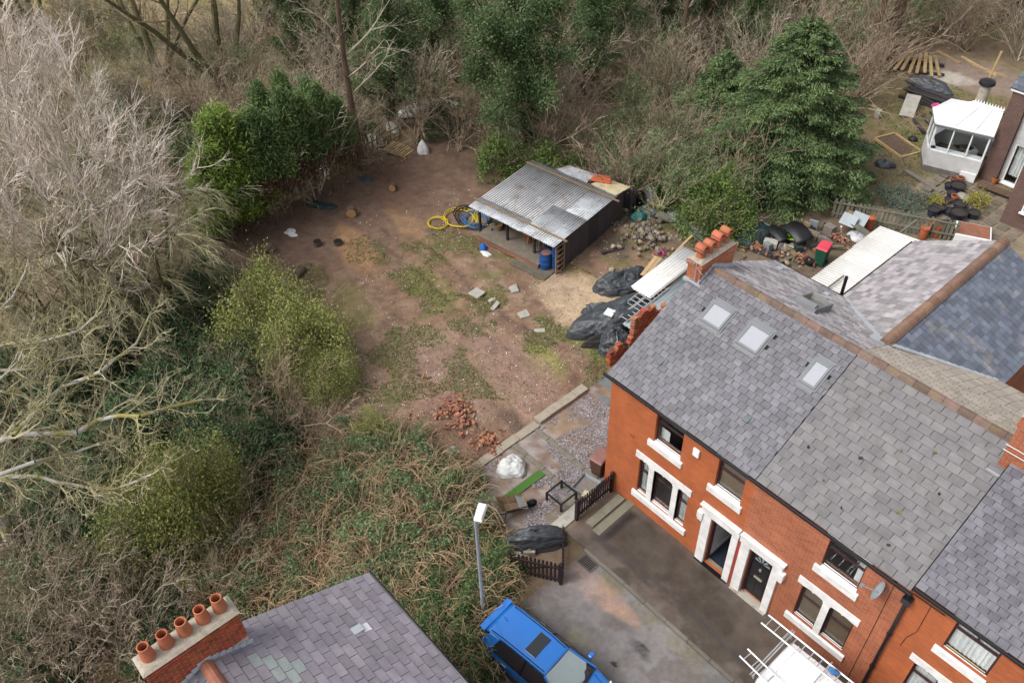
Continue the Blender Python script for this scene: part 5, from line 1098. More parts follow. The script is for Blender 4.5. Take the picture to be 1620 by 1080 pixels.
tf = MB().box(-2.02, -1.68, -3.55, -1.30, -.02, .035).build('artificial_turf', MAT['turf'], bevel=.01); tag(tf, 'strip of bright artificial turf on the slate chippings', 'turf')
def picket(name, label, cat, p0, p1, h, n, mat, w=.075, rails=(.25, .8), group=None, post=True, lean=0.0, th=.02, pr=0, thin=1.0):
    p0, p1 = Vector((*p0, 0)), Vector((*p1, 0)); d = p1-p0; L = d.length; a = math.atan2(d.y, d.x); zb = gz1(p0.x, p0.y)
    t = thing(name, label, cat, (p0.x, p0.y, zb if zb > -.5 else zb), a, group)
    for k in range(n):
        x = L*(k+.5)/n; hh = h*(1+RV2.uniform(-.025, .025)); b = MB(); ww = w*RV2.uniform(.92, 1.05)
        zo = gz1(*(p0.lerp(p1, (k+.5)/n))[:2])-zb
        b.extr([(x-ww/2, .04+zo), (x+ww/2, .04+zo), (x+ww/2, hh-.03+zo), (x, hh+zo), (x-ww/2, hh-.03+zo)], 'y', -th/2+.02, th/2+.02); o = b.build('picket', MAT[mat], t, local=True); o.rotation_euler = (lean+RV2.gauss(0, pr), RV2.gauss(0, pr), 0)
    for f in rails: MB().box(0, L, -.035, .008, h*f-.035, h*f+.035).build('rail', MAT[mat], t, local=True)
    if post:
        for x in (0, L): MB().box(x-.05, x+.05, -.06, .05, 0, h*1.04).hexa([(x-.055, -.065, h*1.04), (x+.055, -.065, h*1.04), (x+.055, .055, h*1.04), (x-.055, .055, h*1.04)], [(x-.01, -.01, h*1.1), (x+.01, -.01, h*1.1), (x+.01, .0, h*1.1), (x-.01, 0, h*1.1)]).build('post', MAT[mat], t, local=True)
    return t
picket('picket_fence', 'short dark brown picket fence joined to the front corner of the house', 'fence', (.50, -1.92), (.46, -.12), 1.05, 15, 'picket')
g1 = picket('picket_gate', 'dark picket gate standing open across the plot entrance', 'gate', (.48, -5.06), (1.98, -4.10), 1.12, 13, 'picket', post=True)
o = MB().obox((.89, .04, .56), (1.75, .03, .07), 0, 0, -.42).build('brace', MAT['picket'], g1, local=True)
picket('picket_gate', 'dark picket gate leaf swung edge-on beside the gatepost', 'gate', (1.98, -4.02), (.86, -2.92), 1.12, 11, 'picket', post=False)
picket('paling_fence', 'mossy old paling fence under the cypress row', 'fence', (-23.95, .2), (-25.4, 9.4), 1.0, 70, 'mosstimber', .085, post=False, pr=.05)
picket('paling_fence', 'grey weathered paling fence between junk yard and patio garden', 'fence', (-3.9, 20.25), (1.3, 22.9), 1.15, 30, 'greytimber', .13, post=False, pr=.02)
# slate chippings and brick dust, loose cover
rgc = np.random.default_rng(15)
mk('crumb', (.30, .17, .12), .95, scale=3, island=.5)
X = scatter_px(40000, 690, 1000, 590, 900, rgc, lambda x, y: (x > -3.5) & (x < .45) & (y > -5.3) & (y < 2.9)); wv = fbm(X[:, 0], X[:, 1], .7, 4, 3); X = X[wv > .42]; X[:, 2] = .012
o = link('slate_chippings', npmesh('slate_chippings', *leaves_np(X, .075, rgc, up=2.2, asp=.8), MAT['chips'])); tag(o, 'loose slate chippings between the concrete strips', 'gravel', None, 'stuff')
X = scatter_px(5000, 560, 940, 560, 740, rgc, lambda x, y: (x > -14) & (x < -4) & (y > -4) & (y < 4)); X[:, 2] += .015
o = link('brick_crumbs', npmesh('brick_crumbs', *leaves_np(X, .05, rgc, up=1.5, asp=.8), MAT['crumb'])); tag(o, 'small brick and stone crumbs trodden into the soil', 'rubble', None, 'stuff')
X = scatter_px(2600, 560, 1060, 300, 740, rgc, lambda x, y: (x > -20) & (x < -4) & (y > -4) & (y < 11)); X[:, 2] += .02
mk('paleflecks', (.55, .52, .48), .9, scale=3, island=.4)
o = link('stone_flecks', npmesh('stone_flecks', *leaves_np(X, .06, rgc, up=1.2, asp=.8), MAT['paleflecks'])); tag(o, 'pale stone and plaster flecks scattered on the soil', 'rubble', None, 'stuff')
def stonemesh(seed, mat):
    rs = np.random.default_rng(seed); bm = bmesh.new(); bmesh.ops.create_icosphere(bm, subdivisions=1, radius=.5)
    for v in bm.verts: v.co = Vector((v.co.x*rs.uniform(.75, 1.15), v.co.y*rs.uniform(.7, 1.1), v.co.z*rs.uniform(.5, .95)))
    me = bpy.data.meshes.new('stone'); bm.to_mesh(me); bm.free(); me.materials.append(MAT[mat]); return me
STM = [stonemesh(s, 'stone') for s in range(4)]+[stonemesh(9+s, 'darkstone') for s in range(3)]; BRM = unitmesh(MAT['brickrubble'])
def pile(name, label, cat, px, py, rx, ry, h, n, kind, s=(.12, .3), rot=0.0, group=None):
    c = G(px, py); z0 = gz1(c.x, c.y); t = thing(name, label, cat, (c.x, c.y, z0), rot, group)
    for k in range(n):
        a = RV2.uniform(0, 6.28); q = min(1.35, abs(RV2.gauss(0, .55))); x, y = rx*q*math.cos(a)*(1+.3*math.sin(2*a+rx*9)), ry*q*math.sin(a)*(1+.3*math.cos(3*a)); z = h*max(0, 1-q)*RV2.uniform(.3, 1)
        if kind == 'brick': o = link('brick', BRM, t); o.scale = (.215*RV2.uniform(.3, 1), .1*RV2.uniform(.6, 1), .068*RV2.uniform(.7, 1)); rr = .7
        else: sz = s[0]*.6+(s[1]*1.25-s[0]*.6)*RV2.random()**2.2; o = link('stone', RV2.choice(STM), t); o.scale = (sz, sz, sz); rr = 3
        o.location = (x, y, max(.02, z)); o.rotation_euler = (RV2.gauss(0, rr*.6), RV2.gauss(0, rr*.6), RV2.uniform(0, 6.28))
    return t
pile('brick_pile', 'larger scattered heap of orange brick rubble on the plot', 'rubble', 722, 655, 1.7, 1.15, .26, 280, 'brick')
pile('brick_pile', 'smaller heap of brick rubble beside the long concrete strip', 'rubble', 770, 697, 1.05, .7, .2, 130, 'brick')
pile('stone_pile', 'grey-brown heap of stone lumps beside the stacked metal sheets', 'rubble', 1022, 388, 1.8, 1.4, .5, 290, 'stone')
pile('brick_pile', 'heap of pink and red bricks behind the tall chimney stack', 'rubble', 1195, 402, .9, .5, .35, 45, 'brick')
pile('brick_pile', 'heap of bricks beside the black bucket in the yard', 'rubble', 1262, 416, .7, .5, .3, 45, 'brick')
pile('stone_pile', 'dark rubble and stones under the junk in the yard', 'rubble', 1235, 408, 2.4, 1.2, .3, 70, 'stone', (.15, .4))
pile('stone_pile', 'stones and soil lumps at the foot of the tarpaulin heap', 'rubble', 985, 440, 1.0, .8, .25, 40, 'stone', (.1, .3))
pile('brick_pile', 'red-brown boards and bricks dumped near the grey paling fence', 'rubble', 1325, 383, 1.2, .8, .4, 50, 'brick')
# flat stones and boards on the plot
for px, lab in (([(740, 465), (754, 455), (768, 463), (755, 473)], 'square pale concrete slab with a hollow lying on the plot'), ([(805, 455), (817, 449), (821, 461), (810, 464)], 'pale board lying beyond the square slab'), ([(818, 496), (833, 490), (839, 500), (824, 504)], 'grey flat stone on the plot near the sandy patch'),
                ([(703, 713), (718, 705), (728, 715), (713, 724)], 'pale square slab beside the smaller brick heap'), ([(845, 521), (862, 520), (863, 526), (846, 526)], 'thin white board lying on the sandy soil'), ([(770, 477), (787, 466), (789, 470), (772, 481)], 'narrow grey plank on the plot between two slabs'), ([(775, 490), (786, 476), (791, 480), (781, 492)], 'second narrow plank lying across the weeds')):
    P = [G(x, y) for x, y in px]; zc = gz1(sum(p.x for p in P)/4, sum(p.y for p in P)/4); pslab('flat_slab', px, zc+.03, .05, 'paleconcrete', lab, 'slab')
def log(px, py, L, r, rz, label, up=False, end='logend'):
    c = G(px, py); z = gz1(c.x, c.y); t = thing('cut_log', label, 'log', (c.x, c.y, z+(0 if up else r*.9)), rz)
    n = 9; pr = [(r*1.04, -L/2), (r, 0), (r*.97, L/2)]
    b = MB().lathe(pr, n=12); o = b.build('bark', MAT['bark'], t, local=True); e = MB().lathe([(.001, L/2-.004), (r*.96, L/2-.004)], n=12).lathe([(.001, -L/2+.004), (r*1.0, -L/2+.004)], n=12).build('cut_face', MAT[end], t, local=True)
    for q in (o, e):
        if up: q.location.z = L/2
        else: q.rotation_euler = (math.pi/2, 0, 0)
log(475, 435, .75, .16, .5, 'fallen log lying on orange soil', end='greytimber'); log(557, 342, .35, .27, .9, 'freshly sawn pale log end on the bare plot'); log(622, 301, .3, .2, .7, 'small split log near the far fence'); log(427, 398, .4, .26, 1.9, 'dark log round by the cypress row', end='greytimber'); log(450, 460, .35, .22, .2, 'charred upright stump by the yellow-green bush', True, 'greytimber'); log(503, 388, .25, .2, .3, 'short blackened stump on orange soil', True, 'soot_and_hole_dark'); log(535, 385, .2, .22, 1.2, 'low blackened stump beside the clay patch', True, 'soot_and_hole_dark')
for k, (px, py) in enumerate(((722, 172), (742, 178), (748, 168), (735, 186), (739, 175), (728, 195), (738, 192))): log(px, py, .5, .2, RV2.uniform(0, 3), 'cut log in the heap at the foot of the ivy trees')
for o in [o for o in bpy.data.objects if o.get('label') == 'cut log in the heap at the foot of the ivy trees']: o['group'] = 'logs heaped below the ivy trees'
# ---------------------------------------------------------------- lumps: bags, tarpaulins
def lump(name, mat, c, rx, ry, h, rot, seed, label, cat, wr=.18, n=0, top=None, power=.75, group=None, parent=None):
    n = 64 if rx > .7 else 40; rows = 26 if rx > .7 else 16
    th = np.linspace(0, 2*np.pi, n, endpoint=False); V = []
    for i in range(rows+1):
        f = i/rows; rad = np.cos(f*np.pi/2)**power if i < rows else 0*th+.01
        wob = 1+wr*(np.sin(2*th+seed)*.35+np.sin(3*th+seed*1.7)*.4+np.sin(5*th+seed*2)*.2)*(1-f*.4)
        z = h*(np.sin(f*np.pi/2))*(1+wr*.9*np.sin(th+seed)*(.2+f*.4)+wr*.5*np.sin(2*th+3*f+seed))
        if top and f > .7: z = z-top*(f-.7)**.8*2.6*h*(.8+.3*np.sin(2*th+seed)+.25*np.sin(3*th))
        V.append(np.column_stack([rx*rad*wob*np.cos(th), ry*rad*wob*np.sin(th), z]))
    V = np.concatenate(V); q = 3.4 if rx > .7 else 6.0
    rid = lambda a, b, s: 1-np.abs(2*fbm(a, b, 1.0, 3, s)-1)*2.4
    w1 = rid(V[:, 0]*q*.7+seed*7+V[:, 2]*q*.8, V[:, 1]*q*1.6+V[:, 2]*q*.6, seed % 5); w2 = rid(V[:, 0]*q*2.2-V[:, 2]*q+seed, V[:, 1]*q*1.1+seed*3+V[:, 2]*q, (seed+2) % 5)
    sc_l = min(rx, ry, h*1.5); d = (w1*.10+w2*.06-.06)*sc_l*(wr/.22)
    nv = V/np.array([rx*rx, ry*ry, h*h]); nv /= np.linalg.norm(nv, axis=1, keepdims=True)+1e-6
    V = V+nv*d[:, None]; V[:, 2] = np.maximum(V[:, 2], -.02)
    i, j = np.meshgrid(np.arange(rows), np.arange(n), indexing='ij'); F = np.stack([i*n+j, i*n+(j+1) % n, (i+1)*n+(j+1) % n, (i+1)*n+j], -1).reshape(-1, 4)
    me = npmesh(name, V, F, MAT[mat], True); o = link(name, me, parent); o.location = c; o.rotation_euler = (0, 0, rot)
    return tag(o, label, cat, group)
def gp(px, py, z=None): p = G(px, py); return (p.x, p.y, gz1(p.x, p.y) if z is None else z)
lump('tarpaulin', 'tarp', (.18, -3.75, .0), 1.35, .42, .72, math.radians(62), 3, 'black tarpaulin draped over a long pile beside the gates', 'tarpaulin', .28, 34)
for k, (x, y, r) in enumerate(((.55, -3.55, .6), (.42, -4.1, .9), (.2, -4.55, .7))):
    o = MB().obox((x, y, .12), (.42, .22, .22), r).build('stone_block', MAT['paleconcrete'], bevel=.02); tag(o, 'pale stone block under the edge of the tarpaulin by the gates', 'stone', 'blocks under the tarpaulin')
for k in range(3): o = MB().obox((-.18-.12*k, -4.0-.3*k, .1), (.3, .18, .16), .4+k).build('white_stone', MAT['paleconcrete'], bevel=.02); tag(o, 'white broken stone behind the tarpaulin by the gates', 'stone', 'stones behind the tarpaulin')
lump('bulk_bag', 'bagwhite', gp(810, 741, .0), .55, .48, .42, .4, 5, 'white woven builder\'s bag half full of rubble on the chippings', 'bag', .26, 30, None)
lump('bulk_bag', 'sheetwhite', gp(670, 246), .33, .3, .75, .4, 8, 'tall white builder\'s bag standing by the pallet', 'bag', .2, 22, None, 1.2)
lump('bulk_bag', 'bagwhite', gp(593, 226), .6, .5, .7, .3, 9, 'slumped white bag behind the far fence by a tree trunk', 'bag', .25); lump('bulk_bag', 'bagwhite', gp(624, 207), .5, .4, .6, 1.1, 11, 'grey-white bag half hidden in ivy behind the fence', 'bag', .25); lump('bulk_bag', 'sheetwhite', gp(511, 272), .5, .4, .5, .2, 12, 'white bag showing between the cypress stems', 'bag', .3)
lump('tarpaulin', 'bagwhite', gp(683, 178), 2.0, .7, .55, 1.0, 13, 'long white sheet lying on the wooded bank beyond the pallet', 'tarpaulin', .15, 30)
lump('tarpaulin', 'tarp', gp(580, 285), .45, .3, .12, .3, 14, 'flat black plastic lying near the far fence', 'plastic', .3); lump('tarpaulin', 'tarpgreen', gp(505, 325), .9, .35, .15, .6, 15, 'dark netting bundle at the foot of the cypresses', 'netting', .3); lump('ash_heap', 'sheetwhite', gp(461, 370), .4, .25, .08, .2, 16, 'white ash patch on the soil near the cypress row', 'ash', .4)
pl = thing('pallet', 'weathered wooden pallet with sawdust lying by the tall white bag', 'pallet', gp(632, 240), .25)
for k in range(9): MB().box(-.75+k*.18, -.67+k*.18, -.55, .55, .10, .125).build('slat', MAT['freshtimber'], pl, local=True)
for y in (-.5, 0, .5): MB().box(-.78, .78, y-.04, y+.04, 0, .098).build('bearer', MAT['timber'], pl, local=True)
# wheelbarrow
wb = thing('wheelbarrow', 'rusty wheelbarrow with a grey tipped pan on the chippings', 'wheelbarrow', (-1.28, -3.35, 0), math.radians(65))
b = MB(); b.hexa([(-.28, -.2, .28), (.3, -.16, .22), (.3, .16, .22), (-.28, .2, .28)], [(-.5, -.34, .62), (.48, -.27, .5), (.48, .27, .5), (-.5, .34, .62)]); b.f.pop(1); b.build('pan', MAT['timber'], wb, local=True, solid=.015)
MB().obox((.34, 0, .42), (.35, .6, .02), 0, 0, .5).build('tray_back', MAT['greysheet'], wb, local=True)
MB().tube([(.75, 0, .2), (.3, -.18, .24), (-.4, -.28, .4), (-.95, -.3, .48)], .018, 6).tube([(.75, 0, .2), (.3, .18, .24), (-.4, .28, .4), (-.95, .3, .48)], .018, 6).tube([(-.3, -.25, .36), (-.35, -.25, 0)], .016, 6).tube([(-.3, .25, .36), (-.35, .25, 0)], .016, 6).build('frame', MAT['blackpaint'], wb, local=True)
o = MB().lathe([(.10, -.04), (.19, -.04), (.2, 0), (.19, .04), (.10, .04)], n=16).build('wheel', MAT['tyre'], wb, local=True); o.rotation_euler = (math.pi/2, 0, 0); o.location = (.72, 0, .2)
def bin_(name, label, loc, rz, body, lid, h=1.0):
    t = thing(name, label, 'wheelie bin', loc, rz)
    MB().hexa([(-.2, -.24, .06), (.2, -.24, .06), (.2, .24, .06), (-.2, .24, .06)], [(-.27, -.33, h-.08), (.27, -.33, h-.08), (.27, .33, h-.08), (-.27, .33, h-.08)]).build('body', MAT[body], t, local=True, bevel=.03)
    MB().hexa([(-.29, -.36, h-.08), (.29, -.36, h-.08), (.29, .36, h-.05), (-.29, .36, h-.05)], [(-.25, -.3, h-.02), (.25, -.3, h-.02), (.25, .34, h+.04), (-.25, .34, h+.04)]).build('lid', MAT[lid], t, local=True, bevel=.02)
    MB().tube([(-.2, .4, h-.07), (.2, .4, h-.07)], .02, 8).build('handle', MAT[body], t, local=True)
    for s in (-1, 1):
        o = MB().lathe([(.001, -.03), (.1, -.03), (.1, .03), (.001, .03)], n=14).build('wheel', MAT['tyre'], t, local=True); o.rotation_euler = (0, math.pi/2, 0); o.location = (s*.22, .25, .1)
bin_('wheelie_bin', 'brown wheelie bin beside the gable wall', (-.42, .18, 0), .15, 'brownbin', 'brownlid'); bin_('wheelie_bin', 'green wheelie bin with a red lid standing in the junk yard', gp(1296, 420), .2, 'greenbin', 'redlid', 1.08)
cr = thing('plastic_crate', 'shallow blue-grey plastic crate beside the picket fence', 'crate', (-.2, -.72, 0), .2)
b = MB().hexa([(-.3, -.35, 0), (.3, -.35, 0), (.3, .35, 0), (-.3, .35, 0)], [(-.36, -.42, .3), (.36, -.42, .3), (.36, .42, .3), (-.36, .42, .3)]); b.f.pop(1); b.build('tub', MAT['greysheet'], cr, local=True, solid=.02); MB().box(-.31, .31, -.36, .36, .16, .18).build('water', MAT['darkstone'], cr, local=True)
o = MB().obox((.12, -1.0, .22), (.34, .3, .12), .3).build('stone_block', MAT['creamboard'], bevel=.02); tag(o, 'cream block sitting at the end of the blue-grey crate', 'block')
fr = thing('metal_table', 'black metal table frame with no top standing on paving', 'table', (-.47, -1.72, 0), .03)
for sx in (-1, 1):
    for sy in (-1, 1): MB().box(sx*.36-.035, sx*.36+.035, sy*.38-.035, sy*.38+.035, 0, .45).build('leg', MAT['blackpaint'], fr, local=True)
for s in (-1, 1): MB().box(-.325, .325, s*.38-.025, s*.38+.025, .39, .448).build('rail', MAT['blackpaint'], fr, local=True); MB().box(s*.36-.025, s*.36+.025, -.345, .345, .39, .447).build('rail', MAT['blackpaint'], fr, local=True)
hz = [Vector((-.62+.2*math.cos(a)*(1+.2*math.sin(2*a)), .95+.3*math.sin(a), .03+.01*k)) for k, a in enumerate(np.linspace(0, 11, 30))]
tag(MB().tube(hz, .016, 6).build('garden_hose', MAT['teal'], smooth=True), 'green garden hose looped by the gable wall', 'hose')
# street lamp
lp = thing('street_lamp', 'tall grey steel street lamp with a white box lantern', 'street lamp', (1.36, -6.9, 0))
MB().lathe([(.085, 0), (.085, 1.2), (.06, 1.25), (.048, 5.75)], n=14).build('pole', MAT['steelpost'], lp, local=True, smooth=True)
MB().tube([(0, 0, 5.7), (.05, .12, 5.9), (.1, .3, 5.93)], .035, 8).build('arm', MAT['steelpost'], lp, local=True)
o = MB().hexa([(-.13, -.3, -.06), (.13, -.3, -.06), (.15, .3, -.06), (-.15, .3, -.06)], [(-.1, -.24, .09), (.1, -.24, .09), (.11, .26, .07), (-.11, .26, .07)]).build('lantern', MAT['upvc'], lp, local=True, bevel=.03); o.location = (.12, .1, 5.95); o.rotation_euler = (0, 0, math.radians(35))
# ================================================================ open-front shed
FL, FR, BR_, BL = G(743, 325, 1.85), G(878, 389, 1.85), G(986, 314, 2.05), G(849, 259, 2.05)
u_ = (FR-FL).normalized(); v_ = (BL-FL).normalized(); LU = ((FR-FL).length+(BR_-BL).length)/2; LV_ = ((BR_-FR).length+(BL-FL).length)/2
u_.z = 0; u_.normalize(); v_ = Vector((-u_.y, u_.x, 0)); rzs = math.atan2(u_.y, u_.x)
sh = thing('shed', 'open-fronted shed with a rusty corrugated tin roof on a raised slab', 'shed', (FL.x, FL.y, 0), rzs)
def corr(x0, x1, y0, y1, z0, z1, pitch, amp, along='y', nseg=2, off=0.0):
    b = MB(); W_ = (x1-x0) if along == 'y' else (y1-y0); n = int(W_/pitch*6)+1; P = []
    for i in range(n+1):
        t = i/n*W_; h = amp*math.sin(2*math.pi*(t+off)/pitch); row = []
        for j in range(nseg+1):
            f = j/nseg
            row.append((x0+t, y0+(y1-y0)*f, z0+(z1-z0)*f+h) if along == 'y' else (x0+(x1-x0)*f, y0+t, z0+(z1-z0)*f+h))
        P.append(row)
    return b.grid(P)
n = 8; zl = lambda y: 1.85+.2*y/LV_; npit = round(LU/n/.13); pit = LU/n/npit
tinmat('tin_worn', pit, (.085, .055, .042), .30, .42); tinmat('tin_clean', pit, (.15, .13, .12), .46, .58)
for i in range(n):
    x0 = LU*i/n; x1 = LU*(i+1)/n+.05
    for j, (a, c) in enumerate(((-.02, .17), (.16, 1.0)) if i < 5 else ((-.02, .5), (.48, 1.0))):
        dzz = .012 if j == 0 else 0
        corr(x0, x1, LV_*a-(RV2.uniform(0, .06) if j == 0 else 0), LV_*c+(RV2.uniform(0, .08) if j else 0), zl(LV_*a)+dzz+i % 2*.012, zl(LV_*c)+dzz+i % 2*.008, pit, .026).build('roof_sheet', MAT['tin_clean' if j == 0 or i in (6, 7) else 'tin_worn'], sh, local=True, smooth=True, solid=.004)
for f, e in ((.11, .1), (.93, .5)): MB().obox((LU/2+e*.3, LV_*f, zl(LV_*f)+.05), (LU+.5, .09, .05), 0, 0, .0).build('batten', MAT['timber'], sh, local=True)
for x, y in ((.1, .55), (LU*.36, .55), (LU*.68, .55), (LU-.12, .35), (LU-.12, LV_-.2), (.1, LV_-.2)): MB().box(x-.05, x+.05, y-.05, y+.05, 0, zl(y)-.06).build('post', MAT['darktimber'], sh, local=True)
for k in range(7): MB().box(LU-.08, LU-.05, .6+k*.7, .6+k*.7+.68, .0, zl(.6+k*.7)-.08).build('wall_board', MAT['darktimber'], sh, local=True)
MB().box(.05, LU-.06, LV_-.22, LV_-.18, 0, 1.95).build('back_wall', MAT['darktimber'], sh, local=True); MB().box(.02, .06, 1.6, LV_-.2, 0, 1.82).build('side_wall', MAT['darktimber'], sh, local=True)
MB().box(.42, LU-1.0, -.02, LV_-.25, .02, .30).build('brick_plinth', MAT['brick_old'], sh, local=True); MB().box(.38, LU-.95, -.06, LV_-.25, .302, .345).build('slab', MAT['paving'], sh, local=True, bevel=.01)
MB().box(LU-2.3, LU-.25, -.5, 1.0, -.05, .07).build('apron_slab', MAT['paving'], sh, local=True, bevel=.01)
sc_ = MB(); sc_.box(LU-.06, LU-.01, .1, .16, .1, 1.7); sc_.box(LU-.06, LU-.01, .7, .76, .1, 1.7)
for k in range(6): sc_.box(LU-.055, LU-.015, .16, .7, .15+k*.29, .21+k*.29)
sc_.build('slatted_door', MAT['timber'], sh, local=True)
def shp(x, y): return Vector((FL.x, FL.y, 0))+u_*x+v_*y
for k in range(14):
    x, y = RV2.uniform(.5, LU-1.3), RV2.uniform(1.2, 2.4); p = shp(x, y); w = RV2.uniform(.2, .55); h = RV2.uniform(.25, .8)
    t = thing('stored_crate', 'dusty crate stacked in the shade of the open shed', 'crate', (p.x, p.y, .345), RV2.uniform(0, 1.5), 'crates stored in the shed')
    MB().box(-w/2, w/2, -w/2, w/2, 0, h).build('box', MAT[RV2.choice(['timber', 'darktimber', 'rust', 'greytimber'])], t, local=True, bevel=.015); MB().box(-w/2-.015, w/2+.015, -w/2-.015, w/2+.015, h*.45, h*.55).build('strap', MAT['darktimber'], t, local=True)
for k in range(6):
    p = shp(LU*.55+k*.16, 1.0+.1*(k % 2)); o = MB().obox((p.x, p.y, .9), (.06, .03, 1.2), rzs, RV2.uniform(-.25, .25), RV2.uniform(-.2, .2)).build('wooden_stake', MAT['timber']); tag(o, 'timber stake leaning at the mouth of the shed', 'stake', 'stakes leaning in the shed')
bk = thing('wicker_basket', 'round log basket at the shed\'s open front', 'basket', tuple(shp(1.0, .95)+Vector((0, 0, .345)))); MB().lathe([(.16, 0), (.2, .3), (.18, .3), (.14, .04)], n=14).build('bowl', MAT['timber'], bk, local=True, smooth=True); MB().lathe([(.001, .22), (.18, .22)], n=14).build('filling', MAT['logend'], bk, local=True)
bp = G(863, 424); br_ = thing('barrel', 'blue plastic drum filled to an orange top at the shed corner', 'barrel', (bp.x, bp.y, .06))
MB().lathe([(.001, 0), (.27, 0), (.285, .04), (.29, .28), (.30, .3), (.29, .32), (.29, .58), (.30, .6), (.29, .62), (.285, .86), (.295, .9), (.27, .9), (.265, .8)], n=24).build('drum', MAT['blueplastic'], br_, local=True, smooth=True); MB().lathe([(.001, .84), (.268, .83)], n=20).build('contents', MAT['ridge_red'], br_, local=True)
bd = shp(LU-.35, .45); o = MB().obox((bd.x, bd.y, .85), (.3, .06, 1.5), rzs+.3).build('blue_board', MAT['blueplastic'], bevel=.02); tag(o, 'blue board upright beside the blue drum', 'board')
# things stacked behind and beside the shed
def board(name, px, zs, th, mat, label, cat, bevel=.0):
    P = [G(x, y, z) for (x, y), z in zip(px, zs)]; nrm = (P[1]-P[0]).cross(P[2]-P[0]).normalized()*th
    o = MB().hexa([p-nrm for p in P], P).build(name, MAT[mat], bevel=bevel); return tag(o, label, cat)
board('tin_sheet', [(880, 268), (900, 262), (942, 276), (925, 292)], (1.85, 1.85, 1.85, 1.85), .02, 'galv', 'rusty tin sheet roofing the store behind the shed', 'sheet'); board('cream_board', [(935, 292), (960, 284), (997, 297), (970, 313)], (1.9, 1.95, 1.95, 1.9), .05, 'creamboard', 'bowed cream board covering the store behind the shed', 'board')
c0 = G(952, 285, 2.4)
ot = thing('orange_roll', 'folded orange plastic sheeting on top of the cream board', 'sheeting', tuple(G(952, 285, 1.98)), .5)
for k in range(4): MB().obox((0, -.2+k*.14, .05+.03*(k % 2)), (1.05-.08*k, .13, .1), .03*k).build('fold', MAT['orangesheet'], ot, local=True, bevel=.03)
stt = thing('store_shelter', 'low timber shelter behind the shed holding up loose boards', 'shelter', tuple(G(945, 320)))
s0 = G(948, 298, 1.8)
for dx, dy in ((-1.9, .3), (1.1, .1), (1.2, 1.1), (-1.8, 1.4)): MB().box(s0.x+dx-.05, s0.x+dx+.05, s0.y+dy-.05, s0.y+dy+.05, 0, 1.75).build('post', MAT['darktimber'], stt)
MB().box(s0.x-1.9, s0.x+1.2, s0.y+1.4, s0.y+1.45, 0, 1.7).build('back_board', MAT['darktimber'], stt)
def coil(px, py, r, n, mat, label, r2=.018, seed=0):
    c = G(px, py); rr = random.Random(seed); pts = []
    for i in range(n*16+1):
        a = 2*math.pi*i/16; q = r*(1+.12*math.sin(a*.31+seed)+.05*math.sin(a*1.7)); x, y = c.x+q*1.25*math.cos(a)+.1*math.sin(a*.2), c.y+q*math.sin(a)+.08*math.cos(a*.23); pts.append((x, y, gz1(x, y)+.05+.03*(i/16)+.05*max(0, math.sin(a+seed))))
    tag(MB().tube(pts, r2, 6).build('hose_coil', MAT[mat], smooth=True), label, 'hose')
coil(690, 353, .42, 2, 'hoseyellow', 'yellow pipe coil lying furthest from the shed', .03, 1); coil(725, 345, .75, 2, 'hoseyellow', 'wide yellow pipe loop round the blue hoses', .03, 2); coil(752, 350, .55, 4, 'hoseblue', 'blue hose coil beside the shed', .028, 3); coil(748, 344, .8, 3, 'blackplastic', 'black pipe coil beneath the blue hose', .03, 4); coil(768, 345, .5, 2, 'hoseyellow', 'yellow pipe loop tucked under the shed roof edge', .03, 5)
lump('blue_rag', 'brightblue', gp(765, 392), .2, .16, .25, 0, 21, 'crumpled bright blue cloth left of the shed slab', 'cloth', .35); lump('white_sack', 'sheetwhite', gp(769, 402), .3, .14, .14, .3, 22, 'pale sack lying beside the blue cloth', 'sack', .35); lump('teal_sack', 'teal', gp(780, 373), .14, .12, .4, .3, 23, 'teal sack leaning at the shed slab', 'sack', .3)
lump('blue_sack', 'brightblue', gp(943, 363), .22, .2, .3, .2, 24, 'blue sack against the shed\'s dark side wall', 'sack', .3); lump('red_sack', 'red', gp(945, 367), .12, .1, .15, .2, 25, 'small red bag below the blue sack', 'sack', .3)
tag(MB().lathe([(.001, 0), (.13, 0), (.15, .35), (.13, .35), (.11, .05)], tuple(G(965, 345)), 14).build('white_bucket', MAT['upvc'], smooth=True), 'white bucket by the shed wall', 'bucket')
tag(MB().lathe([(.001, 0), (.15, 0), (.18, .42), (.16, .42), (.13, .05)], gp(925, 530), 16).build('red_bucket', MAT['red'], smooth=True), 'bright red bucket on the grass beside the tarpaulin heap', 'bucket')
cb = thing('compost_bin', 'black conical compost bin beside a white board', 'compost bin', gp(1008, 327)); MB().lathe([(.42, 0), (.40, .1), (.3, .85), (.3, .9), (.26, 1.0), (.001, 1.03)], n=20).build('body', MAT['blackplastic'], cb, local=True, smooth=True); MB().lathe([(.32, .84), (.33, .92), (.31, .93)], n=20).build('lid_rim', MAT['blackplastic'], cb, local=True)
def plank_at(name, px, py, size, rz, ry, mat, label, cat, z=None, rx=0, bevel=.0, group=None):
    c = G(px, py, z or 0.0); zz = (gz1(c.x, c.y)+size[2]/2) if z is None else z
    return tag(MB().obox((c.x, c.y, zz), size, rz, rx, ry).build(name, MAT[mat], bevel=bevel), label, cat, group)
plank_at('white_board', 1025, 325, (.75, .05, .95), .15, 0, 'sheetwhite', 'white board standing beside the compost bin', 'board', rx=-.25); plank_at('wooden_box', 1037, 336, (.75, .5, .4), .3, 0, 'freshtimber', 'tan wooden box near the white board', 'box', bevel=.01); plank_at('grey_board', 1052, 343, (.9, .5, .05), .3, .1, 'greytimber', 'pale grey board on top of the junk by the compost bin', 'board', .6)
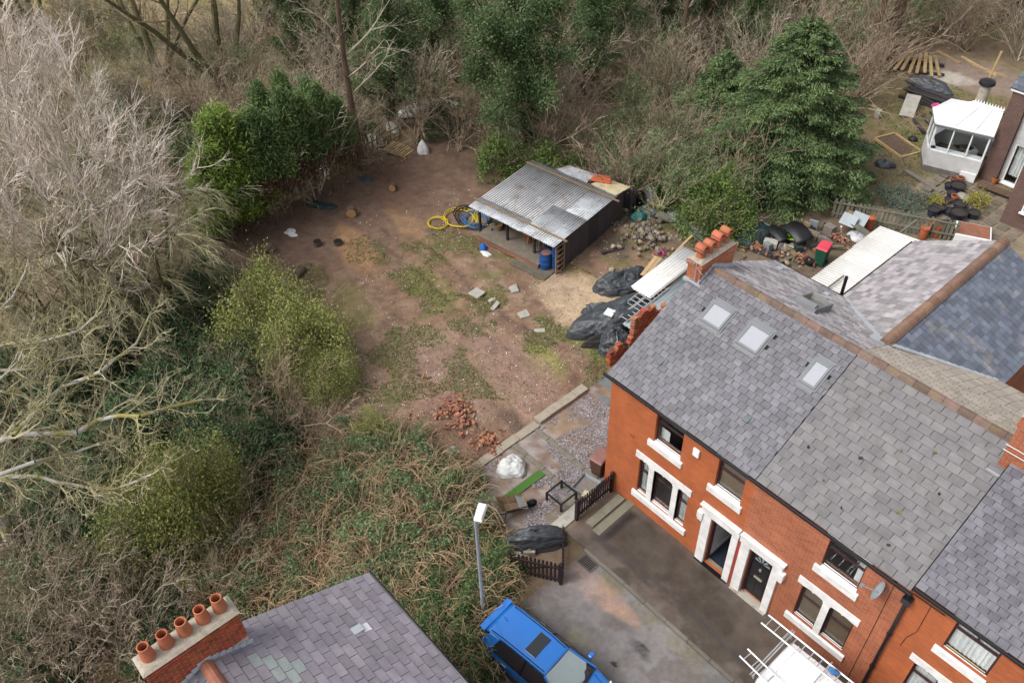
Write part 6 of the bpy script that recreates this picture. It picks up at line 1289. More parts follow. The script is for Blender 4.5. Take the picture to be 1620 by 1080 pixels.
lump('dark_sack', 'tarp', gp(1025, 347), .6, .35, .45, .2, 31, 'dark blue-black sack behind the stone heap', 'sack', .2); lump('green_sack', 'teal', gp(1010, 357), .4, .3, .4, .5, 32, 'green plastic sack at the edge of the stone heap', 'sack', .3)
ms = thing('metal_sheet_stack', 'stack of long galvanised corrugated sheets behind the stone heap', 'sheet stack', tuple(G(1085, 368)), math.radians(-6))
for k in range(5):
    b = corr(-1.5+.1*k, 1.5+.15*k, -.5+.05*k, .35+.08*k, .3+.07*k, .32+.07*k, .2, .022, 'x'); o = b.build('sheet', MAT['galvclean' if k % 2 else 'galv'], ms, local=True, smooth=True, solid=.004); o.rotation_euler = (0, 0, RV2.uniform(-.08, .08))
for k in range(4): MB().box(-1.6, 2.4, .5+k*.1, .56+k*.1, .3+.02*k, .36+.02*k).build('batten', MAT['barkred'], ms, local=True)
for x in (-1.2, 0, 1.2): MB().box(x-.1, x+.1, -.5, .8, 0, .27).build('bearer', MAT['darktimber'], ms, local=True)
# ---------------------------------------------------------------- heap along the old wall line
lump('tarpaulin', 'tarp', (-5.55, 7.1, 0), 2.6, .95, 1.0, math.radians(78), 41, 'long black tarpaulin heap weighted with sheets and a ladder', 'tarpaulin', .25, 40, None, .5)
lump('tarpaulin', 'tarp', (-4.75, 5.6, 0), .9, .75, .8, 1.0, 42, 'crumpled black plastic heap at the broken brick wall', 'tarpaulin', .3, 34)
lump('net_bundle', 'darktimber', (-5.15, 5.3, 0), 1.0, .22, .5, math.radians(60), 43, 'dark bundle of netting slumped by the red bucket', 'netting', .3)
lump('tarpaulin', 'tarp', (G(985, 452).x, G(985, 452).y, 0), 1.3, .7, .7, 1.2, 44, 'black plastic sheeting spilling past the white sheets', 'tarpaulin', .3)
lump('tarpaulin', 'tarp', (G(955, 500).x, G(955, 500).y, 0), 1.0, .55, .55, .9, 45, 'black sheeting edge lying on the sandy soil', 'tarpaulin', .35)
lump('pink_sack', 'pink', gp(1042, 410), .25, .15, .25, .3, 46, 'pink plastic bag on the stone heap', 'bag', .3)
for k, (px, py, l, rz_, mt, lab) in enumerate(((1060, 345, 3.2, -.15, 'barkred', 'long red-brown batten behind the metal sheets'), (1085, 352, 2.6, -.1, 'darktimber', 'blackened plank behind the metal sheets'), (1130, 372, 2.2, -.2, 'greytimber', 'grey plank leaning past the chimney pots'), (1150, 385, 1.8, .5, 'timber', 'brown plank crossing the dark green tarpaulin'), (1000, 425, 1.4, .8, 'timber', 'short timber lying beside the white sheets'), (975, 395, 1.6, 1.2, 'darktimber', 'charred timber on the burnt soil by the shed'), (1045, 372, 1.5, .6, 'greytimber', 'grey board end poking from the metal stack'))):
    plank_at('plank', px, py, (l, .14, .06), rz_, RV2.uniform(-.08, .08), mt, lab, 'plank', .35)
pile('stone_pile', 'grey slates and broken tiles dumped behind the chimney', 'rubble', 1140, 392, 1.3, .9, .35, 80, 'stone', (.1, .35))
pile('stone_pile', 'blackened rubble strewn beside the shed\'s dark wall', 'rubble', 972, 365, 1.3, .6, .12, 60, 'stone', (.06, .2))
ws = thing('white_sheets', 'white corrugated plastic sheets laid over the tarpaulin heap', 'sheet stack', (-5.6, 9.6, 1.2), math.radians(3))
for k in range(2): o = corr(-.5+.1*k, .55+.05*k, -1.8, 1.9-.2*k, .12-.06*k, .32-.06*k, .15, .018).build('sheet', MAT['whitesheet'], ws, local=True, smooth=True, solid=.004)
gs = thing('grey_sheets', 'grey-green metal sheets lying between the white sheets and the gable', 'sheet stack', (-4.55, 8.3, .9), math.radians(4))
for k in range(3): corr(-.4+.12*k, .4+.12*k, -2.3+.4*k, 2.2, .1-.05*k, .3-.05*k, .2, .02).build('sheet', MAT['greysheet'], gs, local=True, smooth=True, solid=.004)
def ladder(name, label, p0, p1, w, n, group=None, mat='alu', r=.022):
    p0, p1 = Vector(p0), Vector(p1); d = (p1-p0); s = d.cross(Vector((0, 0, 1))).normalized()*w/2; t = thing(name, label, 'ladder', tuple(p0), 0, group)
    for q in (-1, 1): MB().tube([p0+s*q, p1+s*q], r*1.4, 4).build('stile', MAT[mat], t)
    for k in range(n): c = p0.lerp(p1, (k+.5)/n); MB().tube([c-s, c+s], r*.8, 6).build('rung', MAT[mat], t)
    return t
ladder('ladder', 'aluminium ladder section resting on black tarpaulin under the white sheets', (-5.3, 6.1, 1.12), (-5.45, 9.0, 1.26), .36, 11); ladder('ladder', 'second aluminium ladder section beside the first on the heap', (-4.9, 6.1, 1.1), (-5.05, 9.0, 1.24), .36, 11)
o = MB().obox((-5.55, 6.0, 1.15), (.4, .45, .04), .3).build('foam_board', MAT['sheetwhite']); tag(o, 'small white board at the ladder foot on the heap', 'board')
tb = thing('timber_boards', 'row of pale and orange timber boards beyond the white sheets', 'boards', (-6.6, 10.3, .5), .3)
for k in range(5): MB().box(-.5+k*.2, -.32+k*.2, -.8, .8, .1, .14).build('board', MAT['freshtimber' if k < 2 else 'greytimber'], tb, local=True)
MB().box(-.5, .5, -.6, .6, -.5, .095).build('trestle', MAT['darktimber'], tb, local=True)
plank_at('timber_beam', 1075, 393, (.1, 2.4, .1), .2, 0, 'freshtimber', 'long pale timber beam by the tall chimney', 'beam', 1.3)
cg = thing('tin_sheeting', 'upright corrugated tin panel by the broken brick wall', 'panel', tuple(G(962, 553)), math.radians(-42))
o = corr(-.45, .45, 0, .95, 0, 0, .13, .02, 'y').build('sheet', MAT['greysheet'], cg, local=True, smooth=True, solid=.004); o.rotation_euler = (math.radians(70), 0, 0)
bw = thing('broken_brick_wall', 'ragged remnant of a demolished red brick wall beside the roof edge', 'wall', (-4.1, 4.6, 0))
for c in range(26):
    for k in range(15):
        y = 4.55+k*.225+(.11 if c % 2 else 0); z = c*.075; top = (.75 if y < 5.4 else .55 if y < 5.9 else 1.95 if y < 7.1 else 1.3)+.22*math.sin(y*9)+RV2.uniform(-.12, .08)
        if z > top: continue
        if c < 6 and k > 3: 
            pass
        o = link('brick', BRM if RV2.random() < .6 else bm_, bw); o.location = (RV2.gauss(0, .008), y-4.6, z+.035); o.scale = (.22, .212, .066); o.rotation_euler = (0, 0, RV2.gauss(0, .02 if z < top-.2 else .12))
# ================================================================ yard behind the house
lt_ = thing('lean_to', 'white corrugated plastic lean-to roof beside the rear wing', 'lean-to', (-.35, 12.5, 0))
LP = 1.1/7; tinmat('white_corrugated', LP, (.36, .335, .30), .30, .5, 1, True, .05)  # darker troughs are painted shade that makes the corrugations show, not rust
for k in range(5):
    y0 = 12.45+k*1.1; corr(-.38+RV2.uniform(-.06, .06), 2.62, y0, y0+1.16, 2.42+.012*(k % 2), 2.75+.012*(k % 2), LP, .028, 'x').build('roof_sheet', MAT['white_corrugated'], lt_, smooth=True, solid=.004)
MB().box(-.3, -.2, 12.5, 18, 2.2, 2.38).build('beam', MAT['darktimber'], lt_); MB().box(2.5, 2.6, 14.0, 18, 2.45, 2.7).build('beam', MAT['darktimber'], lt_)
for y in (12.6, 15.2, 17.9): MB().box(-.3, -.2, y-.05, y+.05, -.05, 2.2).build('post', MAT['darktimber'], lt_)
MB().box(-.2, 2.6, 17.9, 17.95, 0, 2.3).build('end_wall', MAT['darktimber'], lt_)
plank_at('timber_batten', 1323, 445, (.06, 1.1, .05), 0, 0, 'greytimber', 'loose batten lying on the white lean-to roof', 'batten', 2.68); plank_at('timber_pole', 1437, 358, (.06, 1.4, .06), 0, 0, 'greytimber', 'pale pole sticking out past the lean-to roof', 'pole', 2.3)
lump('tarpaulin', 'tarpgreen', gp(1188, 385), .8, 1.0, .6, .3, 51, 'dark green tarpaulin behind the tall chimney stack', 'tarpaulin', .2); lump('bin_bag', 'bagwhite', gp(1172, 368), .45, .3, .35, .3, 52, 'grey rubbish bag beyond the dark green tarpaulin', 'bag', .3)
tr_ = thing('plastic_trough', 'long grey plastic unit with square dark openings in the junk yard', 'trough', tuple(G(1222, 377)), math.radians(-8))
MB().box(-1.3, 1.3, -.28, .28, .25, .38).build('body', MAT['greysheet'], tr_, local=True, bevel=.04)
for x in (-1.0, -.35, .3, .9): MB().box(x-.2, x+.2, -.19, .19, .381, .386).build('opening', MAT['soot_and_hole_dark'], tr_, local=True)  # black squares on a solid body stand in for shaded recesses
MB().box(-1.2, 1.2, -.2, .2, 0, .248).build('base', MAT['darktimber'], tr_, local=True)
lf = thing('plastic_hoop', 'lime green plastic frame lying on the junk', 'frame', tuple(G(1247, 377, .45)), .3)
MB().tube([(-.45, -.2, .1), (-.2, .2, .2), (.25, .22, .18), (.5, -.1, .1), (.1, -.25, .15), (-.45, -.2, .1)], .05, 6).build('hoop', MAT['limegreen'], lf, local=True, smooth=True); MB().box(-.3, .3, -.04, .04, .1, .2).build('bar', MAT['limegreen'], lf, local=True)
def mat_sheet(px, py, w, l, arch, rz, label, z=.4):
    c = G(px, py); P = []
    for i in range(11):
        t = i/10; P.append([(-w/2+w*t, -l/2, z+arch*math.sin(math.pi*t)+.0), (-w/2+w*t, l/2, z+.1+arch*math.sin(math.pi*t))])
    t = thing('rubber_mat', label, 'mat', (c.x, c.y, gz1(c.x, c.y)), rz); MB().grid(P).build('sheet', MAT['blackplastic'], t, local=True, smooth=True, solid=.03); MB().box(-w*.35, w*.35, -l*.3, l*.3, 0, z-.02).build('support', MAT['darktimber'], t, local=True)
mat_sheet(1254, 388, 1.5, .95, .22, -.3, 'large black arched plastic sheet on the junk beside the red-lidded bin'); mat_sheet(1224, 388, 1.2, .6, .1, -.25, 'narrower black plastic sheet under the grey plastic unit', .3)
for k, (px, py, sx, sy, sz, mt, lab) in enumerate(((1216, 399, .65, .4, .3, 'paleconcrete', 'pale concrete block among the yard bricks'), (1281, 380, .7, .45, .35, 'stone', 'brown stone block behind the black arched sheet'), (1246, 408, 1.1, .25, .22, 'timber', 'timber offcut lying among the yard bricks'), (1274, 368, .4, .08, .5, 'timber', 'tan board leaning under the conifer'), (1284, 366, .45, .1, .6, 'greysheet', 'grey panel leaning under the conifer'), (1240, 397, .9, .08, .06, 'creamboard', 'cream batten at the edge of the black sheet'), (1345, 362, .7, .55, .75, 'timber', 'brown wooden cabinet beside the paling fence'), (1356, 366, .5, .5, .6, 'barkred', 'smaller brown cabinet beside the first'), (1330, 378, 1.6, .14, .08, 'barkred', 'long red-brown plank in the yard'), (1325, 370, 1.5, .14, .08, 'timber', 'long tan plank in the yard'), (1338, 385, 1.3, .12, .08, 'barkred', 'short red-brown plank below the long planks'), (1310, 372, .5, .4, .5, 'darkstone', 'dark square tub beside the red-lidded bin'))):
    plank_at('yard_item', px, py, (sx, sy, sz), RV2.uniform(-.3, .5), 0, mt, lab, 'panel' if sy < .11 else 'block' if mt in ('paleconcrete', 'stone') else 'timber', bevel=.02).name = {'cabinet': 'cabinet', 'plank': 'plank', 'block': 'block', 'tub': 'tub'}.get(next((w for w in ('cabinet', 'plank', 'block', 'tub') if w in lab), ''), 'board')
for k, (px, py) in enumerate(((1343, 348), (1360, 346))): plank_at('slanted_cover', px, py, (.75, .6, .04), .1, 0, 'greysheet', 'slanted grey lid on top of a brown cabinet', 'lid', .95, rx=.7, group='grey slanted lids on the cabinets')
plank_at('plank_shelf', 1355, 357, (1.7, .35, .04), -.25, 0, 'greytimber', 'narrow grey shelf in front of the slanted lids', 'shelf', .85)
for px, py, h, r, lab in ((1372, 365, .8, .22, 'tall red clay chimney pot beside the brown cabinets'), (1459, 376, .6, .2, 'round orange clay pot nearest the lean-to'), (1470, 368, .62, .2, 'orange clay pot standing between two others'), (1480, 374, .62, .2, 'orange clay pot closest to the gravel patio'), (1279, 421, .35, .22, 'black bucket lying by the yard bricks'), (1496, 372, .2, .3, 'flat pale stone tub by the clay pots')):
    p = G(px, py); mt = 'blackplastic' if 'bucket' in lab else 'paleconcrete' if 'stone' in lab else 'terracotta'
    t = thing('clay_pot' if mt == 'terracotta' else 'bucket' if mt == 'blackplastic' else 'stone_tub', lab, 'pot' if mt != 'blackplastic' else 'bucket', (p.x, p.y, 0)); MB().lathe([(r*.9, 0), (r, h*.1), (r*.92, h*.9), (r*1.05, h*.92), (r*1.05, h), (r*.8, h), (r*.75, h*.2)], n=18).build('body', MAT[mt], t, local=True, smooth=True); MB().lathe([(.001, h*.93), (r*.82, h*.93)], n=16).build('fill', MAT[mt], t, local=True)
tag(MB().tube([tuple(G(1331, 358, .9)), tuple(G(1331, 372, .2)), tuple(G(1345, 382, .15))], .035, 8).build('drain_pipe', MAT['upvc'], smooth=True), 'white plastic pipe elbow among the yard planks', 'pipe')
lump('white_bags', 'sheetwhite', gp(1355, 378), .5, .3, .3, .3, 55, 'white plastic bags beside the lean-to edge', 'bag', .35); lump('green_bag', 'teal', gp(1347, 374), .2, .2, .3, .3, 56, 'green plastic bag among white bags', 'bag', .3)
for k in range(34):
    px, py = RV2.uniform(1175, 1330), RV2.uniform(366, 412)
    if px > 1270 and py > 395: continue
    plank_at('timber_offcut', px, py, (RV2.uniform(.3, 1.2), RV2.uniform(.07, .2), RV2.uniform(.04, .12)), RV2.uniform(-1, 1.5), RV2.uniform(-.2, .2), RV2.choice(['timber', 'darktimber', 'barkred', 'greytimber', 'darktimber']), 'broken timber offcut strewn through the yard junk', 'timber', RV2.uniform(.1, .4), group='timber offcuts in the yard junk')
for k in range(16):
    px, py = RV2.uniform(1180, 1310), RV2.uniform(366, 405)
    plank_at('junk_tub', px, py, (RV2.uniform(.25, .5), RV2.uniform(.2, .4), RV2.uniform(.2, .45)), RV2.uniform(-1, 1.5), RV2.uniform(-.1, .1), RV2.choice(['blackplastic', 'darkstone', 'greysheet', 'rust', 'tarpgreen']), 'dark plastic tub half buried in the yard junk', 'tub', group='tubs in the yard junk', bevel=.03)
for k in range(20):
    px, py = RV2.uniform(1000, 1165), RV2.uniform(335, 362)
    plank_at('timber_offcut', px, py, (RV2.uniform(.3, 1.4), RV2.uniform(.07, .2), RV2.uniform(.04, .12)), RV2.uniform(-1, 1), RV2.uniform(-.2, .2), RV2.choice(['timber', 'darktimber', 'greytimber', 'barkred', 'greysheet']), 'broken timber offcut dumped behind the metal sheet stack', 'timber', RV2.uniform(.1, .5), group='timber offcuts behind the metal sheets')
# ================================================================ neighbour's garden
rf = thing('planter_box', 'white framed red-topped box beside the patio pots', 'box', tuple(G(1535, 378)), .45); MB().box(-.8, .8, -.6, .6, 0, .5).build('body', MAT['upvc'], rf, local=True, bevel=.02); MB().box(-.72, .72, -.52, .52, .5, .53).build('top', MAT['ridge_red'], rf, local=True)
pt = thing('patio', None, None, (.5, 25, 0)); pt['kind'] = 'structure'
for i in range(9):
    for j in range(9):
        x0, y0 = -2.3+i*.62, 22.9+j*.62
        if RV2.random() < .12 or (x0 > 1.6 and y0 > 26): continue
        q = [(x0+RV2.uniform(0, .1), y0+RV2.uniform(0, .1)), (x0+.58-RV2.uniform(0, .1), y0+RV2.uniform(0, .1)), (x0+.58-RV2.uniform(0, .08), y0+.58-RV2.uniform(0, .1)), (x0+RV2.uniform(0, .12), y0+.58-RV2.uniform(0, .1))]
        MB().prism(q, -.05, .02+RV2.uniform(0, .012)).build('flagstone', MAT['paving'], pt)
POTS = [(1500, 300, .3, .26), (1512, 303, .42, .4), (1503, 312, .3, .25), (1516, 331, .36, .34), (1513, 346, .42, .42), (1505, 366, .4, .42), (1492, 362, .32, .3), (1491, 372, .35, .3), (1522, 364, .32, .32), (1538, 345, .35, .3), (1518, 372, .35, .35), (1473, 342, .45, .28), (1482, 336, .38, .36), (1500, 340, .3, .28), (1497, 322, .25, .22), (1503, 376, .36, .3)]
pot0 = None
for k, (px, py, h, r) in enumerate(POTS):
    p = G(px, py)
    if pot0 is None:
        pot0 = thing('plant_pot', 'dark glazed plant pot filled with compost on the patio', 'plant pot', (p.x, p.y, .02), 0, 'dark plant pots on the patio')
        MB().lathe([(.001, 0), (.28, 0), (.38, .38), (.42, .39), (.42, .42), (.36, .42), (.34, .3)], n=18).build('body', MAT['darkpot'], pot0, local=True, smooth=True); MB().lathe([(.001, .37), (.36, .36)], n=16).build('compost', MAT['compost'], pot0, local=True); pot0.scale = (r/.4, r/.4, h/.42)
    else: dup(pot0, (p.x, p.y, .02), k, (r/.4, r/.4, h/.42))
for k, (px, py) in enumerate(((1507, 290), (1508, 318), (1518, 289), (1572, 290))):
    p = G(px, py); t = thing('clay_flowerpot', 'small orange clay flowerpot near the conservatory wall', 'plant pot', (p.x, p.y, .02), 0, 'small orange flowerpots'); MB().lathe([(.12, 0), (.17, .25), (.19, .26), (.19, .32), (.16, .32), (.15, .2)], n=14).build('body', MAT['terracotta'], t, local=True, smooth=True); MB().lathe([(.001, .27), (.155, .27)], n=12).build('compost', MAT['compost'], t, local=True)
plank_at('stone_bench', 1527, 316, (.95, .5, .2), -.05, 0, 'paleconcrete', 'low pale stone bench slab among the plant pots', 'bench', bevel=.02); plank_at('slate_edge', 1460, 288, (2.4, .2, .12), -.25, 0, 'darkstone', 'dark stone edging in front of the conservatory', 'edging', bevel=.02); plank_at('timber_edge', 1463, 352, (.14, 1.6, .1), -.6, 0, 'timber', 'timber edging board at the corner of the gravel patio', 'board')
bs = bush_proto('garden_shrub', 66, 'leaf_bluegreen', .6, .5, 60, 12, .09, .12, 'low grey-green garden shrub in the bed beyond the paling fence', 'shrub', 'grey-green shrubs in the garden bed', stems=8)
spread(bs, [(1420, 322, .2, 1.1), (1440, 330, .2, 1.0), (1455, 312, .3, 1.1), (1425, 300, .2, .9), (1405, 318, .2, .9), (1465, 325, .2, .8), (1398, 300, .2, .8), (1440, 345, .2, .9)])
gp_ = thing('concrete_slab', 'ribbed grey concrete panel leaning on blocks in the garden', 'panel', tuple(G(1436, 180)), math.radians(20)); MB().obox((0, 0, .5), (.8, 1.75, .09), 0, .35).build('slab', MAT['paleconcrete'], gp_, local=True, bevel=.01); MB().box(-.4, .4, .2, .7, 0, .5).build('block', MAT['darkstone'], gp_, local=True)
ds = thing('plank_stack', 'stack of blackened planks and sheeting on the garden lawn', 'timber stack', tuple(G(1468, 160)), math.radians(-5))
for k in range(11): MB().obox((RV2.uniform(-.3, .3), -.8+.17*k, .12+.09*(k % 4)), (2.6+RV2.uniform(-.5, .5), .22, .07), RV2.uniform(-.16, .16)).build('plank', MAT['darktimber'], ds, local=True)
lump('tarpaulin', 'tarp', (G(1468, 145).x, G(1468, 145).y, .3), 1.5, .6, .45, .1, 61, 'black sheeting heaped on the blackened planks', 'tarpaulin', .25)
ts = thing('timber_stack', 'fan of fresh yellow timber boards at the wood edge', 'timber stack', tuple(G(1448, 108)), .5)
for k in range(8): MB().obox((-1.3+k*.36, .1*(k % 3), .25+.05*(k % 3)), (.2, 2.5, .07), -.35+.07*k, .08).build('board', MAT['freshtimber'], ts, local=True)
for s in (-.7, .7): MB().box(-1.7, 1.7, s-.1, s+.1, 0, .16).build('bearer', MAT['darktimber'], ts, local=True)
for px, py, l, r, lab in ((1548, 105, 3.0, -.35, 'long pale pole lying at the edge of the concrete pad'), (1565, 114, 2.4, -.05, 'yellow timber lying behind the concrete pad'), (1500, 92, 2.0, -.3, 'grey timber at the back of the concrete pad')): plank_at('timber_pole', px, py, (l, .12, .12), r, 0, 'freshtimber', lab, 'timber')
plank_at('timber_stake', 1565, 128, (.12, .12, 2.0), .1, .08, 'freshtimber', 'upright timber post at the concrete pad', 'post')
for k in range(3): plank_at('sleeper', 1452+14*k, 205-8*k, (.16, 1.5, .14), .9, 0, 'darktimber', 'black timber edging laid as a garden step near the conservatory', 'sleeper', group='timber steps by the conservatory')
rb = thing('raised_bed', 'timber-edged empty raised bed on the lawn left of the conservatory', 'raised bed', tuple(G(1420, 232)), math.radians(-20))
for s in (-1, 1): MB().box(-1.1, 1.1, s*.7-.04, s*.7+.04, 0, .15).build('side_board', MAT['freshtimber'], rb, local=True); MB().box(s*1.1-.04, s*1.1+.04, -.66, .66, 0, .15).build('end_board', MAT['freshtimber'], rb, local=True)
MB().box(-1.06, 1.06, -.66, .66, 0, .06).build('soil', MAT['barkred'], rb, local=True)
lump('blue_bag', 'brightblue', gp(1366, 240), .45, .35, .3, .4, 62, 'bright blue plastic bag beside the large conifer', 'bag', .3); lump('grey_bag', 'tarp', gp(1398, 265), .5, .3, .3, .4, 63, 'grey plastic bundle at the end of the raised bed', 'bag', .3); lump('dark_tub', 'blackplastic', gp(1444, 222), .25, .25, .2, 0, 64, 'small black tub on the raised bed corner', 'tub', .1); lump('pink_bag', 'pink', (G(1481, 170, .6)), .25, .2, .25, 0, 65, 'pink plastic bag by the conservatory corner', 'bag', .3)
plank_at('concrete_block', 1387, 187, (.3, .3, .5), .2, 0, 'paleconcrete', 'upright pale concrete block on the lawn by the conifer', 'block', bevel=.02)
# conservatory
A_, B_, C_ = Vector((-3.18, 27.75, 0)), Vector((-.62, 28.55, 0)), Vector((-4.05, 29.1, 0)); D_ = C_+(Vector((.15, 1.6, 0))); E_ = Vector((-1.2, 31.2, 0)); B2 = Vector((-.1, 30.9, 0))
cv = thing('conservatory', 'white conservatory with a faceted pale roof and rendered base wall', 'conservatory', tuple(A_))
def wallseg(p, q, z0, z1, th, nm, mt, par=cv, bev=0):
    d = (q-p).normalized(); nrm = Vector((-d.y, d.x, 0))*th; return MB().hexa([p+Vector((0, 0, z0)), q+Vector((0, 0, z0)), q+nrm+Vector((0, 0, z0)), p+nrm+Vector((0, 0, z0))], [p+Vector((0, 0, z1)), q+Vector((0, 0, z1)), q+nrm+Vector((0, 0, z1)), p+nrm+Vector((0, 0, z1))]).build(nm, MAT[mt], par, bevel=bev)
ring = [B_, A_, C_, D_, E_]
for p, q in zip(ring, ring[1:]):
    wallseg(p, q, -.3, 1.2, -.2, 'base_wall', 'render'); d = (q-p).normalized(); off = Vector((d.y, -d.x, 0))*-.06
    wallseg(p+off*-1, q+off*-1, 1.202, 1.30, -.3, 'sill', 'upvc'); wallseg(p, q, 2.55, 2.72, -.12, 'eaves_beam', 'upvc')
    L = (q-p).length; n = max(1, round(L/.85)); f = wallseg(p, p+d*.09, 1.302, 2.548, -.1, 'window', 'upvc')
    for k in range(1, n+1): wallseg(p+d*(L*k/n-.07), p+d*(L*k/n), 1.302, 2.548, -.1, 'mullion', 'upvc', f)
    wallseg(p+d*.1+Vector((-d.y, d.x, 0))*-.04, q-d*.08+Vector((-d.y, d.x, 0))*-.04, 1.302, 2.548, -.012, 'pane', 'glass_cons', f)
wallseg(B_+Vector((-.75, -.28, 0)), B_+Vector((-.02, -.05, 0)), 0, .5, -.1, 'door_panel', 'upvc')
R0, R1 = G(1538, 162, 3.6), G(1588, 177, 3.6); ov = 1.07
eav = [Vector((p.x, p.y, 2.74)) for p in ring]; cen = Vector((-2, 29.6, 2.74)); eav = [cen+(e-cen)*1.05 for e in eav]; eav[0] = Vector((B_.x+.1, eav[0].y, 2.74))
tri = [(eav[0], eav[1], R0, R1), (eav[1], eav[2], R0), (eav[2], eav[3], R0), (eav[3], eav[4], R1, R0)]
for fc in tri:
    b = MB(); b.add([*fc, *[p-Vector((0, 0, .06)) for p in fc]], [tuple(range(len(fc))), tuple(range(2*len(fc)-1, len(fc)-1, -1))]+[(i, (i+1) % len(fc), len(fc)+(i+1) % len(fc), len(fc)+i) for i in range(len(fc))]); rp = b.build('roof_panel', MAT['consroof'], cv)
for p, q in ((eav[1], R0), (eav[2], R0), (eav[0].lerp(eav[1], .33), R1.lerp(R0, .33)), (eav[0].lerp(eav[1], .68), R1.lerp(R0, .7)), (eav[2].lerp(eav[1], .5), R0)): MB().tube([p+Vector((0, 0, .02)), q+Vector((0, 0, .02))], .03, 6).build('glazing_bar', MAT['upvc'], cv)
MB().tube([R0+Vector((0, 0, .03)), R1+Vector((0, 0, .03))], .07, 8).build('ridge_bar', MAT['upvc'], cv)
for k in range(11): p = R0.lerp(R1, .08+k*.09)+Vector((0, 0, .08)); MB().hexa([p+Vector((-.05, -.015, 0)), p+Vector((.05, -.015, 0)), p+Vector((.05, .015, 0)), p+Vector((-.05, .015, 0))], [p+Vector((-.01, -.01, .16)), p+Vector((.01, -.01, .16)), p+Vector((.01, .01, .16)), p+Vector((-.01, .01, .16))]).build('finial', MAT['upvc'], cv)
MB().tube([p+Vector((0, 0, -.06)) for p in eav[:4]], .05, 6).build('gutter', MAT['tarmacvent'], cv); MB().prism([(p.x, p.y) for p in ring], -.1, .3).build('floor', MAT['paving'], cv)
for k in range(5): p = A_.lerp(E_, .25+.1*k)+Vector((RV2.uniform(-.5, .5), RV2.uniform(-.4, .6), .3)); tag(MB().obox(p+Vector((0, 0, .4)), (.6, .5, .8), k).build('armchair', MAT[RV2.choice(['timber', 'greytimber', 'curtain'])], bevel=.05), 'furniture piece inside the conservatory behind the glass', 'furniture', 'conservatory furniture')
vt = G(1550, 155, 3.0); vn = thing('garden_flue', 'black domed cap on a cream flue behind the conservatory roof', 'flue', (vt.x, vt.y+.3, 0)); MB().lathe([(.28, 0), (.28, 3.6)], n=14).build('stack', MAT['flaunching'], vn, local=True); MB().lathe([(.3, 3.602), (.42, 3.7), (.4, 3.85), (.2, 3.95), (.001, 3.97)], n=16).build('cap', MAT['blackplastic'], vn, local=True, smooth=True)
# rendered house
nh = thing('rendered_house', 'white rendered house with dark brick piers and a sliding patio door', 'house', (.0, 29.2, 0))
MB().box(-.64, .17, 29.1, 30.2, -.1, 5.05).build('brick_pier', MAT['brick_dark'], nh); opsn = [(.35, 1.75, .15, 2.35), (.5, 1.8, 3.3, 4.5)]
wall_open(.17, 2.0, -.1, 5.05, opsn, 29.4).build('wall', MAT['render'], nh); MB().box(1.95, 7, 26.1, 33, -.1, 5.05).build('brick_wing', MAT['brick_dark'], nh)
MB().add([(-.64, 33, -.1), (2, 33, -.1), (2, 33, 5.05), (-.64, 33, 5.05)], [(0, 1, 2, 3)]).add([(-.64, 30.2, -.1), (-.64, 33, -.1), (-.64, 33, 5.05), (-.64, 30.2, 5.05)], [(0, 1, 2, 3)]).build('rear_wall', MAT['render'], nh)
def pwin(x0, x1, z0, z1, y, mull, curt=None, pm='glass'):
    b = MB(); fr = .07
    for a, c, d, e in ((x0, x0+fr, z0, z1), (x1-fr, x1, z0, z1), (x0+fr, x1-fr, z0, z0+fr), (x0+fr, x1-fr, z1-fr, z1)): b.box(a, c, y, y+.08, d, e)
    for m in mull: b.box(m-.04, m+.04, y+.002, y+.078, z0+fr, z1-fr)
    w = b.build('window', MAT['upvc'], nh); MB().box(x0+fr, x1-fr, y+.035, y+.045, z0+fr, z1-fr).build('pane', MAT[pm], w)
    if curt: MB().grid([[(x0+.1+(x1-x0-.2)*i/30, y+.25+.04*math.sin(i*1.7), z0+.35), (x0+.1+(x1-x0-.2)*i/30, y+.25+.04*math.sin(i*1.7), z1-.05)] for i in range(31)]).build('curtain', MAT['curtain'], w, smooth=True)
    MB().box(x0-.06, x1+.06, y-.1, y-.002, z0-.08, z0-.005).build('sill', MAT['upvc'], w)
pwin(.35, 1.75, .15, 2.35, 29.42, (1.05,), True); pwin(.5, 1.8, 3.3, 4.5, 29.42, (1.15,), True); pwin(2.7, 4.3, 1.0, 2.2, 26.0, (3.3,), None, 'aquaglass')
MB().box(1.9, 7.2, 25.95, 26.05, 5.0, 5.15).box(-.75, 1.9, 29.0, 29.08, 5.0, 5.16).build('fascia', MAT['upvc'], nh)
slope(nh, 'roof', MAT['slate_blue'], (-.8, 28.95, 5.16), (1, 0, 0), (0, 1, .5), lambda v: 0, lambda v: 8, 4.5, .33, .25, 0)
slope(nh, 'far_roof', MAT['slate_blue'], (-.8, 37.0, 5.16), (1, 0, 0), (0, -1, .5), lambda v: 0, lambda v: 8, 4.5, .33, .25, 0)
slope(nh, 'wing_roof', MAT['slate_blue'], (1.85, 25.9, 5.16), (1, 0, 0), (0, 1, .28), lambda v: 0, lambda v: 5.4, 3.4, .33, .25, 0)
tag(MB().obox((.9, 28.3, .25), (2.4, .5, .07), .05).build('garden_bench', MAT['barkred'], bevel=.01), 'low brown bench plank under the patio door', 'bench')
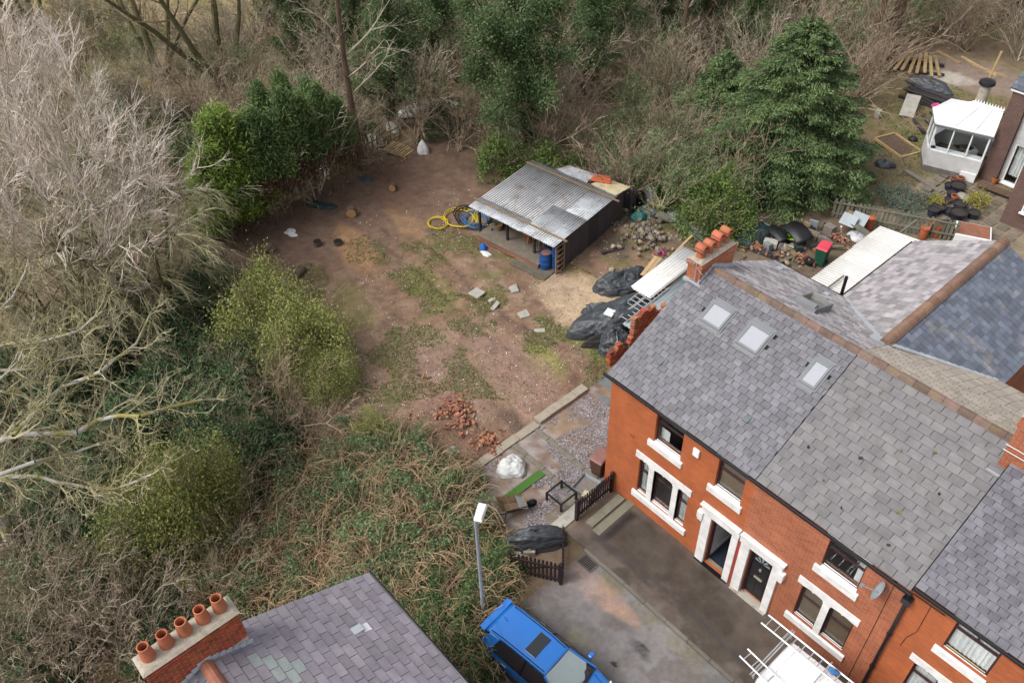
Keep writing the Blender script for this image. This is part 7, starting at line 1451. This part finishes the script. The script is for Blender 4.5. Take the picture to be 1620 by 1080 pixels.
# ================================================================ vehicles
ca = thing('parked_car', 'bright blue hatchback with a dark sunroof parked against the brambles', 'car', (4.02, -6.64, .01), math.radians(6.5))
def loft(secs, cap=True):
    b = MB(); n = len(secs[0]); vs = [v for s in secs for v in s]; m_ = len(secs)
    fs = [(i*n+k, i*n+(k+1) % n, (i+1)*n+(k+1) % n, (i+1)*n+k) for i in range(m_-1) for k in range(n)]
    if cap: fs += [tuple(range(n)), tuple(range((m_-1)*n, m_*n))]
    return b.add(vs, fs)
def csec(x, w, zt, zb=.22, cr=.035):
    h = [(0, zt+cr), (.55*w, zt+cr*.75), (.86*w, zt), (.95*w, zt-.05), (w, zt-.22), (w*.995, .52), (w*.96, .34), (w*.9, zb), (0, zb-.02)]
    return [(x, y, z) for y, z in h]+[(x, -y, z) for y, z in h[-2:0:-1]]
S_ = [(-2.17, .70, .84, .42), (-2.12, .78, .95, .34), (-1.9, .86, 1.0, .26), (-1.3, .895, 1.0, .22), (-.4, .90, .98, .2), (.5, .90, .97, .2), (1.0, .895, .98, .2), (1.25, .89, .95, .22), (1.7, .86, .87, .24), (2.0, .78, .78, .28), (2.14, .66, .68, .34), (2.18, .55, .60, .4)]
loft([csec(x, w, zt, zb) for x, w, zt, zb in S_]).build('body', MAT['carblue'], ca, local=True, smooth=True).modifiers.new('sub', 'SUBSURF').render_levels = 2
def gsec(x, wb, zb, wr, zr): return [(x, wb, zb), (x, wr, zr), (x, wr*.6, zr+.03), (x, -wr*.6, zr+.03), (x, -wr, zr), (x, -wb, zb)]
G_ = [(-2.06, .74, .96, .70, .985), (-1.72, .82, .97, .57, 1.36), (-1.2, .84, .97, .56, 1.425), (-.3, .85, .96, .56, 1.44), (.28, .85, .96, .545, 1.39), (.72, .84, .96, .64, 1.18), (1.22, .80, .95, .76, .985)]
loft([gsec(*g) for g in G_]).build('glasshouse', MAT['carglass'], ca, local=True, smooth=True)
RO = [(-1.98, .585, 1.33), (-1.72, .59, 1.395), (-1.2, .585, 1.462), (-.3, .58, 1.478), (.30, .565, 1.43), (.38, .545, 1.41)]
rf_ = MB(); rf_.grid([[(x, y*w, z+.03*(1-y*y)-(.04 if abs(y) == 1 else 0)) for y in (-1, -.96, -.6, 0, .6, .96, 1)] for x, w, z in RO]); rf_.build('roof', MAT['carblue'], ca, local=True, smooth=True, solid=.012)
MB().obox((-.36, 0, 1.511), (.40, .76, .014), 0, 0, .012).build('sunroof', MAT['carglass'], ca, local=True, bevel=.03)
P = []
for f in (0, .33, .66, 1):
    row = []
    for y in np.linspace(-1, 1, 9):
        x = .40+.80*f-.12*y*y*(.3+.7*f); z = 1.405-(1.405-.995)*f-.05*y*y*(1-f*.5); row.append((x+.01, y*(.54+.235*f), z+.035))
    P.append(row)
MB().grid(P).build('windscreen', MAT['screen'], ca, local=True, smooth=True)
for s in (-1, 1):
    MB().tube([(.36, s*.56, 1.40), (.75, s*.67, 1.20), (1.2, s*.80, .99)], .035, 6).build('front_pillar', MAT['carblue'], ca, local=True, smooth=True)
    MB().hexa([(-1.55, s*.85, .97), (-1.95, s*.80, .97), (-1.95, s*.79, .99), (-1.55, s*.84, .99)], [(-1.35, s*.60, 1.405), (-1.75, s*.60, 1.36), (-1.75, s*.58, 1.37), (-1.35, s*.58, 1.42)]).build('rear_pillar', MAT['carblue'], ca, local=True)
    MB().tube([(-.35, s*.862, .97), (-.33, s*.585, 1.43)], .022, 5).build('middle_pillar', MAT['blackpaint'], ca, local=True); MB().tube([(-1.75, s*.52, 1.43), (-1.2, s*.51, 1.485), (-.3, s*.505, 1.50), (.3, s*.49, 1.45)], .014, 5).build('roof_rail', MAT['blackplastic'], ca, local=True)
    MB().obox((.88, s*1.0, 1.0), (.14, .2, .13), 0, 0, 0).build('mirror', MAT['carblue'], ca, local=True, bevel=.03)
    MB().hexa([(-2.16, s*.62, .80), (-1.85, s*.872, .80), (-1.83, s*.86, .95), (-2.13, s*.58, .95)], [(-2.19, s*.63, .81), (-1.87, s*.892, .81), (-1.85, s*.885, .95), (-2.16, s*.60, .95)]).build('taillight', MAT['taillight'], ca, local=True)
    MB().hexa([(2.1, s*.45, .62), (1.78, s*.82, .66), (1.72, s*.80, .80), (2.02, s*.5, .74)], [(2.15, s*.46, .63), (1.82, s*.86, .67), (1.75, s*.85, .83), (2.05, s*.52, .79)]).build('headlight', MAT['headlight'], ca, local=True)
    for x in (-.95, .05): MB().box(x-.1, x+.1, s*.905-.012, s*.905+.012, .80, .83).build('door_handle', MAT['alloy'], ca, local=True)
    for x in (-1.32, 1.32):
        o = MB().lathe([(.2, -.1), (.3, -.1), (.315, -.06), (.315, .06), (.3, .1), (.2, .1)], n=22).build('wheel', MAT['tyre'], ca, local=True); o.rotation_euler = (math.pi/2, 0, 0); o.location = (x, s*.82, .315)
        rim = MB(); rim.lathe([(.205, 0), (.19, .02), (.05, .03), (.001, .035)], n=16).build('rim', MAT['alloy'], o, local=True).location = (0, 0, -s*.09)
MB().hexa([(-2.16, -.62, 1.32), (-1.94, -.66, 1.345), (-1.94, .66, 1.345), (-2.16, .62, 1.32)], [(-2.16, -.60, 1.345), (-1.93, -.65, 1.385), (-1.93, .65, 1.385), (-2.16, .60, 1.345)]).build('spoiler', MAT['carblue'], ca, local=True, bevel=.008)
MB().add([(-2.075, -.60, 1.02), (-1.99, -.60, 1.33), (-1.99, .60, 1.33), (-2.075, .60, 1.02)], [(0, 1, 2, 3)]).build('rear_window', MAT['carglass'], ca, local=True, solid=.01); MB().tube([(-1.55, 0, 1.44), (-1.7, 0, 1.56)], .008, 5).build('aerial', MAT['blackpaint'], ca, local=True); MB().box(-2.2, -2.17, -.26, .26, .62, .73).build('number_plate', MAT['upvc'], ca, local=True)
ca['label'] = 'bright blue hatchback with a dark sunroof parked against the brambles'
for s in (-1, 1):
    for x in (-.36, .72): MB().tube([(x, s*.893, .92), (x+.02, s*.904, .75), (x, s*.898, .35)], .006, 4).build('door_seam', MAT['blackpaint'], ca, local=True)
    MB().tube([(-1.0, s*.91, .36), (1.0, s*.91, .36)], .03, 6).build('side_skirt', MAT['blackplastic'], ca, local=True)
    MB().tube([(-1.95, s*.83, .985), (-1.3, s*.868, 1.0), (0, s*.868, .985), (1.0, s*.85, .975)], .009, 5).build('window_trim', MAT['blackpaint'], ca, local=True)
    for x in (-1.32, 1.32):
        MB().tube([(x+.37*math.cos(a), s*.885, .32+.37*math.sin(a)) for a in np.linspace(0, math.pi, 12)], .03, 6).build('wheel_arch', MAT['blackplastic'], ca, local=True)
    MB().tube([(1.18, s*.1+.1, 1.03), (1.05, s*.1-.45, 1.10)], .012, 5).build('wiper', MAT['blackpaint'], ca, local=True)
MB().tube([(1.20, -.72, 1.02), (1.27, -.3, 1.035), (1.28, 0, 1.04), (1.27, .3, 1.035), (1.20, .72, 1.02)], .03, 6).build('cowl', MAT['blackplastic'], ca, local=True)
MB().tube([(1.3, -.62, .975), (1.7, -.55, .91), (2.05, -.42, .80)], .006, 4).tube([(1.3, .62, .975), (1.7, .55, .91), (2.05, .42, .80)], .006, 4).build('bonnet_seam', MAT['blackpaint'], ca, local=True)
va = thing('parked_van', 'white panel van with a ribbed roof parked against the kerb', 'van', (10.85, -2.15, .06), 0)
def vsec(x, w, zt, zb): h = [(0, zt), (.7*w, zt-.015), (.9*w, zt-.06), (.96*w, zt-.18), (w, 1.0), (w*.99, .5), (w*.95, zb), (0, zb)]; return [(x, y, z) for y, z in h]+[(x, -y, z) for y, z in h[-2:0:-1]]
loft([vsec(*s) for s in ((-2.18, .86, 1.86, .4), (-2.12, .92, 1.93, .32), (-1.2, .93, 1.95, .28), (.6, .93, 1.95, .28), (.95, .92, 1.86, .28), (1.45, .91, 1.2, .28), (2.1, .86, 1.0, .3), (2.3, .75, .8, .4))]).build('body', MAT['vanwhite'], va, local=True, smooth=True)
for k in range(5): MB().box(-1.95+k*.55, -1.92+k*.55, -.8, .8, 1.945, 1.965).build('roof_rib', MAT['vanwhite'], va, local=True)
for s in (-.35, .35): MB().box(-2.0, .5, s-.015, s+.015, 1.95, 1.966).build('roof_rib', MAT['vanwhite'], va, local=True)
MB().hexa([(.98, -.8, 1.82), (1.42, -.86, 1.24), (1.42, .86, 1.24), (.98, .8, 1.82)], [(1.0, -.8, 1.85), (1.46, -.86, 1.25), (1.46, .86, 1.25), (1.0, .8, 1.85)]).build('windscreen', MAT['carglass'], va, local=True)
for s in (-1, 1):
    MB().box(.35, 1.0, s*.92-.02, s*.92+.02, 1.15, 1.7).build('side_window', MAT['carglass'], va, local=True); MB().box(-2.2, -2.15, s*.75-.09, s*.75+.09, .7, 1.2).build('taillight', MAT['taillight'], va, local=True)
    MB().box(-2.19, -2.15, s*.4-.3, s*.4+.3, 1.2, 1.7).build('rear_window', MAT['carglass'], va, local=True)
    for x in (-1.35, 1.45):
        o = MB().lathe([(.18, -.1), (.3, -.1), (.32, 0), (.3, .1), (.18, .1)], n=20).build('wheel', MAT['tyre'], va, local=True); o.rotation_euler = (math.pi/2, 0, 0); o.location = (x, s*.84, .30); MB().lathe([(.001, .0), (.19, .0)], n=14).build('rim', MAT['alloy'], o, local=True)
rk = MB()
for x in (-2.25, -1.0, .4): rk.tube([(x, -1.0, 2.12), (x, 1.0, 2.12)], .022, 6); rk.tube([(x, -.88, 1.85), (x, -.9, 2.12)], .02, 6); rk.tube([(x, .88, 1.85), (x, .9, 2.12)], .02, 6)
rk.tube([(-2.32, -1.0, 2.12), (-2.32, 1.0, 2.12)], .022, 6); rk.build('roof_rack', MAT['alu'], va, local=True)
ladder('ladder', 'long aluminium ladder on the van roof nearest the house wall', (7.8, -1.50, 2.27), (12.9, -1.46, 2.27), .36, 18); ladder('ladder', 'narrow aluminium ladder on the road side of the van roof', (8.02, -2.78, 2.25), (11.4, -3.02, 2.25), .34, 12)
lump('blue_rope', 'hoseblue', (10.05, -1.42, 2.27), .14, .1, .1, .3, 71, 'knotted blue rope tied round the van\'s ladder', 'rope', .4)
